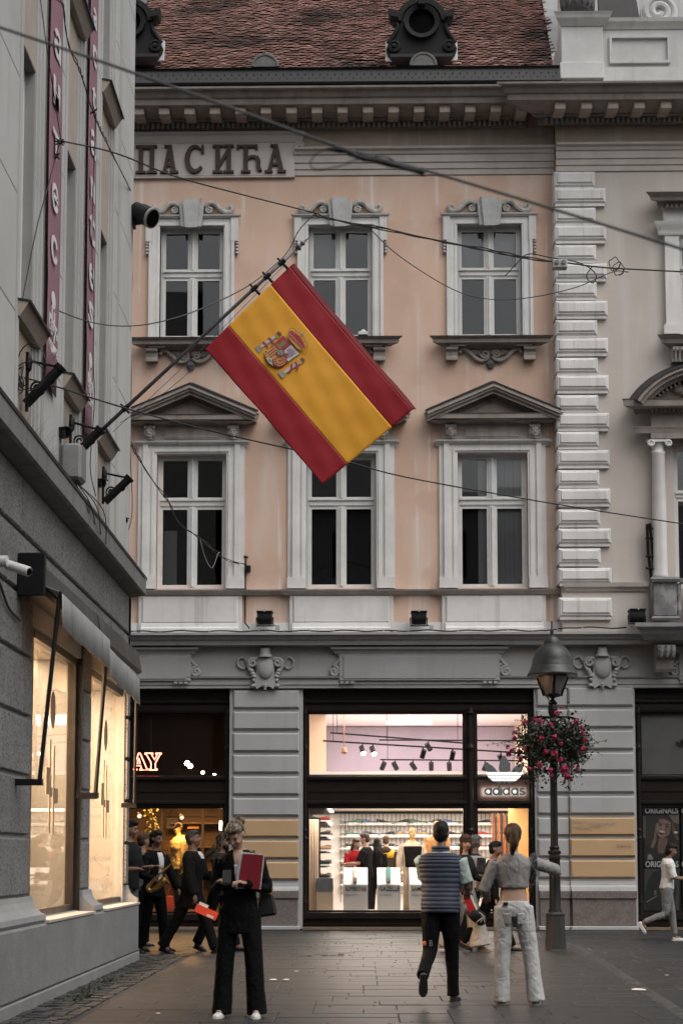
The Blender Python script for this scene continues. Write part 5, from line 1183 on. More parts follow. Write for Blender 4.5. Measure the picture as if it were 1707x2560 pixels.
lb = atX(150, 1882, XB - 1.2); o = MB().ell(tuple(lb), (.05, .05, .05), 12, 8).build('globe_lamp', glow('globe lamp', (1, .75, .45), 22)); MB().tube([lb, (lb.x, lb.y, 3.9)], .006, 5).build('cord', m_black, o); tag(o, 'small glowing globe lamp inside the first lit bank window', 'lamp')
# ledge over the ground floor
XLE = -2.955
lp = MB(); prof = [(XB - .3, zl0 - .02), (XB + .02, zl0 - .02), (XLE - .03, zl0), (XLE, zl0 + .02), (XLE + .005, zl1 - .03), (XLE - .02, zl1), (XB - .3, zl1 + .06)]
lp.prism([(x, YN, z) for x, z in prof], [(x, YC + .12, z) for x, z in prof]); lp.box(-9, XB + .05, YC - .03, YC + .1, zl0 + .001, zl1 - .01); lg = lp.build('ledge', m_led, bank)
lc = MB(); lc.prism([(XB - .2, YN, zl1 + .062), (XLE + .015, YN, zl1 + .012), (XLE + .015, YN, zl1 - .03), (XLE + .01, YN, zl1 - .03), (XLE + .005, YN, zl1 + .003), (XB - .2, YN, zl1 + .05)], [(XB - .2, YC + .14, zl1 + .062), (XLE + .015, YC + .14, zl1 + .012), (XLE + .015, YC + .14, zl1 - .03), (XLE + .01, YC + .14, zl1 - .03), (XLE + .005, YC + .14, zl1 + .003), (XB - .2, YC + .14, zl1 + .05)]); lc.build('ledge_flashing', m_lead, bank)
# upper storeys: piers of stone slabs, moulded bay frames, recessed windows
bays = [(atX(52, 480, XB).y, atX(97, 480, XB).y), (atX(166, 480, XB).y, atX(200, 480, XB).y), (atX(252, 480, XB).y, atX(279, 480, XB).y)]
bays = [(bays[0][0] - 2.05 * k_, bays[0][1] - 2.05 * k_) for k_ in (2, 1)] + bays
RE = .19; lev = [(6.5, 9.12), (10.85, 13.5)]
zs_u = [zl1 + .06]
while zs_u[-1] < ZT: zs_u.append(zs_u[-1] + 1.12)
edges = [YN] + [q for bb in bays for q in bb] + [YC]
for i in range(0, len(edges), 2):
    a, b = edges[i], edges[i + 1]
    for j in range(len(zs_u) - 1):
        z0, z1 = zs_u[j] + .003, zs_u[j + 1] - .003
        if b < 10: 
            if j == 0: MB().box(XB - .24, XB, a, b, zs_u[0], ZT).build('stone_slab', m_stone, bank)
            continue
        last = b > YC - .01
        MB().add(*chbox(XB - .24, XB, a + .27, b - .1 if not last else b, z0, z1, .006)).build('stone_slab', m_stone, bank)
    if b > 10:
        fm = MB()
        for (o0, o1, pr) in ((0, .05, -.035), (.05, .1, -.012), (.1, .17, .012), (.17, .27, -.006)): fm.box(XB - .24, XB + pr, a + o0, a + o1, zs_u[0], ZT)
        fm.build('bay_moulding', m_stone, bank)
        fm = MB()
        if not last: fm.box(XB - .24, XB + .01, b - .1, b, zs_u[0], ZT); fm.build('bay_moulding', m_stone, bank)
        sm = MB(); sm.box(XB - .2, XB + .003, a + .27, a + .38, zs_u[0], ZT) if not last else sm.box(XB - .2, XB + .003, a + .5, a + .66, zs_u[0], ZT); sm.build('beige_strip', m_stone2, bank)
for n_b, (a, b) in enumerate(bays):
    if b < 12: continue
    zprev = zs_u[0]
    for (w0, w1) in lev + [(ZT, ZT)]:
        MB().box(XB - .24, XB - .045, a, b, zprev, w0).build('spandrel_panel', m_tanp, bank); zprev = w1
    for (w0, w1) in lev:
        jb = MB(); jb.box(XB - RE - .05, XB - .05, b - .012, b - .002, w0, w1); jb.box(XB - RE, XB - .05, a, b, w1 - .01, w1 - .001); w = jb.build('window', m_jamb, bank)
        fm = MB(); fm.box(XB - RE, XB - RE + .04, a, a + .06, w0, w1); fm.box(XB - RE, XB - RE + .04, b - .075, b - .013, w0, w1); fm.box(XB - RE, XB - RE + .04, a + .06, b - .075, w0, w0 + .06); fm.box(XB - RE, XB - RE + .04, a + .06, b - .075, w1 - .07, w1 - .011); fm.build('window_frame', m_sash, w)
        MB().box(XB - RE - .004, XB - RE, a + .06, b - .075, w0 + .06, w1 - .07).build('pane', m_glass, w)
        sl = MB(); sl.prism([(XB - .15, a - .06, w0 - .16), (XB + .03, a - .06, w0 - .16), (XB + .12, a - .06, w0 - .02), (XB - .15, a - .06, w0 + .03)], [(XB - .15, b + .1, w0 - .16), (XB + .03, b + .1, w0 - .16), (XB + .12, b + .1, w0 - .02), (XB - .15, b + .1, w0 + .03)]); sl.build('window_sill', m_tanp, w)
        sc_ = MB(); sc_.prism([(XB - .14, a - .07, w0 + .034), (XB + .135, a - .07, w0 - .014), (XB + .135, a - .07, w0 - .045), (XB + .125, a - .07, w0 - .03), (XB - .14, a - .07, w0 + .02)], [(XB - .14, b + .11, w0 + .034), (XB + .135, b + .11, w0 - .014), (XB + .135, b + .11, w0 - .045), (XB + .125, b + .11, w0 - .03), (XB - .14, b + .11, w0 + .02)]); sc_.build('sill_cover', m_lead, w)
MB().box(-9, XB + .002, YC - .03, YC, zl1, ZT).build('end_wall', m_stone, bank)

# banners: purple cloth with white vertical lettering
m_ban = M('banner plum', (.25, .125, .16), .75, .1, 2, .05, 20); m_banl = M('banner white print', (.6, .6, .6), .7)
def banner(px0, px1, py_b, letters, lab, small):
    XBN = XB + .045; a, b = atX(px0, 480, XBN), atX(px1, 480, XBN); zb = atX((px0 + px1) / 2, py_b, XBN).z
    n = 8; vs = []
    for j in range(25):
        z = zb + (14.5 - zb) * j / 24
        for i in range(n + 1):
            t = i / n; vs.append((XBN + .012 * sin(t * 5 + j * .5) * (1 if j < 4 else .4), a.y + (b.y - a.y) * t, z))
    mb = MB(); mb.add(vs, [(j * (n + 1) + i, j * (n + 1) + i + 1, (j + 1) * (n + 1) + i + 1, (j + 1) * (n + 1) + i) for j in range(24) for i in range(n)])
    o = mb.build('banner', m_ban, None, smooth=1); tag(o, lab, 'banner')
    md = o.modifiers.new('thick', 'SOLIDIFY'); md.thickness = .006; md.offset = 0
    w = b.y - a.y
    for ch, p0, p1 in letters:
        c0 = atX((px0 + px1) / 2, p0, XBN); c1 = atX((px0 + px1) / 2, p1, XBN); h = abs(c0.z - c1.z) * .92; cy = a.y + w * .42; lw = min(w * .72, h * .95)
        mt = Matrix(((0, 0, 1, XBN + .018), (1, 0, 0, cy - lw / 2), (0, 1, 0, c1.z), (0, 0, 0, 1)))
        if ch == '+':
            mb = MB(); z0 = c1.z
            for (u0, u1, w0, w1) in ((.3, .42, 0, .8), (.58, .7, -.05, .72), (.05, .3, .42, .54), (.42, .58, .36, .46), (.7, 1, .3, .42)): mb.box(XBN + .016, XBN + .02, cy - lw / 2 + u0 * lw, cy - lw / 2 + u1 * lw, z0 + w0 * h, z0 + w1 * h)
            mb.lathe([(.001, 0), (.09, 0), (.09, .004), (.001, .004)], (XBN + .016, cy, z0 + h * .98), 12, Matrix.Rotation(pi / 2, 3, 'Y')); mb.build('emblem', m_banl, o)
        else: text_obj('letter', ch, 0, 0, 0, lw, h, m_banl, o, .002, matrix=mt, bold=.02)
    for q, t in enumerate(small):
        zq = zb + .55 - q * .22; mt = Matrix(((0, 0, 1, XBN + .018), (1, 0, 0, a.y + .06), (0, 1, 0, zq), (0, 0, 0, 1))); text_obj('small_print', t, 0, 0, 0, w * .7, .13, m_banl, o, .002, matrix=mt)
banner(122, 152, 985, (('а', 58, 140), ('н', 190, 270), ('т', 325, 400), ('е', 458, 535), ('с', 592, 668), ('+', 752, 862)), 'plum banner with large white letters on the pier nearer the camera', ('Банка', 'година'))
banner(221, 240, 1108, (('a', 5, 55), ('c', 98, 156), ('t', 205, 265), ('a', 322, 392), ('n', 448, 505), ('t', 530, 616), ('e', 664, 732), ('s', 762, 830), ('+', 905, 1000)), 'plum banner with large white letters on the pier nearer the corner', ('Bank', 'years'))

# awnings with cassette, valance and drop arms
m_canvas = M('awning canvas grey', (.4, .4, .4), .9, .12, 4, .3, 70, streak=(.2, .19, .18), samt=.6, sscale=(9, 9, .8)); m_cass = M('awning cassette grimy', (.05, .05, .05), .55, .5, 5, .1, 30, streak=(.16, .13, .11), samt=.5, metal=.3)
def awning(y0, y1, lab, r0, r1):
    e = empty('awning', (XB, y0, 3.6)); tag(e, lab, 'awning', 'awnings over the bank windows'); e.location = (0, 0, 0)
    zc0, zc1 = 3.80, 4.12; mb = MB(); mb.prism([(XB + .01, y0, zc1), (XB + .2, y0, zc1 - .03), (XB + .25, y0, zc0 + .03), (XB + .22, y0, zc0), (XB + .01, y0, zc0 + .02)], [(XB + .01, y1, zc1), (XB + .2, y1, zc1 - .03), (XB + .25, y1, zc0 + .03), (XB + .22, y1, zc0), (XB + .01, y1, zc0 + .02)]); mb.build('cassette', m_cass, e)
    n = 60; zt = 3.86 - (.07 if r0 < .4 else 0); vs = []; fs = []; XV = lambda y: XB + r0 + (r1 - r0) * (y - y0) / (y1 - y0)
    for i in range(n + 1):
        t = i / n; y = y0 + .05 + (y1 - y0 - .1) * t; xv = XV(y); fr = .022 * abs(sin(t * pi * 17)) + random.uniform(0, .012)
        wv = .004 * sin(t * 19) + .003 * sin(t * 47); vs += [(XB + .2, y, zt + .02), (xv - .03, y, zt - .05), (xv, y, zt - .07), (xv + .01 + wv * 1.6, y, zt - .42 + fr)]
    for i in range(n):
        for q in range(3): fs.append((i * 4 + q, i * 4 + q + 1, i * 4 + 5 + q, i * 4 + 4 + q))
    mb = MB(); mb.add(vs, fs); o = mb.build('valance', m_canvas, e, smooth=.4); md = o.modifiers.new('thick', 'SOLIDIFY'); md.thickness = .004
    MB().tube([(XV(y0) - .02, y0 + .04, zt - .07), (XV(y1) - .02, y1 - .04, zt - .07)], .018, 8).build('front_bar', m_black, e)
    for y in (y0 + .08, y1 - .08):
        zb_ = 2.07
        MB().tube([(XB + min(.24, r0 * .55), y, zb_), (XV(y) - .03, y, zt - .08)], .021, 8).build('arm', m_black, e); MB().box(XB + .012, XB + min(.27, r0 * .62), y - .03, y + .03, zb_ - .05, zb_ + .01).build('arm_bracket', m_black, e)
ya = [atX(p, 1950, XB + .012).y for p in (38, 196, 305)]
awning(ya[0] - .05, ya[1] - .02, 'grey canvas awning over the first bank window, nearer the camera', .42, .36); awning(ya[1] + .04, ya[2] + .08, 'grey canvas awning over the second bank window, nearer the corner', .33, .22)
# black housing at the near end of the awnings
hb = MB(); a = atX(49, 1373, XB + .02); hb.box(XB + .012, XB + .27, a.y + .02, ya[0] - .06, 3.76, 4.16); tag(hb.build('shutter_housing', m_black, None, bevel=.01), 'black shutter motor housing beside the first awning', 'housing')

# ================================================================== the building across the street, behind the camera (seen only in window reflections)
opp = empty('opposite_building', (0, -9, 0)); tag(opp, 'tall town house across the street, mirrored darkly in the window panes', 'building')
m_opp = M('opposite plaster', (.28, .27, .26), .85, .15, .6); ob = MB(); hs_ = []
for i in range(11):
    for j in range(4): hs_.append((-27 + i * 5, -25 + i * 5, 4.5 + j * 3.8, 7 + j * 3.8))
opening_wall(ob, -30, 30, 0, 19.5, hs_, -10, -9); ob.build('wall', m_opp, opp)
for (x0, x1, z0, z1) in hs_: MB().box(x0, x1, -9.5, -9.45, z0, z1).build('pane', m_hole, opp)
rb_ = MB(); rb_.px([(-8.6, 19.5), (-13, 23.5), (-17, 19.5)], -30, 6); rb_.px([(-8.6, 19.5), (-12, 21.5), (-17, 19.5)], 6, 30); rb_.build('roof', m_lead2, opp)
# ================================================================== flag, brackets, wires, lamp post
m_wire = M('cable black', (.012, .012, .013), .6); m_wire2 = M('cable grey', (.05, .05, .052), .6); m_steel = M('flag pole metal', (.13, .13, .135), .45, .2, 6, metal=.4)
YFL = atX(173, 1115, XB).y                           # the flag hangs in the plane of its bracket
def bracket(px, py_top, py_bot, tube_a, tube_b, lab):
    """wrought iron wall bracket with scrolls and a slanting holder tube; px on the wall"""
    y = atX(px, (py_top + py_bot) / 2, XB).y; zt, zb = atX(px, py_top, XB).z, atX(px, py_bot, XB).z
    e = empty('flag_bracket', (XB, y, zb)); tag(e, lab, 'bracket', 'iron flag brackets on the bank'); e.location = (0, 0, 0)
    mb = MB(); mb.box(XB + .005, XB + .03, y - .02, y + .02, zb, zt + .06); mb.lathe([(.001, -.09), (.03, -.05), (.035, 0), (.03, .05), (.001, .12)], (XB + .03, y, zt - .05), 8); mb.build('wall_plate', m_black, e)
    a, b = atY(*tube_a, y), atY(*tube_b, y); MB().tube([a, b], .048, 12).build('holder_tube', m_black, e); MB().tube([b - (b - a).normalized() * .03, b + (b - a).normalized() * .01], .06, 12).build('collar', m_black, e)
    h = zt - zb; st = MB(); st.tube([(XB + .03, y, zt - .02), (b.x - .02, y, b.z + .0)], .013, 6); st.build('stay', m_black, e)
    s1 = MB(); r = (b.x - XB) * .2; cx, cz = XB + .05 + r, (zt + a.z) / 2 - .06
    s1.tube(spiral(cx, cz, r, r * .2, -pi / 2 - .6, -1.7, 26, y), .011, 6); s1.tube(spiral(b.x - .28 * (b.x - XB), b.z - .12, r * .62, r * .15, pi, 1.5, 22, y), .011, 6)
    s1.tube(catmull([(cx - r * .4, y, cz - r * .95), (cx + r * .7, y, cz - r * .9), (b.x - .42 * (b.x - XB), y, b.z - .16)], 5), .011, 6); s1.build('scroll', m_black, e)
    return y
bracket(64, 895, 1030, (66, 1010), (154, 918), 'iron flag bracket with an empty black holder nearest the camera, hung with cables')
bracket(173, 1050, 1120, (201, 1126), (252, 1074), 'iron flag bracket holding the Spanish flag pole')
bracket(255, 1178, 1260, (263, 1255), (325, 1195), 'iron flag bracket with an empty holder nearest the building corner')
FP = lambda x, y: atY(x, y, YFL)
pole = MB(); a, b = FP(205, 1122), FP(742, 622); pole.tube([a, a.lerp(b, .86), b], [.021, .018, .016], 12); po_ = pole.build('flag_pole', m_steel, None, smooth=1); tag(po_, 'slanting metal flag pole with a pointed tip carrying the Spanish flag', 'flag pole')
d_ = (b - a).normalized(); fb = MB(); rot = d_.to_track_quat('Z', 'Y').to_matrix(); fb.lathe([(.02, 0), (.035, .01), (.04, .03), (.02, .05), (.018, .07), (.028, .09), (.012, .12), (.001, .2)], tuple(b), 10, rot); fb.build('finial', m_steel, po_)
for t in (.2, .8, .86, .93):
    c = a.lerp(b, t); hb = MB(); hb.tube([c - d_ * .04, c + d_ * .04], .026, 8); n_ = Vector((d_.z, 0, -d_.x)); hb.tube([c, c + n_ * (.09 if t > .5 else .07)], .016, 6); hb.tube([c - n_ * .07, c], .012, 6); hb.build('clamp', m_black, po_)
hl = MB()
for k_, (p, q) in enumerate((((272, 1062), (700, 655)), ((283, 1080), (712, 662)), ((300, 1058), (560, 850)))): hl.tube(catmull([FP(*p), (FP(*p) + FP(*q)) / 2 - Vector((0, 0, .02 + .02 * k_)), FP(*q)], 8), .0035, 4)
hl.build('halyard', m_wire2, po_)
# flag cloth: a grid whose corners come from the photograph, softly rippled in depth
fl = empty('flag', tuple(FP(735, 655))); tag(fl, 'red and yellow Spanish flag with coat of arms hung from the slanting pole', 'flag'); fl.location = (0, 0, 0)
CA, CB, CC, CD = FP(735, 655), FP(513, 874), FP(806, 1211), FP(1041, 1016)      # hoist top, hoist bottom, fly bottom, fly top
def flag_pt(u, v, lift=0):     # u along the fly 0..1, v down the hoist 0..1
    p = CA.lerp(CD, u).lerp(CB.lerp(CC, u), v)
    w = .012 * sin(u * 5.2 + v * 2.4) * u ** .5 + .02 * sin(u * 2.2 - v * 3.5 + .8) + .0025 * sin(u * 27 + v * 13) * sin(v * 9 + 1) + .002 * sin(u * 13 - v * 37) + .14 * max(0, (.05 - v) / .05) ** 1.5 * .5 * (.3 + u)
    sag = .016 * sin(pi * u) * (v - .5) + .006 * sin(u * 16) * (1 if v > .97 or v < .03 else 0)
    return p + Vector((0, w - lift, sag))
def flag_band(v0, v1, name, mat, nu=70, nv=20):
    vs = [flag_pt(i / nu, v0 + (v1 - v0) * j / nv) for j in range(nv + 1) for i in range(nu + 1)]
    mb = MB(); mb.add(vs, [(j * (nu + 1) + i, j * (nu + 1) + i + 1, (j + 1) * (nu + 1) + i + 1, (j + 1) * (nu + 1) + i) for j in range(nv) for i in range(nu)])
    o = mb.build(name, mat, fl, smooth=1); md = o.modifiers.new('thick', 'SOLIDIFY'); md.thickness = .003; md.offset = 0; return o
def cloth(name, col):
    return M(name, col, .6, .05, 6, .08, 220, spec=.2)
m_fred = cloth('flag red', (.27, .014, .022)); m_fyel = cloth('flag yellow', (.68, .32, .032)); m_fdark = cloth('flag hem red', (.13, .003, .006))
flag_band(0, .05, 'hem', m_fdark, 70, 4); flag_band(.05, .262, 'red_band', m_fred); flag_band(.262, .738, 'yellow_band', m_fyel, 70, 30); flag_band(.738, 1, 'red_band', m_fred)
# coat of arms, measured in photo pixels and laid on the cloth
hx, hz = CD - CA, CB - CA
def uv(px, py):
    p = FP(px, py); q = p - CA; A_, B_, C_, D_ = hx.x, hz.x, hx.z, hz.z; det = A_ * D_ - B_ * C_
    return (q.x * D_ - B_ * q.z) / det, (A_ * q.z - C_ * q.x) / det
crest_n = [0]
ct = empty('coat_of_arms', (0, 0, 0), fl)
def crest(name, pts, col, dens=3):
    """pts in the crest's own zoom frame (180 px of photo = 1568 units)"""
    crest_n[0] += 1; lift = .006 + .0006 * crest_n[0]
    P = []
    for i in range(len(pts)):
        p, q = pts[i], pts[(i + 1) % len(pts)]
        for k_ in range(dens): P.append((p[0] + (q[0] - p[0]) * k_ / dens, p[1] + (q[1] - p[1]) * k_ / dens))
    v = [flag_pt(*uv(620 + x * 180 / 1568, 800 + y * 180 / 1568), lift) for x, y in P]
    mb = MB(); mb.add(v, [tuple(range(len(v)))]); return mb.build(name, M('crest ' + name, col, .6, .1, 30), ct)
def strip(name, path, w, col):
    P = [Vector((x, y)) for x, y in path]; L = []; R_ = []
    for i, p in enumerate(P):
        t = (P[min(i + 1, len(P) - 1)] - P[max(0, i - 1)]).normalized(); n_ = Vector((-t.y, t.x)) * w / 2; L.append(p + n_); R_.append(p - n_)
    crest(name, [tuple(p) for p in L + R_[::-1]], col, 1)
RED, WHT, GLD, BLU, PUR, GRN = (.3, .02, .035), (.42, .44, .46), (.42, .24, .05), (.1, .14, .2), (.3, .2, .25), (.1, .16, .1)
dv = Vector((560 - 230, 430 - 690)).normalized()          # pillar direction in the zoom frame
for ox, oy in ((0, 0), (520, 590)):
    def pl_(t, s): return (240 + ox + dv.x * t + dv.y * -s, 690 + oy + dv.y * t + dv.x * s)
    def quad(t0, t1, s): return [pl_(t0, -s), pl_(t1, -s), pl_(t1, s), pl_(t0, s)]
    crest('pillar_waves', quad(-40, 30, 80), (.2, .24, .28)); crest('pillar_wave_line', quad(-16, -4, 76), WHT); crest('pillar_wave_line', quad(10, 22, 76), WHT)
    crest('pillar_base', quad(32, 80, 66), GLD); crest('pillar_shaft', quad(80, 470, 38), WHT); crest('pillar_shade', [pl_(80, 18), pl_(470, 18), pl_(470, 38), pl_(80, 38)], (.25, .26, .27)); crest('pillar_capital', quad(470, 530, 56), GLD); crest('pillar_crown', [pl_(535, -50), pl_(620, -60), pl_(590, -25), pl_(640, 0), pl_(590, 25), pl_(620, 60), pl_(535, 50)], (.1, .03, .02))
    b0 = 1 if ox == 0 else -1
    strip('ribbon', [pl_(180, -70), pl_(200, 20), pl_(190, 110)] if b0 > 0 else [pl_(330, -70), pl_(270, 10), pl_(170, 60)], 42, RED); strip('ribbon', [pl_(330, -70), pl_(350, 20), pl_(330, 150)] if b0 > 0 else [pl_(420, -60), pl_(400, 60), pl_(330, 120)], 44, RED)
shield = [(780, 375), (1140, 780), (900, 980), (810, 1070), (700, 1135), (590, 1105), (480, 1030), (400, 910), (365, 780)]
crest('shield', shield, (.25, .04, .04)); crest('quarter_castle', [(780, 385), (955, 580), (740, 760), (565, 590)], RED); crest('quarter_lion', [(960, 590), (1130, 780), (905, 975), (745, 780)], (.5, .5, .52))
crest('castle', [(630, 590), (690, 560), (700, 590), (770, 500), (850, 510), (830, 590), (760, 640), (740, 690), (690, 670)], (.2, .17, .06))
crest('lion', [(860, 720), (930, 650), (960, 680), (1000, 700), (1050, 740), (1000, 790), (980, 860), (880, 900), (870, 850), (920, 820), (850, 790), (900, 770)], PUR); strip('lion_tail', [(960, 850), (1010, 800), (1070, 780)], 16, (.12, .1, .12))
crest('quarter_stripes', [(565, 600), (740, 780), (560, 930), (430, 900), (385, 820), (375, 760)], (.45, .27, .06))
for q in range(4): strip('stripe', [(400 + q * 52 - q * 15, 770 + q * 40), (570 + q * 38, 620 + q * 42)], 26, RED)
crest('quarter_chains', [(560, 935), (740, 790), (890, 970), (800, 1065), (700, 1125), (600, 1090), (555, 1000)], RED)
for q in range(12):
    t = 2 * pi * q / 12; strip('chain', [(712 + 20 * cos(t), 970 + 20 * sin(t)), (712 + 125 * cos(t), 970 + 115 * sin(t))], 15, (.5, .25, .07))
strip('chain', [(712 + 125 * cos(2 * pi * q / 16), 970 + 115 * sin(2 * pi * q / 16)) for q in range(17)], 15, (.5, .25, .07)); strip('chain', [(712 + 70 * cos(2 * pi * q / 16), 970 + 64 * sin(2 * pi * q / 16)) for q in range(17)], 12, (.5, .25, .07))
crest('pomegranate_field', [(420, 910), (555, 930), (545, 1000), (580, 1090), (490, 1030)], WHT); crest('pomegranate', [(470, 930), (530, 960), (530, 1010), (490, 990)], GRN)
crest('escutcheon_border', oval(735, 785, 92, 84), (.2, .03, .04), 1); crest('escutcheon', oval(735, 785, 70, 62), (.16, .19, .19), 1)
for ex, ey in ((700, 800), (735, 745), (765, 790)): crest('lily', oval(ex, ey, 14, 14, n=8), (.35, .32, .1), 1)
crest('crown_band', [(885, 430), (930, 400), (1190, 660), (1180, 700), (1100, 690)], GLD); crest('crown_cap', [(905, 290), (960, 270), (1060, 330), (1160, 420), (1220, 540), (1265, 650), (1190, 680), (1000, 500), (890, 420)], (.32, .02, .03))
for path in ([(895, 420), (890, 300), (940, 225), (1010, 230), (1060, 300)], [(1010, 350), (1060, 300), (1120, 310), (1165, 380), (1140, 440)], [(1165, 380), (1230, 430), (1250, 500), (1210, 550)], [(1250, 500), (1310, 570), (1300, 660), (1250, 690), (1180, 670)]): strip('crown_arch', [tuple(p)[:2] for p in catmull([(x, y, 0) for x, y in path], 4)], 20, (.27, .2, .08))
for q in range(9): crest('crown_pearl', oval(930 + q * 34, 360 + q * 36, 11, 11, n=8), (.5, .42, .2), 1)
crest('crown_orb', oval(1195, 365, 32, 32, n=10), (.25, .2, .22), 1); strip('crown_cross', [(1215, 345), (1260, 315)], 14, GLD)

def wire(name, pts, r, lab, mat=None, n=6, sm=5, wrap=None):
    """pts: (px, py, distance)"""
    P = catmull([atY(*p) for p in pts], sm); o = MB().tube(P, r, n).build(name, mat or m_wire, None, smooth=1); tag(o, lab, 'cable')
    return o
o = wire('cable', [(-60, 48, 5.0), (0, 68, 5.0), (300, 170, 5.0), (600, 278, 5.0), (850, 368, 5.0), (1070, 428, 5.0), (1400, 528, 5.0), (1760, 640, 5.0)], .0055, 'blurred near cable crossing the whole picture from the upper left', m_wire2)
kb = MB(); kb.tube(catmull([atY(*p) for p in ((815, 372, 4.97), (860, 375, 4.97), (900, 393, 4.97), (960, 405, 4.97), (1030, 424, 4.97), (1062, 430, 4.97))], 5), [.004, .006, .009, .012, .014, .011, .01, .013, .011, .009, .01, .012, .011, .01, .012, .013, .014, .012, .01, .009, .009, .01, .012, .014, .015, .012][:26], 7); kb.build('splice', m_wire, o)
lb = MB(); lb.tube(catmull([atY(*p) for p in ((850, 372, 4.97), (800, 378, 4.97), (776, 405, 4.97), (790, 424, 4.97), (850, 415, 4.97), (900, 396, 4.97), (960, 390, 4.97), (1000, 412, 4.97))], 5), .003, 5); lb.build('loose_end', m_wire2, o)
def twisted(name, pts, r, lab, mat=None, amp=.02, turns=14, strands=2):
    P = catmull([atY(*p) for p in pts], 8); e = None
    for s in range(strands):
        Q = []
        for i, p in enumerate(P):
            t = i / (len(P) - 1); a = turns * 2 * pi * (t + .06 * sin(t * 9)) + s * 2 * pi / strands; am = amp * (.55 + .45 * sin(t * 17 + s)); Q.append(p + Vector((am * cos(a) * .4, 0, am * sin(a))))
        m_ = MB().tube(Q, r, 5)
        if e is None: e = m_.build(name, mat or m_wire, None, smooth=1); tag(e, lab, 'cable')
        else: m_.build('strand', mat or m_wire, e, smooth=1)
    return e
YM = 17.0
wire('cable', [(153, 352, 13.6), (290, 383, 14.2), (435, 440, 15), (600, 485, 16), (790, 533, YM)], .009, 'cable from the plum banner to the middle upper window')
sp = twisted('cable', [(785, 535, YM), (820, 545, YM), (880, 558, YM), (960, 572, YM), (1060, 594, YM), (1200, 622, YM), (1330, 648, YM), (1400, 655, YM)], .008, 'twisted cable pair crossing the two right upper windows', None, .022, 3.5, 3)
wire('cable', [(1400, 655, YM), (1500, 668, YM), (1600, 674, YM), (1760, 682, YM)], .009, 'cable running from the white junction box to the right edge')
wire('cable', [(785, 536, YM), (748, 575, YM), (722, 625, YM), (690, 660, 16.6), (620, 715, 16), (520, 765, 15.6), (420, 800, 15.2), (325, 815, 15), (230, 806, 14.6), (130, 770, 14), (70, 740, 13.4), (55, 760, 13.2)], .007, 'slack cable looping down across the left upper window to the bank', m_wire2)
wire('cable', [(925, 572, YM), (985, 630, YM), (1080, 695, YM), (1160, 735, YM), (1240, 749, YM), (1330, 743, YM), (1440, 718, YM), (1530, 680, YM), (1570, 680, YM)], .006, 'thin slack cable hanging in a bow over the right upper window', m_wire2)
lo = wire('cable', [(1262, 690, YM), (1290, 660, YM), (1320, 635, YM), (1380, 645, YM), (1430, 652, YM), (1470, 668, YM), (1490, 690, YM), (1480, 708, YM), (1465, 690, YM), (1480, 665, YM)], .007, 'loose cable loop beside the white junction box')
for q, (x, y) in enumerate(((1535, 660), (1545, 672))): MB().tube(catmull([atY(x + r_ * cos(t), y + r_ * 1.2 * sin(t), YM) for t, r_ in [(k_ * .7, 12 + 3 * (k_ % 2)) for k_ in range(12)]], 3), .006, 5).build('loop', m_wire, lo)
jb = MB(); c = atY(1398, 662, YM); jb.box(c.x - .09, c.x + .09, c.y - .05, c.y + .05, c.z - .055, c.z + .055); o = jb.build('junction_box', M('box white plastic', (.42, .43, .43), .6), None, bevel=.008); tag(o, 'small white junction box on the cable right of the upper windows', 'junction box')
for s in (-1, 1): MB().lathe([(.001, 0), (.03, 0), (.028, .02), (.001, .022)], (c.x + s * .042, c.y - .05, c.z + .012), 12, Matrix.Rotation(pi / 2, 3, 'X')).build('gland', M('gland grey', (.2, .2, .2)), o)
wire('cable', [(20, 935, 12.9), (120, 960, 13.2), (330, 1025, 14), (560, 1085, 15.2), (850, 1150, 16.5), (1010, 1192, 17), (1300, 1245, 18), (1500, 1278, 18.5), (1760, 1318, 19)], .0085, 'long cable from the near bracket past the flag to the right edge')
twisted('cable', [(60, -20, 12.0), (150, 0, 12.6), (165, 75, 13.0), (175, 120, 13.2), (197, 165, 13.5), (210, 205, 13.8), (228, 265, 14.2), (250, 318, 14.8), (272, 365, 15.5), (327, 476, 18.6)], .006, 'knotted cable pair hanging in front of the plum banners', None, .022, 11)
wire('cable', [(101, -10, 12.5), (118, 120, 12.7), (135, 230, 12.9), (153, 350, 13.2)], .005, 'thin cable dropping to the knot on the nearer banner'); wire('cable', [(153, 350, 13.2), (142, 385, 13.2), (120, 470, 13.1), (95, 560, 13), (70, 680, 12.9), (55, 760, 12.8), (40, 840, 12.7), (25, 920, 12.7)], .006, 'cable falling from the banner knot to the nearest bracket')
kn = MB()
for (x, y, dd, k_) in ((150, 355, 13.2, .03), (143, 390, 13.2, .025), (235, 278, 14.3, .03), (30, 875, 12.7, .03), (24, 912, 12.7, .035), (20, 930, 12.8, .03)):
    p = atY(x, y, dd)
    for q in range(5): d = Vector((rp.uniform(-1, 1), rp.uniform(-1, 1), rp.uniform(-1, 1))).normalized() * k_ * 1.6; kn.tube([p - d, p + d], .008, 5)
    kn.ell(tuple(p), (k_ * .6, k_ * .6, k_), 8, 6)
kind(tag(kn.build('cable_knots', m_wire), 'black taped knots along the cables in front of the bank', 'cable'), 'stuff')
wire('cable', [(240, 285, 14.4), (237, 380, 15.4), (232, 520, 15.4), (231, 640, 15.4), (236, 760, 15.4), (234, 900, 15.4), (237, 1000, 15.4), (229, 1110, 15.4), (227, 1180, 15.4), (240, 1240, 15.6)], .006, 'cable running down the banner nearer the corner')
wire('cable', [(327, 476, YC - .02), (326, 600, YC - .02), (331, 690, YC - .02), (327, 800, YC - .02), (329, 950, YC - .02), (325, 1100, YC - .02), (331, 1280, YC - .02), (310, 1355, YC - .1)], .007, 'thin conduit cable down the corner edge of the bank', m_wire2)
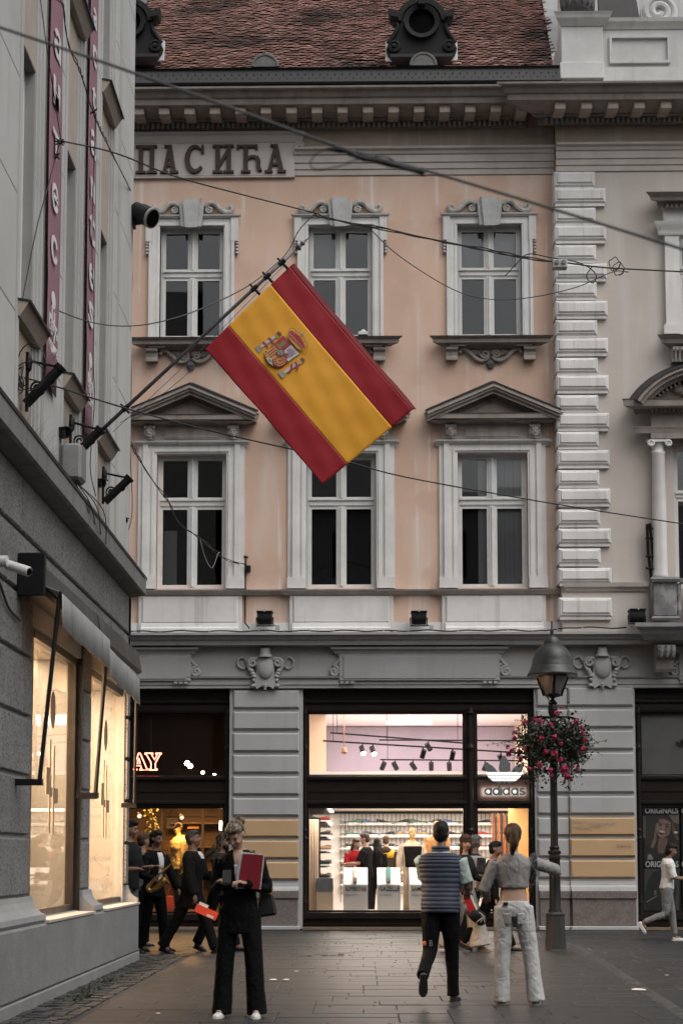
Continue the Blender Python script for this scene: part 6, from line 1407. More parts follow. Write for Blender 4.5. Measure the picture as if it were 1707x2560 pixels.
twisted('cable', [(327, 1105, YC), (350, 1150, YC + 1), (385, 1205, YC + 2.5), (420, 1250, YC + 4), (450, 1310, YC + 5.2), (500, 1345, YC + 6), (560, 1395, D - .3), (617, 1412, D - .1)], .008, 'twisted cable sagging from the bank corner to the peach wall', None, .03, 6)
wire('cable', [(500, 1345, 25.5), (512, 1390, 25.6), (530, 1420, 25.6), (545, 1385, 25.7), (550, 1380, 25.8)], .006, 'pale loose cable tail in front of the lower left window', M('cable pale', (.3, .3, .3)))
tb = MB()
for q in range(9):
    c = [atY(20 + rp.uniform(-12, 40), 930 + rp.uniform(-20, 60), 12.75 + rp.uniform(-.1, .1)) for _ in range(5)]; tb.tube(catmull(c, 5), .005, 5)
for (x0, y0, r_, ry) in ((80, 915, 36, 95), (75, 940, 38, 60), (15, 930, 14, 25)): tb.tube([atY(x0 + r_ * cos(t), y0 + ry * .6 * sin(t), 12.75) for t in [2 * pi * q / 20 for q in range(20)]], .006, 5)
kind(tag(tb.build('cable_tangle', m_wire), 'tangle of thin black cables around the nearest iron bracket', 'cable'), 'stuff')
# conduit with clips along the top of the shop cornice, and the box on the peach wall
cb = MB(); Yc = D - .46; P = []
for q in range(41): px = 325 + q * 31; P.append((X(px, 1578, Yc), Yc + .02 * sin(q), Z(1577, 900, Yc) + .012 * sin(q * 1.9) + (.05 if px > 1400 else 0)))
cb.tube(catmull(P, 3), .014, 5); o = cb.build('conduit', m_wire, None, smooth=1); tag(o, 'black cable with clips laid along the top of the shop cornice', 'cable')
clp = MB()
for q in range(0, 41, 2): clp.ell((P[q][0] + .1, P[q][1] - .02, P[q][2] + .005), (.018, .015, .018), 6, 5)
kind(clp.build('clips', M('clip grey', (.35, .35, .35)), o), 'stuff')
wb = MB(); x = X(614, 1450); wb.tube([(x, D - .03, Z(1395)), (x, D - .03, Z(1540)), (x + .01, D - .14, Z(1560)), (x + .1, D - .3, Z(1576))], .014, 6); wb.box(x + .01, x + .1, D - .09, D, Z(1428), Z(1415)); wb.tube([(x - .03, D - .05, Z(1392)), (x + .05, D - .05, Z(1394))], .02, 6); tag(wb.build('wall_conduit', m_black), 'black conduit with a small clamp on the peach wall between the lower windows', 'conduit')
def floodlight(px, py, Y, lab):
    c = atY(px, py, Y); e = empty('floodlight', tuple(c)); tag(e, lab, 'floodlight', 'floodlights on the shop cornice'); e.location = (0, 0, 0)
    n = 12; mb = MB(); pts = [(c.y - .1 + .13 * cos(t), c.z - .0 + .12 * sin(t) - .02) for t in [pi + pi * q / n for q in range(n + 1)]] + [(c.y + .03, c.z + .09), (c.y - .23, c.z + .09)]
    mb.px(pts, c.x - .14, c.x + .14); mb.build('housing', m_black2, e, bevel=.008); MB().box(c.x - .155, c.x + .155, c.y - .26, c.y + .05, c.z + .09, c.z + .105).build('front_frame', m_black2, e)
    MB().tube([(c.x - .16, c.y - .1, c.z), (c.x - .16, c.y - .1, c.z - .16), (c.x + .16, c.y - .1, c.z - .16), (c.x + .16, c.y - .1, c.z)], .014, 6).build('yoke', m_black, e); MB().box(c.x - .015, c.x + .015, c.y - .28, c.y - .25, c.z + .08, c.z + .13).build('latch', M('latch steel', (.4, .4, .4), .4, metal=.5), e)
    MB().box(c.x + .2, c.x + .28, c.y - .05, c.y + .02, c.z - .22, c.z - .14).build('splice_box', M('box pale', (.38, .38, .37), .7), e); MB().tube(catmull([(c.x + .1, c.y, c.z - .08), (c.x + .2, c.y - .02, c.z - .15), (c.x + .24, c.y - .02, c.z - .2)], 4), .01, 5).build('lead', m_wire, e)
m_black2 = M('floodlight black', (.013, .0135, .014), .55, .25, 8, spec=.25)
floodlight(663, 1546, D - .22, 'black floodlight on the shop cornice between the left and middle lower windows'); floodlight(1046, 1546, D - .22, 'black floodlight on the shop cornice between the middle and right lower windows'); floodlight(1588, 1541, D2 - .24, 'black floodlight on the wing cornice right of the street lamp')
# round projector on the bank corner
c = atY(360, 536, YC - .1); e = empty('projector', tuple(c)); tag(e, 'round black projector lamp fixed to the upper corner of the bank', 'floodlight'); e.location = (0, 0, 0)
d = Vector((.74, -.35, -.5)).normalized(); rot = d.to_track_quat('Z', 'Y').to_matrix(); b0 = c - d * .16; mb = MB(); mb.lathe([(.02, -.02), (.12, 0), (.125, .12), (.135, .13), (.135, .2), (.13, .22), (.14, .3)], tuple(b0), 20, rot); mb.build('barrel', m_black2, e, smooth=.6); MB().lathe([(.139, .298), (.142, .3), (.142, .33), (.12, .335)], tuple(b0), 20, rot).build('rim', M('rim steel', (.35, .35, .35), .4, metal=.4), e, smooth=.6); MB().lathe([(.001, .336), (.122, .336), (.001, .339)], tuple(b0), 20, rot).build('lens', m_hole, e)
p = atY(330, 557, YC - .02); MB().box(p.x - .03, p.x + .05, p.y - .06, p.y + .06, p.z - .07, p.z + .07).build('mount', m_black, e); MB().tube([p, atY(350, 556, YC - .08), b0 + d * .1], .04, 8).build('arm', m_black, e)
# cameras, electrical box, small things on the ledge
def ptz(px, py, Y, lab, s=1):
    c = atY(px, py, Y); e = empty('security_camera', tuple(c)); tag(e, lab, 'camera', 'security cameras'); e.location = (0, 0, 0); d = Vector((.75, -.45, -.05)).normalized(); u = Vector((0, 0, 1)); sd_ = d.cross(u).normalized()
    def bx(mb, l0, l1, w, h0, h1): mb.prism([c + d * l0 + sd_ * a_ * w + u * h for a_, h in ((-1, h0), (1, h0), (1, h1), (-1, h1))], [c + d * l1 + sd_ * a_ * w + u * h for a_, h in ((-1, h0), (1, h0), (1, h1), (-1, h1))])
    mb = MB(); bx(mb, -.14 * s, .12 * s, .045 * s, -.045 * s, .04 * s); mb.build('body', m_black2, e, bevel=.006); mb = MB(); bx(mb, -.15 * s, .16 * s, .055 * s, .042 * s, .055 * s); mb.build('sunshield', m_black, e); MB().tube([c + d * .12 * s, c + d * .14 * s], .032 * s, 12).build('lens', m_hole, e)
    w_ = Vector((XB, c.y - .02, c.z - .2 * s)); MB().tube([c - u * .05 * s, c - u * .1 * s - Vector((.06, 0, 0)) * s, c - u * .1 * s - Vector((.1 * s, 0, 0)), Vector((c.x - .12 * s, c.y, c.z - .34 * s))], .016, 6).build('bracket', m_black, e)
ptz(149, 1085, 14.4, 'black box camera above the ledge left of the flag bracket'); ptz(243, 1210, 16.8, 'black box camera below the flag pole near the corner bracket', .9); ptz(304, 1303, 18.6, 'small black box camera on the ledge at the bank corner', .7)
c = atX(182, 1155, XB + .12); e = MB(); e.box(XB + .02, XB + .24, c.y - .14, c.y + .14, c.z - .22, c.z + .17); o = e.build('electrical_box', M('box grey plastic', (.22, .22, .222), .6, .12, 6, streak=(.12, .12, .12), samt=.5), None, bevel=.03); tag(o, 'grey electrical box with hanging wires on the ledge under the flag bracket', 'electrical box')
for q in range(4): MB().tube([(XB + .245, c.y - .1 + q * .06, c.z - .2), (XB + .245, c.y - .1 + q * .06, c.z + .15)], .006, 5).build('rib', M('box grey plastic', (.2, .2, .2)), o)
for q in range(4): MB().tube(catmull([(XB + .15, c.y - .05 + q * .03, c.z - .2), (XB + .2 + .04 * q, c.y + .1 + .2 * q, c.z - .34), (XB + .22, c.y + .4 + .35 * q, c.z - .45 - .03 * q), (XB + .1, c.y + .7 + .5 * q, c.z - .5)], 5), .006, 5).build('lead', m_wire2, o)
# dry grass on the ledge
gb = MB()
for q in range(260):
    y = rp.uniform(12.3, 14.6); x = XB + rp.uniform(.02, .14); h = rp.uniform(.1, .4); p = Vector((x, y, zl1 + .03)); d = Vector((rp.uniform(-.2, .35), rp.uniform(-.5, .5), 1)) * h; n_ = Vector((0, .003, 0)); gb.add([p - n_, p + n_, p + d * .6 + n_ * .6, p + d + Vector((.05, rp.uniform(-.05, .05), -.03)), p + d * .6 - n_ * .6], [(0, 1, 2, 4), (4, 2, 3)])
kind(tag(gb.build('dry_grass', M('dry grass', (.16, .13, .1), .9, .3, 8)), 'dry brown grass growing on the ledge of the bank', 'grass'), 'stuff')
wp = MB()
for q in range(200):
    cc = rp.choice((atG(230, 2478), atG(190, 2500), atG(275, 2452))); p = cc + Vector((rp.uniform(-.08, .08), rp.uniform(-.3, .3), 0)); h = rp.uniform(.02, .07); d = Vector((rp.uniform(-1, 1), rp.uniform(-1, 1), .8)).normalized() * h; n_ = d.orthogonal().normalized() * h * .25; wp.add([p, p + d * .5 + n_, p + d, p + d * .5 - n_], [(0, 1, 2, 3)])
kind(tag(wp.build('weeds', M('weed green grey', (.05, .055, .04), .8, .3, 9)), 'small weeds and dead leaves along the foot of the bank plinth', 'weeds'), 'stuff')
# white bullet camera at the left picture edge
c = atY(45, 1420, 11.9); e = empty('bullet_camera', tuple(c)); tag(e, 'white bullet camera on the granite wall at the left picture edge', 'camera'); e.location = (0, 0, 0); d = Vector((.82, -.35, -.32)).normalized(); m_wh = M('camera white', (.55, .55, .55), .4)
MB().tube([c - d * .13, c - d * .12, c + d * .12, c + d * .13], [.03, .042, .045, .04], 14).build('body', m_wh, e, smooth=.6); MB().tube([c + d * .13, c + d * .135], .033, 12).build('lens', m_hole, e); p = Vector((XB + .012, c.y, c.z + .06)); MB().tube([p, p + Vector((.1, 0, 0))], .05, 14).build('mount', m_wh, e, smooth=.6); MB().tube([p + Vector((.09, 0, 0)), c - d * .08], .02, 8).build('arm', m_wh, e)
MB().tube(catmull([p - Vector((0, 0, .1)), p + Vector((.02, .1, -.2)), p + Vector((.02, .4, -.34)), p + Vector((.02, .8, -.38))], 5), .012, 6).build('lead', m_wire, e)

# ---- street lamp with flower basket
lc = atG(1388, 2376); YLm = lc.y; g = lambda p: Z(p, 1388, YLm); s_ = YLm / FPX
lamp = empty('street_lamp', (lc.x, lc.y, 0)); tag(lamp, 'black cast iron street lamp with bell-shaped hood and a flower basket', 'street lamp')
m_cast = M('lamp cast iron black', (.006, .006, .006), .5, .3, 9, .1, 40, spec=.25); m_hood = M('lamp hood patina', (.034, .038, .037), .4, .5, 5, .15, 25, metal=.35, spot=(.02, .022, .022), spotscale=5)
base = MB(); base.lathe([(27 * s_ * 1.06, 0), (27 * s_, .03), (23.5 * s_, g(2290)), (24.5 * s_, g(2287)), (24.5 * s_, g(2284)), (21 * s_, g(2281)), (16 * s_, g(2278))], (0, 0, 0), 8, Matrix.Rotation(pi / 8, 3, 'Z')); base.build('base', m_cast2 if 'm_cast2' in globals() else M('lamp base grey iron', (.02, .02, .02), .6, .3, 6, .2, 40), lamp)
sh = MB(); sh.lathe([(17 * s_, g(2280)), (17 * s_, g(2276)), (14.5 * s_, g(2272)), (13.5 * s_, g(2150)), (14.5 * s_, g(2147)), (14.5 * s_, g(2140)), (13 * s_, g(2136)), (9.5 * s_, g(2120)), (8.8 * s_, g(1900)), (8.2 * s_, g(1790))], (0, 0, 0), 16); sh.build('shaft', m_cast, lamp, smooth=.6)
rg = MB(); rg.lathe([(9.5 * s_, g(2142)), (13 * s_, g(2138)), (13.5 * s_, g(2130)), (11 * s_, g(2124)), (13 * s_, g(2119)), (9.5 * s_, g(2114))], (0, 0, 0), 16)
for q in range(10): rg.ell((13 * s_ * cos(q * 2 * pi / 10), 13 * s_ * sin(q * 2 * pi / 10), g(2131)), (.02, .02, .03), 6, 5)
rg.build('ring', m_cast, lamp, smooth=.6)
nk = MB(); nk.lathe([(8 * s_, g(1792)), (12 * s_, g(1780)), (12 * s_, g(1770)), (9 * s_, g(1762)), (12 * s_, g(1757)), (5 * s_, g(1750)), (4 * s_, g(1742))], (0, 0, 0), 14); nk.build('neck', m_cast, lamp, smooth=.6)
gl = MB(); gl.lathe([(15 * s_, g(1738)), (20 * s_, g(1732)), (30 * s_, g(1712)), (36 * s_, g(1695)), (36 * s_, g(1688))], (0, 0, 0), 24); gl.build('globe', M('lamp globe frosted', (.19, .175, .172), .35, .1, 4), lamp, smooth=1)
MB().lathe([(6 * s_, g(1745)), (19 * s_, g(1741)), (20 * s_, g(1737)), (14 * s_, g(1734))], (0, 0, 0), 16).build('globe_seat', m_cast, lamp, smooth=.6)
for q in range(4): t = q * pi / 2 - pi / 2; MB().tube([(21 * s_ * cos(t), 21 * s_ * sin(t), g(1740)), (38 * s_ * cos(t), 38 * s_ * sin(t), g(1693))], .02, 6).build('cage_bar', m_cast, lamp)
hd = MB(); hd.lathe([(58 * s_, g(1690)), (63 * s_, g(1691)), (63.5 * s_, g(1687)), (57 * s_, g(1676)), (54 * s_, g(1668)), (53 * s_, g(1667)), (52 * s_, g(1662)), (51 * s_, g(1660)), (50 * s_, g(1650)), (45 * s_, g(1634)), (36 * s_, g(1622)), (25 * s_, g(1613)), (22 * s_, g(1611)), (21 * s_, g(1603)), (15 * s_, g(1594)), (6 * s_, g(1590)), (4 * s_, g(1588)), (4.5 * s_, g(1583)), (4.5 * s_, g(1575)), (2 * s_, g(1572)), (2 * s_, g(1553))], (0, 0, 0), 36); hd.build('hood', m_hood, lamp, smooth=.5)
MB().tube(catmull([(-26 * s_, -.1, g(1718)), (-20 * s_, -.12, g(1738)), (-8 * s_, -.1, g(1758))], 4), .01, 5).build('lead', m_wire, lamp)
fr = MB(); zt = g(1793)
for s in (-1, 1):
    fr.tube([(0, 0, zt), (s * 40 * s_, 0, zt)], .02, 6); fr.tube(catmull([(s * 8 * s_, 0, g(1812)), (s * 18 * s_, 0, g(1798)), (s * 30 * s_, 0, g(1800)), (s * 33 * s_, 0, g(1818))], 4), .012, 6); fr.tube(catmull([(s * 40 * s_, 0, zt), (s * 56 * s_, 0, g(1797)), (s * 62 * s_, 0, g(1812)), (s * 60 * s_, 0, g(1850))], 4), .014, 6)
fr.build('basket_arm', m_cast, lamp)
# the flowers: ring planter with foliage and pelargonium heads
fbk = empty('flower_basket', (lc.x, lc.y, g(1850))); tag(fbk, 'round hanging basket of dark foliage and magenta flowers on the street lamp', 'flower basket'); zb = g(1850)
MB().lathe([(30 * s_, g(1895) - zb), (60 * s_, g(1880) - zb), (66 * s_, g(1838) - zb), (60 * s_, g(1838) - zb), (26 * s_, g(1888) - zb)], (0, 0, 0), 20).build('planter', m_cast, fbk)
rf = random.Random(5); lf = MB(); m_leaf = M('leaf dark green', (.028, .033, .016), .6, .4, 12, island=.6)
def inbasket():
    t = rf.uniform(0, 2 * pi); r = sqrt(rf.uniform(.1, 1)) * rf.uniform(70, 104) * s_; hh = rf.gauss(0, 1)
    z = g(1848) - zb + hh * .14 - max(0, r - .25) * .25
    if rf.random() < .24: z -= rf.uniform(.05, .42); r *= .85
    return Vector((r * cos(t), r * sin(t) * .8, z))
for q in range(5200):
    p = inbasket(); L_ = rf.uniform(.025, .065); d = Vector((rf.uniform(-1, 1), rf.uniform(-1, 1), rf.uniform(-.9, .8))).normalized() * L_; n_ = d.orthogonal().normalized(); n_.rotate(Matrix.Rotation(rf.uniform(0, 6.3), 3, d.normalized())); n_ *= L_ * .45; lf.add([p, p + d * .4 + n_, p + d, p + d * .4 - n_], [(0, 1, 2, 3)])
for q in range(90):     # trailing stems
    p = inbasket(); d = Vector((p.x * rf.uniform(.3, 1.1), p.y * .6, rf.uniform(-.2, .25))); P = [p, p + d * .5 + Vector((0, 0, .03)), p + d]; lf.tube(P, .003, 3, cap=False)
    for k_ in range(5): c = P[0].lerp(P[2], .3 + k_ * .17) + Vector((rf.uniform(-.03, .03), rf.uniform(-.03, .03), rf.uniform(-.02, .03))); d2 = Vector((rf.uniform(-1, 1), rf.uniform(-1, 1), rf.uniform(-1, 1))).normalized() * .02; n2 = d2.orthogonal() * .5; lf.add([c - d2, c + n2, c + d2, c - n2], [(0, 1, 2, 3)])
kind(lf.build('foliage', m_leaf, fbk), 'stuff')
m_petal = M('petal magenta', (.3, .01, .062), .6, .3, 14, island=.45)
heads = [(1330, 1799, 8), (1345, 1803, 9), (1308, 1806, 8), (1289, 1832, 8), (1290, 1846, 8), (1275, 1868, 7), (1283, 1877, 8), (1277, 1886, 8), (1298, 1895, 7), (1307, 1873, 7), (1346, 1845, 7), (1378, 1843, 9), (1394, 1859, 6), (1356, 1880, 8), (1380, 1884, 12), (1394, 1899, 9), (1342, 1914, 9), (1318, 1922, 8), (1367, 1926, 8), (1404, 1923, 13), (1413, 1942, 9), (1450, 1820, 8), (1436, 1804, 8), (1459, 1850, 8), (1452, 1872, 9), (1437, 1922, 6), (1425, 1916, 5), (1367, 1811, 8), (1388, 1784, 9), (1398, 1770, 5), (1373, 1940, 6), (1453, 1836, 6)]
for (px, py, r_) in heads:
    rr = r_ * s_; off = (px - 1388) * s_; yy = -sqrt(max(.02, .36 - (off * .9) ** 2)) * rf.uniform(.75, 1.0) if abs(off) < .55 else rf.uniform(-.2, .1); c = Vector((off * (1 + yy / YLm), yy, CAMH + (g(py) - CAMH) * (YLm + yy) / YLm - zb))
    fm = MB()
    for q in range(26):
        d = Vector((rf.uniform(-1, 1), rf.uniform(-1.2, .6), rf.uniform(-.8, 1))).normalized(); p = c + d * rr * rf.uniform(.5, 1.05) * .8; n1 = d.orthogonal().normalized(); n1.rotate(Matrix.Rotation(rf.uniform(0, 6), 3, d)); n2 = d.cross(n1); w_ = rr * .42
        fm.add([p - n1 * w_, p - n2 * w_ + d * w_ * .3, p + n1 * w_, p + n2 * w_ + d * w_ * .3], [(0, 1, 2, 3)])
    fm.build('flower_head', m_petal, fbk)

sb = MB(); c = (UC[1] + 57 * K, D - .16, Z(838, 905, D - .16)); sb.box(c[0] - .1, c[0] + .09, D - .24, D - .08, c[2] - .02, c[2] + .05); o = sb.build('alarm_sensor', M('sensor white', (.6, .6, .6), .5), None, bevel=.01); MB().ell((c[0], D - .17, c[2] + .05), (.06, .06, .06), 12, 8).build('dome', M('sensor white', (.6, .6, .6)), o, smooth=1); tag(o, 'small white domed sensor on the sill of the middle upper window', 'sensor')
# ================================================================== people
def loft(mb, rings, n=16):
    """rings: (centre, half width, half depth, width axis, depth axis)"""
    vs = []
    for c, a, b, u, w in rings:
        for i in range(n):
            t = 2 * pi * i / n; ct, st = cos(t), sin(t); p = 2.4
            k_ = (abs(ct) ** p + abs(st) ** p) ** (-1 / p); vs.append(Vector(c) + u * a * ct * k_ + w * b * st * k_)
    m = len(rings)
    fs = [(j * n + i, j * n + (i + 1) % n, (j + 1) * n + (i + 1) % n, (j + 1) * n + i) for j in range(m - 1) for i in range(n)] + [tuple(range(n))[::-1], tuple(range((m - 1) * n, m * n))]
    return mb.add(vs, fs)
TEX = {}
def wrinkle(scale):
    if scale not in TEX:
        t = bpy.data.textures.new('wrinkle%g' % scale, 'CLOUDS'); t.noise_scale = scale; t.noise_depth = 2; TEX[scale] = t
    return TEX[scale]
def skinned(mb, name, mat, vox, parent=None, smooth=4, disp=0, dscale=.08, extra=None):
    """fuse overlapping shapes into one continuous surface"""
    me = bpy.data.meshes.new('tmp'); me.from_pydata(mb.v, [], mb.f); bm = bmesh.new(); bm.from_mesh(me); bmesh.ops.recalc_face_normals(bm, faces=bm.faces); bm.to_mesh(me); bm.free()
    o = bpy.data.objects.new('tmp', me); COL.objects.link(o)
    r = o.modifiers.new('r', 'REMESH'); r.mode = 'VOXEL'; r.voxel_size = vox; r.adaptivity = 0
    if smooth: s = o.modifiers.new('s', 'SMOOTH'); s.factor = .5; s.iterations = smooth
    if disp: d = o.modifiers.new('d', 'DISPLACE'); d.texture = wrinkle(dscale); d.strength = disp; d.texture_coords = 'LOCAL'; d.mid_level = .5
    dg = bpy.context.evaluated_depsgraph_get(); out = bpy.data.meshes.new_from_object(o.evaluated_get(dg)); bpy.data.objects.remove(o); bpy.data.meshes.remove(me)
    if extra:
        bm = bmesh.new(); bm.from_mesh(out); t2 = bpy.data.meshes.new('t2'); t2.from_pydata(extra.v, [], extra.f); bm.from_mesh(t2); bmesh.ops.recalc_face_normals(bm, faces=bm.faces); bm.to_mesh(out); bm.free(); bpy.data.meshes.remove(t2)
    out.name = name
    for p in out.polygons: p.use_smooth = True
    out.materials.clear(); out.materials.append(mat)
    o = bpy.data.objects.new(name, out); COL.objects.link(o); o.parent = parent; return o
m_skin = M('skin light', (.36, .225, .165), .55, .08, 12); m_skin2 = M('skin tan', (.2, .115, .078), .55, .1, 12); m_skin3 = M('skin brown', (.12, .068, .047), .55, .1, 12)
m_eye = M('eye dark', (.012, .009, .008), .3); m_lip = M('lips', (.22, .085, .075), .5)
def hair_mat(nm, c, c2): return M(nm, c, .55, .35, 9, .5, 120, spec=.2, streak=c2, samt=.7, sscale=(60, 60, 4), slo=.46)
m_hblack = hair_mat('hair black', (.005, .0045, .004), (.012, .01, .009)); m_hbrown = hair_mat('hair brown', (.03, .017, .01), (.13, .085, .05)); m_hblond = hair_mat('hair dark blonde', (.045, .03, .02), (.36, .29, .22)); m_hgrey = hair_mat('hair grey', (.1, .1, .1), (.2, .2, .2))
def fabric(nm, c, var=.15): return M('fabric ' + nm, c, .92, var, 9, .25, 180, spec=.12, fold=.42)
m_fblack = fabric('black', (.0045, .0044, .0046))

class Person: pass
def person(name, label, pos, H, face, skin=m_skin, sex='m', lean=.03, head=(0, 0), arms=None, legs=None, vox=.013, top=None, bottom=None, shoes=None, hair=None, cat='person', build=1.0, z=0, group=None, facefeat=True):
    """pos (x,y); face: 0 toward the camera, pi/2 toward image right, pi away.
    legs {'L','R'}: (hip flex, knee flex, spread); arms: (upper dir (out,fwd,up), fore dir, hand curl)"""
    S = H / 1.75; P = Person(); u = Vector((cos(face), sin(face), 0)); f = Vector((sin(face), -cos(face), 0)); k = Vector((0, 0, 1))
    fem = sex == 'f'; legs = legs or {}; arms = arms or {}
    # legs first: find the pelvis height so that the lower foot stands on the ground
    L1, L2, HZ = .435 * S, .42 * S, .075 * S
    legpts = {}; low = 0
    for s, sg in (('L', 1), ('R', -1)):
        a, b, sp = legs.get(s, (0, .03, .03)); hip = u * sg * .088 * S
        d1 = (f * sin(a) - k * cos(a) + u * sg * sp).normalized(); kn = hip + d1 * L1; a2 = a - b; d2 = (f * sin(a2) - k * cos(a2) + u * sg * sp * .6).normalized(); an = kn + d2 * L2
        pf = legs.get(s + 'foot', a2 * .9 if b > .25 else 0.0)      # foot pitch: negative lifts the heel
        legpts[s] = [hip, kn, an, d2, pf]; fl = an.z - HZ * max(.6, cos(pf)) - (max(0, -sin(pf)) * .16 * S); low = min(low, fl)
    base = Vector((pos[0], pos[1], z)); pel = base + k * -low
    P.pel = pel
    tilt = Matrix.Rotation(lean, 3, u)          # + leans forward
    def T(x, y, zz): return pel + tilt @ (u * x * S + f * y * S + k * zz * S)
    ta, tb = tilt @ u, tilt @ f
    bw = build; sw = (.165 if fem else .192) * bw
    rings = [(-.08, .145, .10, 0), (.0, .158 if fem else .152, .108, -.005), (.1, .135 if fem else .148, .095, 0), (.2, .122 if fem else .15, .09, .01), (.32, .142 if fem else .168, .105, .015), (.42, .155 if fem else .182, .105, .005), (.49, .13 if fem else .155, .085, -.005), (.535, .065, .06, -.01)]
    P.rings = [(T(0, yo, zz), a_ * S * bw, b_ * S * bw, ta, tb) for zz, a_, b_, yo in rings]
    body = MB(); loft(body, P.rings)
    nb = T(0, -.005, .53); hc = T(0, .02, .70); Hm = Matrix.Rotation(face + head[0], 3, 'Z') @ Matrix.Rotation(head[1] + lean * .5, 3, 'X')
    hc = nb + (hc - nb) * .25 + Hm @ Vector((0, -.015, .125)) * S if abs(head[1]) > .2 else hc
    P.hc, P.Hm = hc, Hm
    def Hd(x, y, zz): return hc + Hm @ (Vector((x, y, zz)) * S)
    P.Hd = Hd
    body.tube([nb - k * .05 * S, nb.lerp(hc, .45), hc - Hm @ Vector((0, .02, .05)) * S], [.06 * S * bw, .05 * S * bw, .05 * S * bw], 12)
    body.ell(tuple(Hd(0, .012, .03)), (.074 * S, .093 * S, .09 * S), 16, 12, Hm); body.ell(tuple(Hd(0, -.022, -.02)), (.063 * S, .068 * S, .085 * S), 14, 10, Hm); body.ell(tuple(Hd(0, -.045, -.075)), (.036 * S, .036 * S, .03 * S), 12, 8, Hm); body.ell(tuple(Hd(0, -.068, .025)), (.05 * S, .018 * S, .014 * S), 12, 8, Hm)
    body.tube([Hd(0, -.083, .02), Hd(0, -.1, -.012), Hd(0, -.108, -.024), Hd(0, -.088, -.036)], [.009 * S, .012 * S, .015 * S, .012 * S], 8)
    for sg in (-1, 1): body.ell(tuple(Hd(sg * .074, .012, -.005)), (.011 * S, .02 * S, .032 * S), 8, 8, Hm); body.ell(tuple(Hd(sg * .038, -.07, -.03)), (.02 * S, .018 * S, .02 * S), 8, 6, Hm)
    # arms
    P.arm = {}; extra = MB()
    for s, sg in (('L', 1), ('R', -1)):
        ud, fd, curl = arms.get(s, ((.12, .02, -1), (.05, .15, -1), .5))
        cv = lambda d: (ta * sg * d[0] + tb * d[1] + k * d[2]).normalized()
        sh = T(sg * sw, -.005, .455); el = sh + cv(ud) * .285 * S; wr = el + cv(fd) * .245 * S
        P.arm[s] = [sh, el, wr, cv(fd)]
        r = .047 * bw if not fem else .04
        body.tube([sh, sh.lerp(el, .5), el, el.lerp(wr, .35), wr], [r * 1.15 * S, r * S, r * .82 * S, r * .85 * S, r * .58 * S], 10)
        hd = cv(fd); side = hd.cross(k); side = side.normalized() if side.length > .2 else ta.copy(); nrm = side.cross(hd).normalized()
        if (legs.get('palm' + s)): ang = legs['palm' + s]; side, nrm = side * cos(ang) + nrm * sin(ang), nrm * cos(ang) - side * sin(ang)
        body.ell(tuple(wr + hd * .05 * S), (.038 * S, .017 * S, .05 * S), 10, 8, Matrix((side, nrm, hd)).transposed())
        for i in range(4):
            b0 = wr + hd * .085 * S + side * (i - 1.5) * .0185 * S; ln = (.07, .08, .075, .06)[i] * S; c1 = curl * .8; d1 = hd * cos(c1) - nrm * sin(c1); c2 = curl * 1.9; d2 = hd * cos(c2) - nrm * sin(c2)
            extra.tube([b0 - hd * .02 * S, b0 + d1 * ln * .5, b0 + d1 * ln * .5 + d2 * ln * .55], [.0095 * S, .009 * S, .0072 * S], 6)
        t0 = wr + hd * .03 * S - side * .03 * S * sg; td = (hd * .7 - side * sg * .6 - nrm * .5 * curl).normalized(); extra.tube([t0, t0 + td * .035 * S, t0 + (td * .6 + hd * .5).normalized() * .065 * S], [.013 * S, .011 * S, .008 * S], 6)
        P.arm[s] += [wr + hd * .09 * S, side, nrm]
    # legs
    P.leg = {}
    for s, sg in (('L', 1), ('R', -1)):
        hip, kn, an, d2, pf = legpts[s]; hip, kn, an = pel + hip, pel + kn, pel + an
        body.tube([hip + k * .03 * S, hip.lerp(kn, .5), kn, kn.lerp(an, .35), an, an - k * .03 * S], [.085 * S, .07 * S, .052 * S, .052 * S, .036 * S, .035 * S], 10)
        tf = (f * cos(pf) + k * sin(pf) * 1.0).normalized(); tf = (tf + u * sg * .12).normalized(); P.leg[s] = [hip, kn, an, tf]
        body.tube([an - k * .03 * S, an + tf * .1 * S - k * .035 * S * cos(pf)], [.033 * S, .03 * S], 8)
    o = skinned(body, name, skin, vox, None, 3, extra=extra); tag(o, label, cat, group); P.o = o
    if facefeat:
        for sg in (-1, 1):
            MB().ell(tuple(Hd(sg * .03, -.079, .005)), (.013 * S, .006 * S, .0055 * S), 8, 6, Hm).build('eye', m_eye, o, smooth=1); MB().tube([Hd(sg * .016, -.089, .024), Hd(sg * .034, -.087, .029), Hd(sg * .05, -.078, .023)], .0045 * S, 5).build('eyebrow', (hair or {}).get('mat', m_hblack), o)
        MB().ell(tuple(Hd(0, -.087, -.052)), (.023 * S, .008 * S, .0085 * S), 8, 6, Hm).build('lips', m_lip, o, smooth=1)
    # clothing
    if bottom:
        mb = MB(); rr = bottom['r']; ea = bottom.get('ease', 1.13)
        loft(mb, [(c - k * .0, a_ * ea, b_ * ea, ua, ub) for c, a_, b_, ua, ub in P.rings[:2]] + [(T(0, 0, bottom.get('waist', .1)), P.rings[2][1] * 1.07, P.rings[2][2] * 1.07, ta, tb)])
        for s in 'LR':
            hip, kn, an, tf = P.leg[s]; hem = an - (an - kn).normalized() * -bottom.get('drop', .0) * S
            hem = an + (an - kn).normalized() * bottom.get('drop', .0) * S
            mb.tube(catmull([hip + k * .02 * S, hip.lerp(kn, .5), kn, kn.lerp(an, .5), hem], 3), [x_ * S for x_ in interp(rr, 13)], 14)
        P.trousers = skinned(mb, bottom.get('name', 'trousers'), bottom['mat'], vox, o, 2, bottom.get('disp', .01), bottom.get('ds', .09))
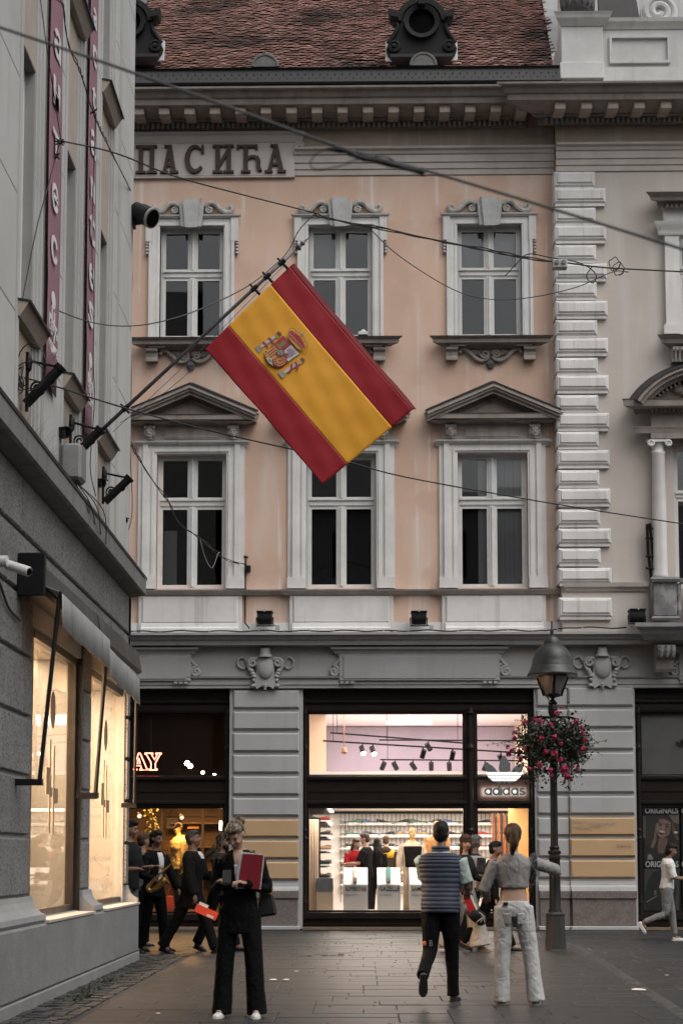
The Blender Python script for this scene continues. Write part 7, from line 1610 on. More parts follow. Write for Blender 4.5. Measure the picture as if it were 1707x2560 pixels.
    if top:
        mb = MB(); g_ = top.get('ease', .016) * S; z0 = top.get('hem', -.06); R_ = P.rings
        zz = [q[0] for q in rings]
        rl = []
        if z0 < -.08: rl.append((T(0, 0, z0), R_[0][1] * top.get('flare', 1.08) + g_, R_[0][2] * top.get('flare', 1.1) + g_, ta, tb))
        for q in range(len(rings)):
            if zz[q] >= z0 - .001: rl.append((R_[q][0], R_[q][1] + g_ * (1 if q < 6 else .6), R_[q][2] + g_, ta, tb))
        if z0 > -.08 and rl:
            q = next(i for i in range(len(rings)) if zz[i] >= z0 - .001); 
            if zz[q] - z0 > .02 and q > 0:
                t = (z0 - zz[q - 1]) / (zz[q] - zz[q - 1]); c0, c1 = R_[q - 1], R_[q]; rl.insert(0, (c0[0].lerp(c1[0], t), c0[1] * (1 - t) + c1[1] * t + g_, c0[2] * (1 - t) + c1[2] * t + g_, ta, tb))
        loft(mb, rl)
        sl = top.get('sleeve', 1.0); r = (.047 * bw if not fem else .04) * S
        for s in 'LR':
            sh, el, wr, hd = P.arm[s][:4]
            if sl > .55: pts = [sh, sh.lerp(el, .5), el, el.lerp(wr, .5), el.lerp(wr, min(1, (sl - .5) * 2))]; rad = [r * 1.2 + g_, r + g_, r * .95 + g_, r * .8 + g_, r * .72 + g_ * .9]
            elif sl > 0: e2 = sh.lerp(el, sl * 2); pts = [sh, sh.lerp(e2, .5), e2]; rad = [r * 1.2 + g_, r * 1.1 + g_, r * 1.12 + g_ * 1.2]
            else: continue
            mb.tube(pts, rad, 12)
        if top.get('hood'): mb.ell(tuple(T(0, -.1, .5)), (.12 * S, .07 * S, .08 * S), 12, 8)
        if top.get('collar'): mb.tube([T(0, -.015, .49), T(0, -.01, .56)], [.095 * S * bw, .08 * S * bw], 14)
        P.topo = skinned(mb, top.get('name', 'jacket'), top['mat'], vox, o, 2, top.get('disp', .009), top.get('ds', .07))
    if shoes:
        for s in 'LR':
            hip, kn, an, tf = P.leg[s]; dn = -k if abs(tf.z) < .3 else -(k - tf * k.dot(tf)).normalized(); sd_ = tf.cross(dn).normalized(); R3 = Matrix((tf, sd_, -dn)).transposed(); c = an + dn * .045 * S
            mb = MB(); mb.ell(tuple(c + dn * .0), (.05 * S, .037 * S, .042 * S), 10, 8, R3); mb.ell(tuple(c + tf * .06 * S + dn * .008 * S), (.08 * S, .04 * S, .034 * S), 12, 8, R3); mb.ell(tuple(c + tf * .12 * S + dn * .013 * S), (.065 * S, .043 * S, .026 * S), 12, 8, R3)
            so = skinned(mb, 'shoe', shoes['mat'], min(vox, .01), o, 2)
            sb = MB(); pr = [(-.052, 0, .03), (.02, 0, .036), (.1, 0, .043), (.15, 0, .04), (.19, 0, .016)]
            ring_ = [c + tf * a_ * S + sd_ * w_ * S for a_, _, w_ in pr] + [c + tf * a_ * S - sd_ * w_ * S for a_, _, w_ in pr[::-1]]
            sb.prism([p + dn * .018 * S for p in ring_], [p + dn * .044 * S for p in ring_]); sb.build('sole', shoes.get('sole', shoes['mat']), so)
    if hair:
        mb = MB(); st = hair['style']; hv = hair.get('vol', 1.0)
        if st != 'bald': mb.ell(tuple(Hd(0, .02, .045)), (.0785 * S * hv, .0965 * S, .082 * S * hv), 16, 10, Hm); mb.ell(tuple(Hd(0, .045, .0)), (.073 * S, .062 * S, .085 * S), 14, 10, Hm); mb.ell(tuple(Hd(0, -.035, .085)), (.066 * S, .055 * S, .032 * S), 12, 8, Hm)
        if st == 'short': mb.ell(tuple(Hd(0, -.02, .095)), (.066 * S, .075 * S, .04 * S), 12, 8, Hm)
        if st in ('ponytail', 'tail'):
            mb.ell(tuple(Hd(0, .1, .05)), (.03 * S, .03 * S, .03 * S), 10, 8, Hm); dr_ = hair.get('dir', Vector((0, .06, -.2))); p0 = Hd(0, .11, .05); mb.tube(catmull([p0, p0 + Hm @ Vector((0, .05, .0)) * S, p0 + dr_ * .5 * S + Hm @ Vector((0, .05, 0)) * S, p0 + dr_ * S], 4), [x_ * S for x_ in interp([.024, .052, .05, .014], 13)], 10)
        if st == 'long': mb.ell(tuple(Hd(0, .06, -.1)), (.085 * S, .05 * S, .14 * S), 12, 8, Hm); mb.tube([Hd(-.07, -.01, .02), Hd(-.078, 0, -.08), Hd(-.07, .0, -.18)], [.02 * S, .028 * S, .016 * S], 8); mb.tube([Hd(.07, -.01, .02), Hd(.078, 0, -.08), Hd(.07, .0, -.18)], [.02 * S, .028 * S, .016 * S], 8); mb.tube([Hd(0, .07, -.12), Hd(0, .09, -.3)], [.075 * S, .04 * S], 10)
        if st == 'bob': mb.ell(tuple(Hd(0, .045, -.04)), (.088 * S, .065 * S, .09 * S), 12, 8, Hm); mb.ell(tuple(Hd(0, -.05, .075)), (.07 * S, .045 * S, .035 * S), 12, 8, Hm)
        P.hair = skinned(mb, 'hair', hair['mat'], min(vox, .009), o, 2, .01, .02)
        if hair.get('beard'): b = MB(); b.ell(tuple(Hd(0, -.04, -.068)), (.058 * S, .058 * S, .045 * S), 12, 8, Hm); b.build('beard', hair['mat'], o, smooth=1)
    return P
def interp(r, n):
    out = []
    for i in range(n):
        t = i / (n - 1) * (len(r) - 1); q = min(int(t), len(r) - 2); out.append(r[q] + (r[q + 1] - r[q]) * (t - q))
    return out
def chest_patch(P, name, mat, q0, q1, halfang, off, n=6, taper=.4, parent=None, shift=0):
    """strip over the front of the torso between ring indices (a shirt front in an open jacket)"""
    vs = []; m = 8
    for j in range(m + 1):
        t = q0 + (q1 - q0) * j / m; q = min(int(t), len(P.rings) - 2); w = t - q; A, B = P.rings[q], P.rings[q + 1]
        c = A[0].lerp(B[0], w); a_ = A[1] * (1 - w) + B[1] * w + off; b_ = A[2] * (1 - w) + B[2] * w + off
        ha = halfang * (taper + (1 - taper) * j / m) if taper >= 0 else halfang
        for i in range(n + 1):
            al = pi / 2 + shift + ha * (2 * i / n - 1); ct, st = cos(al), sin(al); kk = (abs(ct) ** 2.4 + abs(st) ** 2.4) ** (-1 / 2.4); vs.append(c + A[3] * a_ * ct * kk + A[4] * b_ * st * kk)
    mb = MB(); mb.add(vs, [(j * (n + 1) + i, j * (n + 1) + i + 1, (j + 1) * (n + 1) + i + 1, (j + 1) * (n + 1) + i) for j in range(m) for i in range(n)])
    o = mb.build(name, mat, parent or P.o, smooth=1); md = o.modifiers.new('t', 'SOLIDIFY'); md.thickness = .006; md.offset = 0; return o
m_wshirt = fabric('white', (.5, .5, .5), .06); m_sneak = M('trainer white', (.55, .55, .54), .6, .08, 9); m_shblack = M('shoe black leather', (.006, .006, .006), .45, .2, 8, spec=.3)
m_denim = fabric('grey denim', (.42, .425, .42), .2); m_soleb = M('sole dark', (.02, .02, .02), .7)
slim = [.1, .088, .07, .062, .056]; straight = [.1, .092, .08, .075, .075]; wide = [.105, .1, .1, .11, .125]

# 1 -- woman with the phone
g1 = atG(598, 2542)
P = person('person', 'woman in a black suit looking at her phone with a red notebook under her arm', (g1.x, g1.y), 1.715, -.12, m_skin, 'f', .04, (-.22, .62),
    {'L': ((.30, .0, -1), (-.62, .72, .26), .7), 'R': ((.22, .0, -1), (-.42, .80, .32), .7)}, {'L': (.03, .05, .1), 'R': (.03, .03, .09)}, .0105,
    {'mat': m_fblack, 'name': 'blazer', 'hem': -.2, 'ease': .016, 'flare': 1.06, 'disp': .01}, {'mat': m_fblack, 'r': [.1, .088, .082, .082, .09], 'drop': .05, 'disp': .012, 'ds': .09, 'ease': 1.06}, {'mat': m_sneak}, {'style': 'ponytail', 'mat': m_hblond, 'dir': Vector((-.1, .0, -.16))})
PW = P
chest_patch(P, 'white_top', m_wshirt, 3.0, 4.9, .17, .021, taper=.5, shift=-.05); chest_patch(P, 'neckline', m_skin, 4.5, 6.95, .42, .0195, taper=.12, shift=-.03)
sp = MB()
for q in range(14):      # loose strands
    a = P.Hd(-.07, -.02 + q * .006, .06); b = a + Vector((-.03 - .006 * q, -.02, -.12 - .01 * (q % 5))); c = b + Vector((-.05 * (q % 3) - .02, .0, -.1 - .012 * (q % 4))); sp.tube(catmull([a, b, c], 5), [.004] * 8 + [.0025] * 3, 4)
kind(sp.build('loose_strands', m_hblond, P.o), 'stuff')
wl_, wr_ = P.arm['L'], P.arm['R']
ph = (wl_[4] + wr_[4]) / 2 + Vector((-.03, -.03, .03)); mb = MB(); R3 = Matrix.Rotation(.1, 3, 'Z') @ Matrix.Rotation(-.75, 3, 'X')
mb.prism([ph + R3 @ Vector(v) for v in ((-.037, -.0045, -.075), (.037, -.0045, -.075), (.037, -.0045, .075), (-.037, -.0045, .075))], [ph + R3 @ Vector(v) for v in ((-.037, .0045, -.075), (.037, .0045, -.075), (.037, .0045, .075), (-.037, .0045, .075))]); o = mb.build('phone', M('phone dark glass', (.01, .0105, .012), .5, spec=.15), None, bevel=.003); tag(o, 'dark smartphone held in both hands by the woman in the black suit', 'phone')
sc = 1 / 298.0
def nbk(px, py, dy=-.2): return atY(px, py, g1.y + dy)
m_note = M('notebook maroon', (.16, .004, .012), .5, .08, 6); nb_ = MB(); A, B, C, E = nbk(607, 2134), nbk(662, 2138), nbk(652, 2224), nbk(594, 2218); tz = Vector((0, .012, 0)); nb_.prism([A, B, C, E], [A + tz, B + tz, C + tz, E + tz]); o = nb_.build('notebook', m_note); tag(o, 'maroon spiral notebook held against the chest of the woman with the phone', 'notebook')
pg = MB(); A2, B2, C2, E2 = nbk(600, 2129), nbk(656, 2135), nbk(646, 2222), nbk(588, 2222); pg.prism([A2 + tz * 1.1, B2 + tz * 1.1, C2 + tz * 1.1, E2 + tz * 1.1], [A2 + tz * 2, B2 + tz * 2, C2 + tz * 2, E2 + tz * 2]); pg.build('pages', m_wshirt, o)
for q in range(16): c = B.lerp(C, (q + .5) / 16) - Vector((.006, .004, 0)); MB().ell(tuple(c), (.006, .006, .006), 6, 5).build('spiral_ring', M('ring white', (.7, .7, .7), .5), o)
c = atY(670, 2262, g1.y + .06); bg_ = MB(); bg_.prism([(c.x - .09, c.y - .07, c.z - .11), (c.x + .085, c.y - .07, c.z - .085), (c.x + .045, c.y - .04, c.z + .1), (c.x - .07, c.y - .04, c.z + .13)], [(c.x - .09, c.y + .07, c.z - .11), (c.x + .085, c.y + .07, c.z - .085), (c.x + .045, c.y + .04, c.z + .1), (c.x - .07, c.y + .04, c.z + .13)]); o = bg_.build('shoulder_bag', m_shblack, None, bevel=.02); tag(o, 'black shoulder bag hanging at the side of the woman with the phone', 'bag')
MB().tube(catmull([(c.x + .03, c.y, c.z + .1), (c.x + .02, c.y - .02, c.z + .22), tuple(wl_[0] + Vector((.02, -.06, -.1))), tuple(wl_[0] + Vector((-.04, 0, .07)))], 6), .011, 6).build('strap', m_shblack, o); MB().prism([(c.x + .0, c.y - .05, c.z + .1), (c.x + .035, c.y - .05, c.z + .09), (c.x + .045, c.y - .05, c.z + .15), (c.x + .005, c.y - .05, c.z + .16)], [(c.x + .0, c.y + .02, c.z + .1), (c.x + .035, c.y + .02, c.z + .09), (c.x + .045, c.y + .02, c.z + .15), (c.x + .005, c.y + .02, c.z + .16)]).build('yellow_scarf', M('scarf mustard', (.4, .22, .01), .8, .3, 20), o)

# 2 -- man in the quilted vest
g2 = atG(1102, 2505); m_vest = M('vest navy nylon', (.05, .058, .085), .62, .15, 6, .15, 60, spec=.25)
P = person('person', 'man seen from behind in a navy quilted vest over a mint shirt', (g2.x, g2.y), 1.71, pi - .22, m_skin2, 'm', .05, (.0, .05),
    {'L': ((-.02, .7, -.8), (-.5, .85, .1), .6), 'R': ((.24, .18, -1), (-.15, .9, -.15), .6)}, {'L': (-.12, .95, .02), 'R': (.12, .08, .03), 'Lfoot': -1.15}, .0105,
    {'mat': fabric('mint', (.42, .5, .46)), 'name': 'shirt', 'hem': -.04, 'sleeve': .42, 'ease': .016}, {'mat': m_fblack, 'name': 'track_trousers', 'r': [.105, .092, .072, .06, .06], 'drop': .02}, {'mat': M('shoe charcoal', (.014, .014, .014), .7), 'sole': m_soleb}, {'style': 'short', 'mat': m_hblack}, facefeat=False)
vb = MB(); R_ = []; nr = 90
for j in range(nr + 1):
    t = .15 + (6.55 - .15) * j / nr; q = min(int(t), len(P.rings) - 2); w = t - q; A, B = P.rings[q], P.rings[q + 1]
    puff = .0085 * abs(sin(pi * j / nr * 15.0)) ** .6 + .032; puff *= 1 if t < 6 else 1 - .3 * (t - 6) / .55
    R_.append((A[0].lerp(B[0], w), A[1] * (1 - w) + B[1] * w + puff, A[2] * (1 - w) + B[2] * w + puff, A[3], A[4]))
loft(vb, R_, 28); n7 = P.rings[7]; 
for q in range(3): loft(vb, [(n7[0] + Vector((0, 0, -.035 + .026 * q)), .082 + .006, .078 + .006, n7[3], n7[4]), (n7[0] + Vector((0, 0, -.022 + .026 * q)), .088, .085, n7[3], n7[4]), (n7[0] + Vector((0, 0, -.009 + .026 * q)), .08, .076, n7[3], n7[4])], 20)
vb.build('quilted_vest', m_vest, P.o, smooth=1)
text_obj('trouser_print', 'B', P.leg['L'][1].x - .01, P.leg['L'][1].z + .05, P.leg['L'][1].y - .085, .03, .055, M('print grey leg', (.2, .2, .2)), P.o, .001); MB().ell((P.leg['L'][1].x - .055, P.leg['L'][1].y - .05, P.leg['L'][1].z + .07), (.02, .02, .025), 8, 6).build('orange_mark', M('print orange', (.5, .12, .02)), P.o)

# 3 -- woman in grey crop top and jeans
g3 = atG(1285, 2512); m_crop = fabric('grey rib', (.26, .25, .243))
P = person('person', 'woman in grey crop top and pale jeans seen from behind, one arm out', (g3.x, g3.y), 1.675, pi - .05, m_skin, 'f', .0, (.1, .05),
    {'L': ((.45, .1, -1), (-.1, .9, -.25), .6), 'R': ((.86, .38, -.26), (.1, .95, -.1), .5)}, {'L': (.05, .04, .05), 'R': (.0, .1, .17)}, .0105,
    {'mat': m_crop, 'name': 'crop_top', 'hem': .185, 'sleeve': 1.0, 'ease': .022, 'disp': .007, 'ds': .06}, {'mat': m_denim, 'name': 'jeans', 'r': [.105, .092, .08, .078, .086], 'drop': .05, 'waist': .08, 'disp': .008, 'ds': .1, 'ease': 1.1}, {'mat': M('trainer beige', (.35, .31, .27), .7)}, {'style': 'ponytail', 'mat': m_hbrown, 'dir': Vector((-.03, -.05, -.24)), 'vol': 1.12}, facefeat=False)
for s in (-1, 1): chest_patch(P, 'pocket', fabric('denim pocket', (.36, .365, .36), .2), -.9, .5, .24, .0115, taper=.75, parent=P.trousers, shift=pi + s * .4)
chest_patch(P, 'waist_label', m_shblack, 1.3, 1.65, .14, .017, taper=1, parent=P.trousers, shift=pi + .5)
sh = P.arm['R'][0]; MB().tube(catmull([sh + Vector((.02, .05, .07)), sh + Vector((.035, -.05, .06)), sh + Vector((.04, -.085, -.03)), sh + Vector((.03, -.06, -.13)), sh + Vector((.0, .03, -.28))], 5), .022, 6, flat=.3).build('patterned_strap', M('strap pattern', (.03, .035, .05), .8, .3, 9, spot=(.4, .35, .32), spotscale=40), P.o)

# 4 -- woman in the beanie
g4 = atG(1160, 2378); P = person('person', 'woman in a brown beanie and pale skirt carrying a red folder, half hidden', (g4.x, g4.y), 1.72, 1.0, m_skin, 'f', .03, (-.75, .02),
    {'L': ((.2, .3, -1), (-.1, .9, -.2), .7), 'R': ((.18, .1, -1), (.0, .35, -.9), .8)}, {'L': (.3, .1, .02), 'R': (-.28, .25, .02)}, .014,
    {'mat': fabric('charcoal knit', (.02, .02, .022)), 'name': 'jumper', 'hem': -.06}, {'mat': fabric('oatmeal', (.35, .32, .29)), 'name': 'wide_trousers', 'r': [.115, .12, .13, .15, .17], 'drop': .0, 'disp': .015}, {'mat': M('shoe tan', (.2, .14, .1), .6)}, {'style': 'long', 'mat': m_hbrown})
bn = MB(); bn.ell(tuple(P.Hd(0, .02, .06)), (.09, .104, .085), 16, 10, P.Hm); bn.tube([P.Hd(.084 * cos(t), .01 + .1 * sin(t), .045 - .012 * sin(t) * -1) for t in [2 * pi * q / 20 for q in range(21)]], .014, 6); bn.build('beanie', fabric('brown knit', (.06, .035, .025)), P.o, smooth=1)
c = P.arm['R'][4] + Vector((.02, -.06, -.02)); mb = MB(); A = [c + Vector(v) for v in ((-.07, 0, .12), (.0, -.01, .13), (.12, .03, -.13), (.02, .03, -.2))]; mb.prism(A, [p + Vector((.01, .03, 0)) for p in A]); o = mb.build('folder', M('folder red', (.3, .008, .01), .5)); tag(o, 'red folder carried by the woman in the brown beanie', 'folder'); A2 = [p + Vector((.022, -.002, .0)) for p in A[1:3]]; MB().prism([A[1], A2[0], A2[1], A[2]], [p + Vector((.01, .03, 0)) for p in (A[1], A2[0], A2[1], A[2])]).build('pages', m_wshirt, o)
# 5 -- grey-haired man with pale waistcoat
g5 = atG(1182, 2365); P5 = person('person', 'grey-haired man in a pale sleeveless vest over a dark shirt walking away', (g5.x, g5.y), 1.74, 2.2, m_skin2, 'm', .06, (.1, .1),
    {'L': ((.15, -.1, -1), (-.2, -.1, -1), .8), 'R': ((.12, -.18, -1), (-.3, -.08, -1), .8)}, {'L': (.3, .12, .02), 'R': (-.3, .3, .02)}, .014,
    {'mat': fabric('grey shirt', (.035, .036, .037)), 'name': 'shirt', 'hem': -.05, 'sleeve': .44}, {'mat': m_fblack, 'r': straight}, {'mat': m_shblack}, {'style': 'short', 'mat': m_hgrey}, facefeat=False)
vb = MB(); loft(vb, [(c, a_ + .026, b_ + .026, ua, ub) for c, a_, b_, ua, ub in P5.rings[0:7]]); vb.build('waistcoat', fabric('pale grey', (.36, .355, .345)), P5.o, smooth=1)
# 6 -- person in black behind the jeans woman
g6 = atG(1228, 2378); P6 = person('person', 'person in black with a black backpack striding behind the woman in jeans', (g6.x, g6.y), 1.66, 1.45, m_skin2, 'm', .08, (0, .05),
    {'L': ((.15, .3, -1), (-.1, .8, -.3), .6), 'R': ((.12, -.1, -1), (0, .3, -1), .6)}, {'L': (.42, .1, .02), 'R': (-.38, .35, .02), 'Rfoot': -.35}, .014, {'mat': m_fblack, 'hem': -.1}, {'mat': m_fblack, 'r': straight}, {'mat': m_shblack}, {'style': 'short', 'mat': m_hblack}, facefeat=False)
c = atY(1192, 2290, g6.y - .25); mb = MB(); mb.ell(tuple(c), (.16, .08, .1), 14, 10, Matrix.Rotation(.6, 3, 'Y')); o = mb.build('black_bag', M('bag black nylon', (.006, .006, .0065), .6, .3, 6, .3, 20, spec=.2), None, smooth=1); tag(o, 'soft black bag with pale straps hanging beside the woman in jeans', 'bag')
for q in range(3): MB().tube(catmull([c + Vector((.02 + .03 * q, -.1, .06 - .05 * q)), c + Vector((.09, -.11, .0)), c + Vector((.1 - .06 * q, -.1, -.09))], 4), .007, 5).build('strap', M('strap pale', (.25, .25, .25)), o)

# 7 -- pedestrian at the right edge
g7 = atG(1668, 2352); P = person('person', 'woman in a white T-shirt and grey jeans walking right with a phone', (g7.x, g7.y), 1.63, 1.5, m_skin2, 'f', .06, (.0, .3),
    {'L': ((.08, .3, -1), (-.1, .95, .1), .6), 'R': ((.1, .3, -1), (-.2, .95, .05), .6)}, {'L': (.22, .12, .01), 'R': (-.12, 1.05, .01), 'Rfoot': -1.0}, .012,
    {'mat': fabric('tee white', (.6, .6, .59), .08), 'name': 't_shirt', 'hem': -.02, 'sleeve': .48, 'ease': .02, 'disp': .01}, {'mat': fabric('jeans mid grey', (.2, .2, .2), .25), 'name': 'jeans', 'r': [.1, .088, .066, .058, .05], 'drop': -.03}, {'mat': m_sneak}, {'style': 'bob', 'mat': m_hblack})
c = (P.arm['L'][4] + P.arm['R'][4]) / 2; mb = MB(); mb.box(c.x - .07, c.x + .06, c.y - .035, c.y + .035, c.z + .015, c.z + .024); o = mb.build('phone', M('phone dark glass', (.03, .03, .03))); tag(o, 'phone held out by the woman in the white T-shirt', 'phone')

# 8 -- saxophone player
g8 = atG(383, 2378); P = person('person', 'saxophone player in a black jacket and open white shirt', (g8.x, g8.y), 1.77, .95, m_skin3, 'm', .03, (.15, .08),
    {'R': ((.22, .0, -1), (-.15, .75, -.2), .8), 'L': ((.3, .3, -1), (.1, .5, -.9), .6)}, {'L': (.2, .1, .03), 'R': (-.1, .12, .03)}, .013,
    {'mat': m_fblack, 'hem': -.14, 'ease': .022}, {'mat': m_fblack, 'r': straight, 'drop': .02}, {'mat': m_shblack}, {'style': 'short', 'mat': m_hblack})
chest_patch(P, 'shirt', m_wshirt, 1.6, 6.4, .3, .026, taper=.6)
m_brass = M('brass', (.5, .28, .09), .28, .2, 12, metal=.85)
Ys = P.arm['R'][4].y - .05; sx_ = lambda x, y, d=0: atY(x, y, Ys + d)
mb = MB(); path = [sx_(439, 2152), sx_(420, 2168), sx_(400, 2185), sx_(385, 2200), sx_(374, 2213), sx_(371, 2222), sx_(377, 2227), sx_(388, 2222), sx_(400, 2212), sx_(413, 2200)]; mb.tube(catmull(path, 4), interp([.008, .012, .016, .021, .027, .032, .036, .04, .05, .068], 37), 12); mb.tube([path[-1], path[-1] + (path[-1] - path[-2]).normalized() * .012], [.068, .082], 14); o = mb.build('saxophone', m_brass, None, smooth=1); tag(o, 'brass saxophone held diagonally by the man in the open white shirt', 'saxophone')
kb = MB()
for q in range(9): p = path[1].lerp(path[4], q / 8); kb.lathe([(.001, 0), (.013, 0), (.013, .006), (.001, .008)], tuple(p + Vector((.01, -.025, .008))), 8, Matrix.Rotation(pi / 2, 3, 'X'))
for q in range(3): p = path[6 + q]; kb.lathe([(.001, 0), (.02, 0), (.02, .008), (.001, .012)], tuple(p + Vector((0, -.045, 0))), 10, Matrix.Rotation(pi / 2, 3, 'X'))
kb.tube([path[1] + Vector((.0, -.03, 0)), path[4] + Vector((.02, -.035, .01))], .004, 5); kind(kb.build('keywork', m_brass, o), 'stuff'); MB().tube([path[0], path[0] + Vector((.02, -.01, .05)), path[0] + Vector((-.03, -.01, .1))], [.008, .007, .006], 8).build('neck', m_black, o)

# 9 -- man with the red shoe box
g9 = atG(478, 2384); P = person('person', 'older man in a black coat striding right with an open red shoe box', (g9.x, g9.y), 1.8, 1.4, m_skin3, 'm', .05, (.0, -.22),
    {'R': ((.16, .12, -1), (.02, .32, -1), .9), 'L': ((.15, .4, -1), (-.1, .9, .1), .6)}, {'L': (.4, .06, .02), 'R': (-.4, .12, .02), 'Rfoot': -.3}, .013,
    {'mat': m_fblack, 'name': 'coat', 'hem': -.26, 'ease': .03, 'flare': 1.2}, {'mat': m_fblack, 'r': straight, 'drop': .02}, {'mat': m_shblack}, {'style': 'short', 'mat': hair_mat('hair dark grey', (.02, .02, .02), (.07, .07, .07))}, build=1.08)
chest_patch(P, 'shirt_collar', m_wshirt, 5.2, 6.9, .6, .034, taper=.5)
hp = P.arm['R'][4]; bo = empty('shoe_box', tuple(hp)); tag(bo, 'open red shoe box held low by the man in the black coat', 'box'); bo.location = hp + Vector((.14, -.06, -.16)); bo.rotation_euler = (0, .42, .15); m_redb = M('card red orange', (.45, .035, .012), .6, .06, 8); m_card = M('card inside tan', (.33, .21, .11), .8)
for (x0, x1, y0, y1, z0, z1, n_) in ((-.16, .16, -.09, -.086, -.05, .06, 'side'), (-.16, .16, .086, .09, -.05, .06, 'side'), (-.16, -.156, -.086, .086, -.05, .06, 'end'), (.156, .16, -.086, .086, -.05, .06, 'end'), (-.16, .16, -.09, .09, -.054, -.05, 'bottom')): MB().box(x0, x1, y0, y1, z0, z1).build(n_, m_redb, bo)
MB().box(-.155, .155, -.085, .085, -.049, -.046).build('lining', m_card, bo); MB().box(-.155, .155, .08, .085, -.045, .055).build('lining', m_card, bo); MB().box(-.14, .0, .06, .08, .05, .1).build('tissue', m_wshirt, bo); MB().box(.02, .12, -.0935, -.0905, -.045, -.012).build('label', M('label white', (.45, .4, .42)), bo)
# 10 -- young man behind
g10 = atG(548, 2378); P = person('person', 'dark-haired young man in a dark jacket behind the woman with the phone', (g10.x, g10.y), 1.74, 1.2, m_skin3, 'm', .05, (.2, .05),
    {'R': ((.15, .3, -1), (-.1, .85, .0), .6), 'L': ((.15, .3, -1), (-.1, .85, .1), .6)}, {'L': (.3, .08, .02), 'R': (-.32, .12, .02), 'Rfoot': -.3}, .014, {'mat': fabric('dark olive', (.018, .017, .015)), 'hem': -.1}, {'mat': m_fblack, 'r': straight}, {'mat': m_shblack}, {'style': 'short', 'mat': m_hblack, 'beard': True})
# 11, 12 -- two men at the bank corner
g11 = atG(318, 2385); P = person('person', 'man in a dark T-shirt and grey trousers half hidden by the bank corner', (g11.x, g11.y), 1.9, 1.25, m_skin2, 'm', .02, (.1, .15),
    {'R': ((.12, .05, -1), (-.1, .9, .05), .7), 'L': ((.12, .1, -1), (-.1, .9, .15), .7)}, {'L': (.05, .05, .03), 'R': (.0, .05, .03)}, .014, {'mat': fabric('tee dark', (.013, .013, .014)), 'name': 't_shirt', 'hem': -.08, 'sleeve': .45, 'ease': .024}, {'mat': fabric('trousers grey', (.09, .09, .09)), 'r': straight}, {'mat': m_shblack}, {'style': 'short', 'mat': m_hblack})
c = P.arm['R'][4]; mb = MB(); mb.box(c.x - .04, c.x + .07, c.y - .05, c.y - .0, c.z - .05, c.z + .03); o = mb.build('camera_phone', m_black, None, bevel=.008); tag(o, 'dark handheld camera held by the man at the bank corner', 'camera')
g12 = atG(352, 2366); P = person('person', 'man in a grey shirt seen between the bank corner and the saxophone player', (g12.x, g12.y), 1.74, 2.4, m_skin2, 'm', .02, (0, 0), {}, {}, .016, {'mat': fabric('shirt grey', (.09, .09, .09)), 'name': 'shirt', 'hem': -.08}, {'mat': m_fblack, 'r': straight}, {'mat': m_shblack}, {'style': 'short', 'mat': m_hbrown}, facefeat=False)

# inside the sports shop
def inside(px, dy, **k_): c = atY(px, 2150, D + dy); return (c.x, c.y)
P = person('person', 'long-haired woman in a red top looking at shoes inside the sports shop', inside(886, 2.4), 1.66, .25, m_skin, 'f', .05, (.3, .3), {'L': ((.1, .2, -1), (-.3, .5, .7), .8), 'R': ((.2, .3, -1), (-.3, .9, .1), .6)}, {}, .016, {'mat': fabric('red top', (.35, .015, .02)), 'name': 'top', 'hem': -.05, 'sleeve': .45}, {'mat': fabric('beige', (.3, .23, .17)), 'r': straight}, {'mat': m_sneak}, {'style': 'long', 'mat': m_hbrown}, z=FLZ)
P = person('person', 'man in a black T-shirt reaching toward the shoe shelves inside the sports shop', inside(918, 2.1), 1.74, -1.9, m_skin, 'm', .05, (0, .2), {'R': ((.2, .35, -.9), (-.2, .98, .02), .6), 'L': ((.15, .35, -.9), (-.1, .98, .05), .6)}, {}, .016, {'mat': m_fblack, 'name': 't_shirt', 'hem': -.1, 'sleeve': .42, 'ease': .024}, {'mat': m_fblack, 'r': straight}, {'mat': m_shblack}, {'style': 'short', 'mat': m_hbrown}, z=FLZ, facefeat=False)
P = person('person', 'woman with long black hair seen from behind inside the sports shop', inside(942, 2.3), 1.66, 2.9, m_skin, 'f', .02, (0, 0), {}, {}, .016, {'mat': m_fblack, 'hem': -.15}, {'mat': m_fblack, 'r': slim}, {'mat': m_shblack}, {'style': 'long', 'mat': m_hblack}, z=FLZ, facefeat=False)
P = person('person', 'customer in a dark and mustard jacket at the back of the sports shop', inside(965, 3.6), 1.72, 3.0, m_skin, 'm', .02, (0, .1), {}, {}, .018, {'mat': fabric('dark brown', (.03, .022, .016)), 'hem': -.1, 'hood': 1}, {'mat': m_fblack, 'r': straight}, {'mat': m_shblack}, {'style': 'short', 'mat': m_hbrown}, z=FLZ, facefeat=False); vb = MB(); loft(vb, [(c, a_ + .03, b_ + .03, ua, ub) for c, a_, b_, ua, ub in P.rings[4:7]]); vb.build('mustard_yoke', fabric('mustard', (.4, .24, .02)), P.o, smooth=1)
m_manq = M('mannequin tan', (.55, .33, .12), .5, .05, 4)
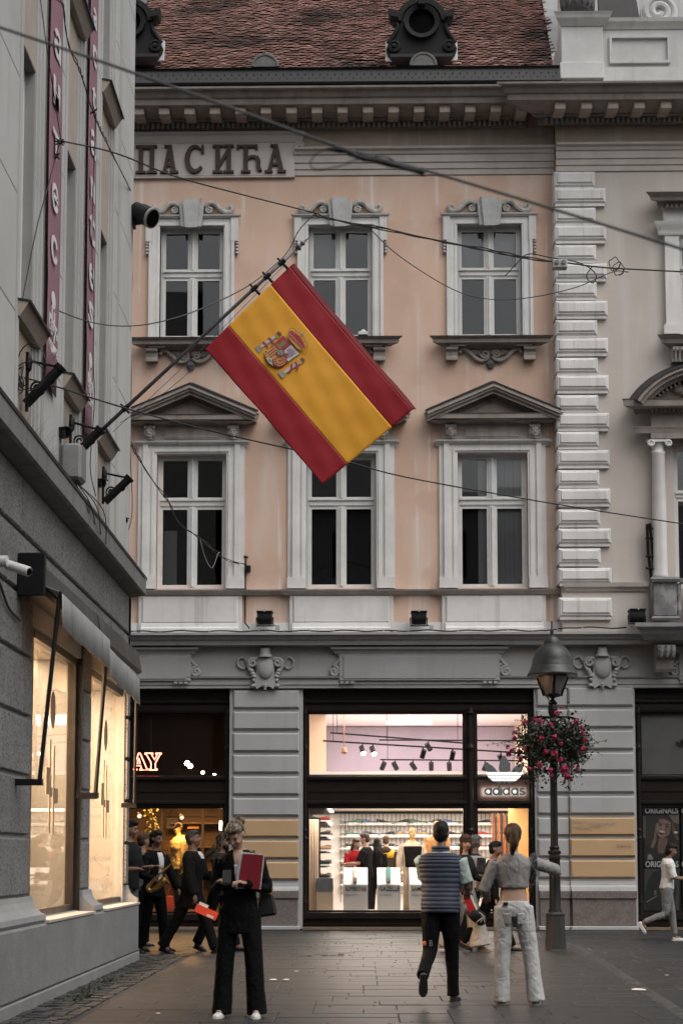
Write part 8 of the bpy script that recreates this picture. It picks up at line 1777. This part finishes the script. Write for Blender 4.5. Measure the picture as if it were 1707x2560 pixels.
c = inside(1030, 1.25); P = person('mannequin', 'mannequin in a cream tracksuit with black bib in the sports shop window', c, 1.72, .1, m_manq, 'm', 0, (0, 0), {'R': ((.25, 0, -1), (.05, .12, -1), .4), 'L': ((.25, 0, -1), (.05, .12, -1), .4)}, {'L': (.05, .04, .06), 'R': (.0, .03, .05)}, .014, {'mat': fabric('cream', (.5, .4, .3)), 'name': 'track_top', 'hem': -.04, 'ease': .026, 'hood': 1}, {'mat': fabric('cream', (.5, .4, .3)), 'r': straight}, {'mat': m_sneak}, None, cat='mannequin', z=FLZ + .12, facefeat=False, group='shop mannequins'); chest_patch(P, 'black_bib', m_fblack, 1.2, 5.3, .95, .036, taper=1)
c = inside(1092, 2.2); P = person('mannequin', 'tall mannequin with a bare brown head above the man in the quilted vest', c, 1.78, -.2, M('mannequin brown', (.3, .17, .06), .5), 'm', 0, (.4, 0), {}, {}, .016, {'mat': fabric('orange', (.5, .25, .1)), 'hem': -.06}, {'mat': fabric('cream', (.5, .4, .3)), 'r': straight}, None, None, cat='mannequin', z=FLZ + .22, facefeat=False, group='shop mannequins'); MB().box(c[0] - .3, c[0] + .3, c[1] - .2, c[1] + .2, FLZ + .002, FLZ + .22).build('stand', m_white, P.o)
c = atY(447, 2150, D + .75); P = person('mannequin', 'mannequin in a glowing lit yellow jacket in the clothing shop window', (c.x, c.y), 1.72, -.9, m_manq, 'm', 0, (0, 0), {'R': ((.2, 0, -1), (.05, .12, -1), .4)}, {}, .014, {'mat': fabric('pale yellow', (.62, .42, .16)), 'hem': -.12, 'ease': .03, 'hood': 1}, {'mat': fabric('brown trouser', (.05, .03, .02)), 'r': straight}, {'mat': m_shblack}, None, cat='mannequin', z=FZ + .01, facefeat=False, group='shop mannequins')
sl_ = bpy.data.lights.new('mannequin spot', 'SPOT'); sl_.energy = 65; sl_.spot_size = radians(34); sl_.color = (1, .6, .22); sl_.shadow_soft_size = .05; so_ = bpy.data.objects.new('mannequin spot', sl_); COL.objects.link(so_); pp = atY(452, 2030, D + .35); so_.location = pp; so_.rotation_euler = (Vector(pp) - Vector((c.x, c.y, 1.45))).to_track_quat('Z', 'Y').to_euler()
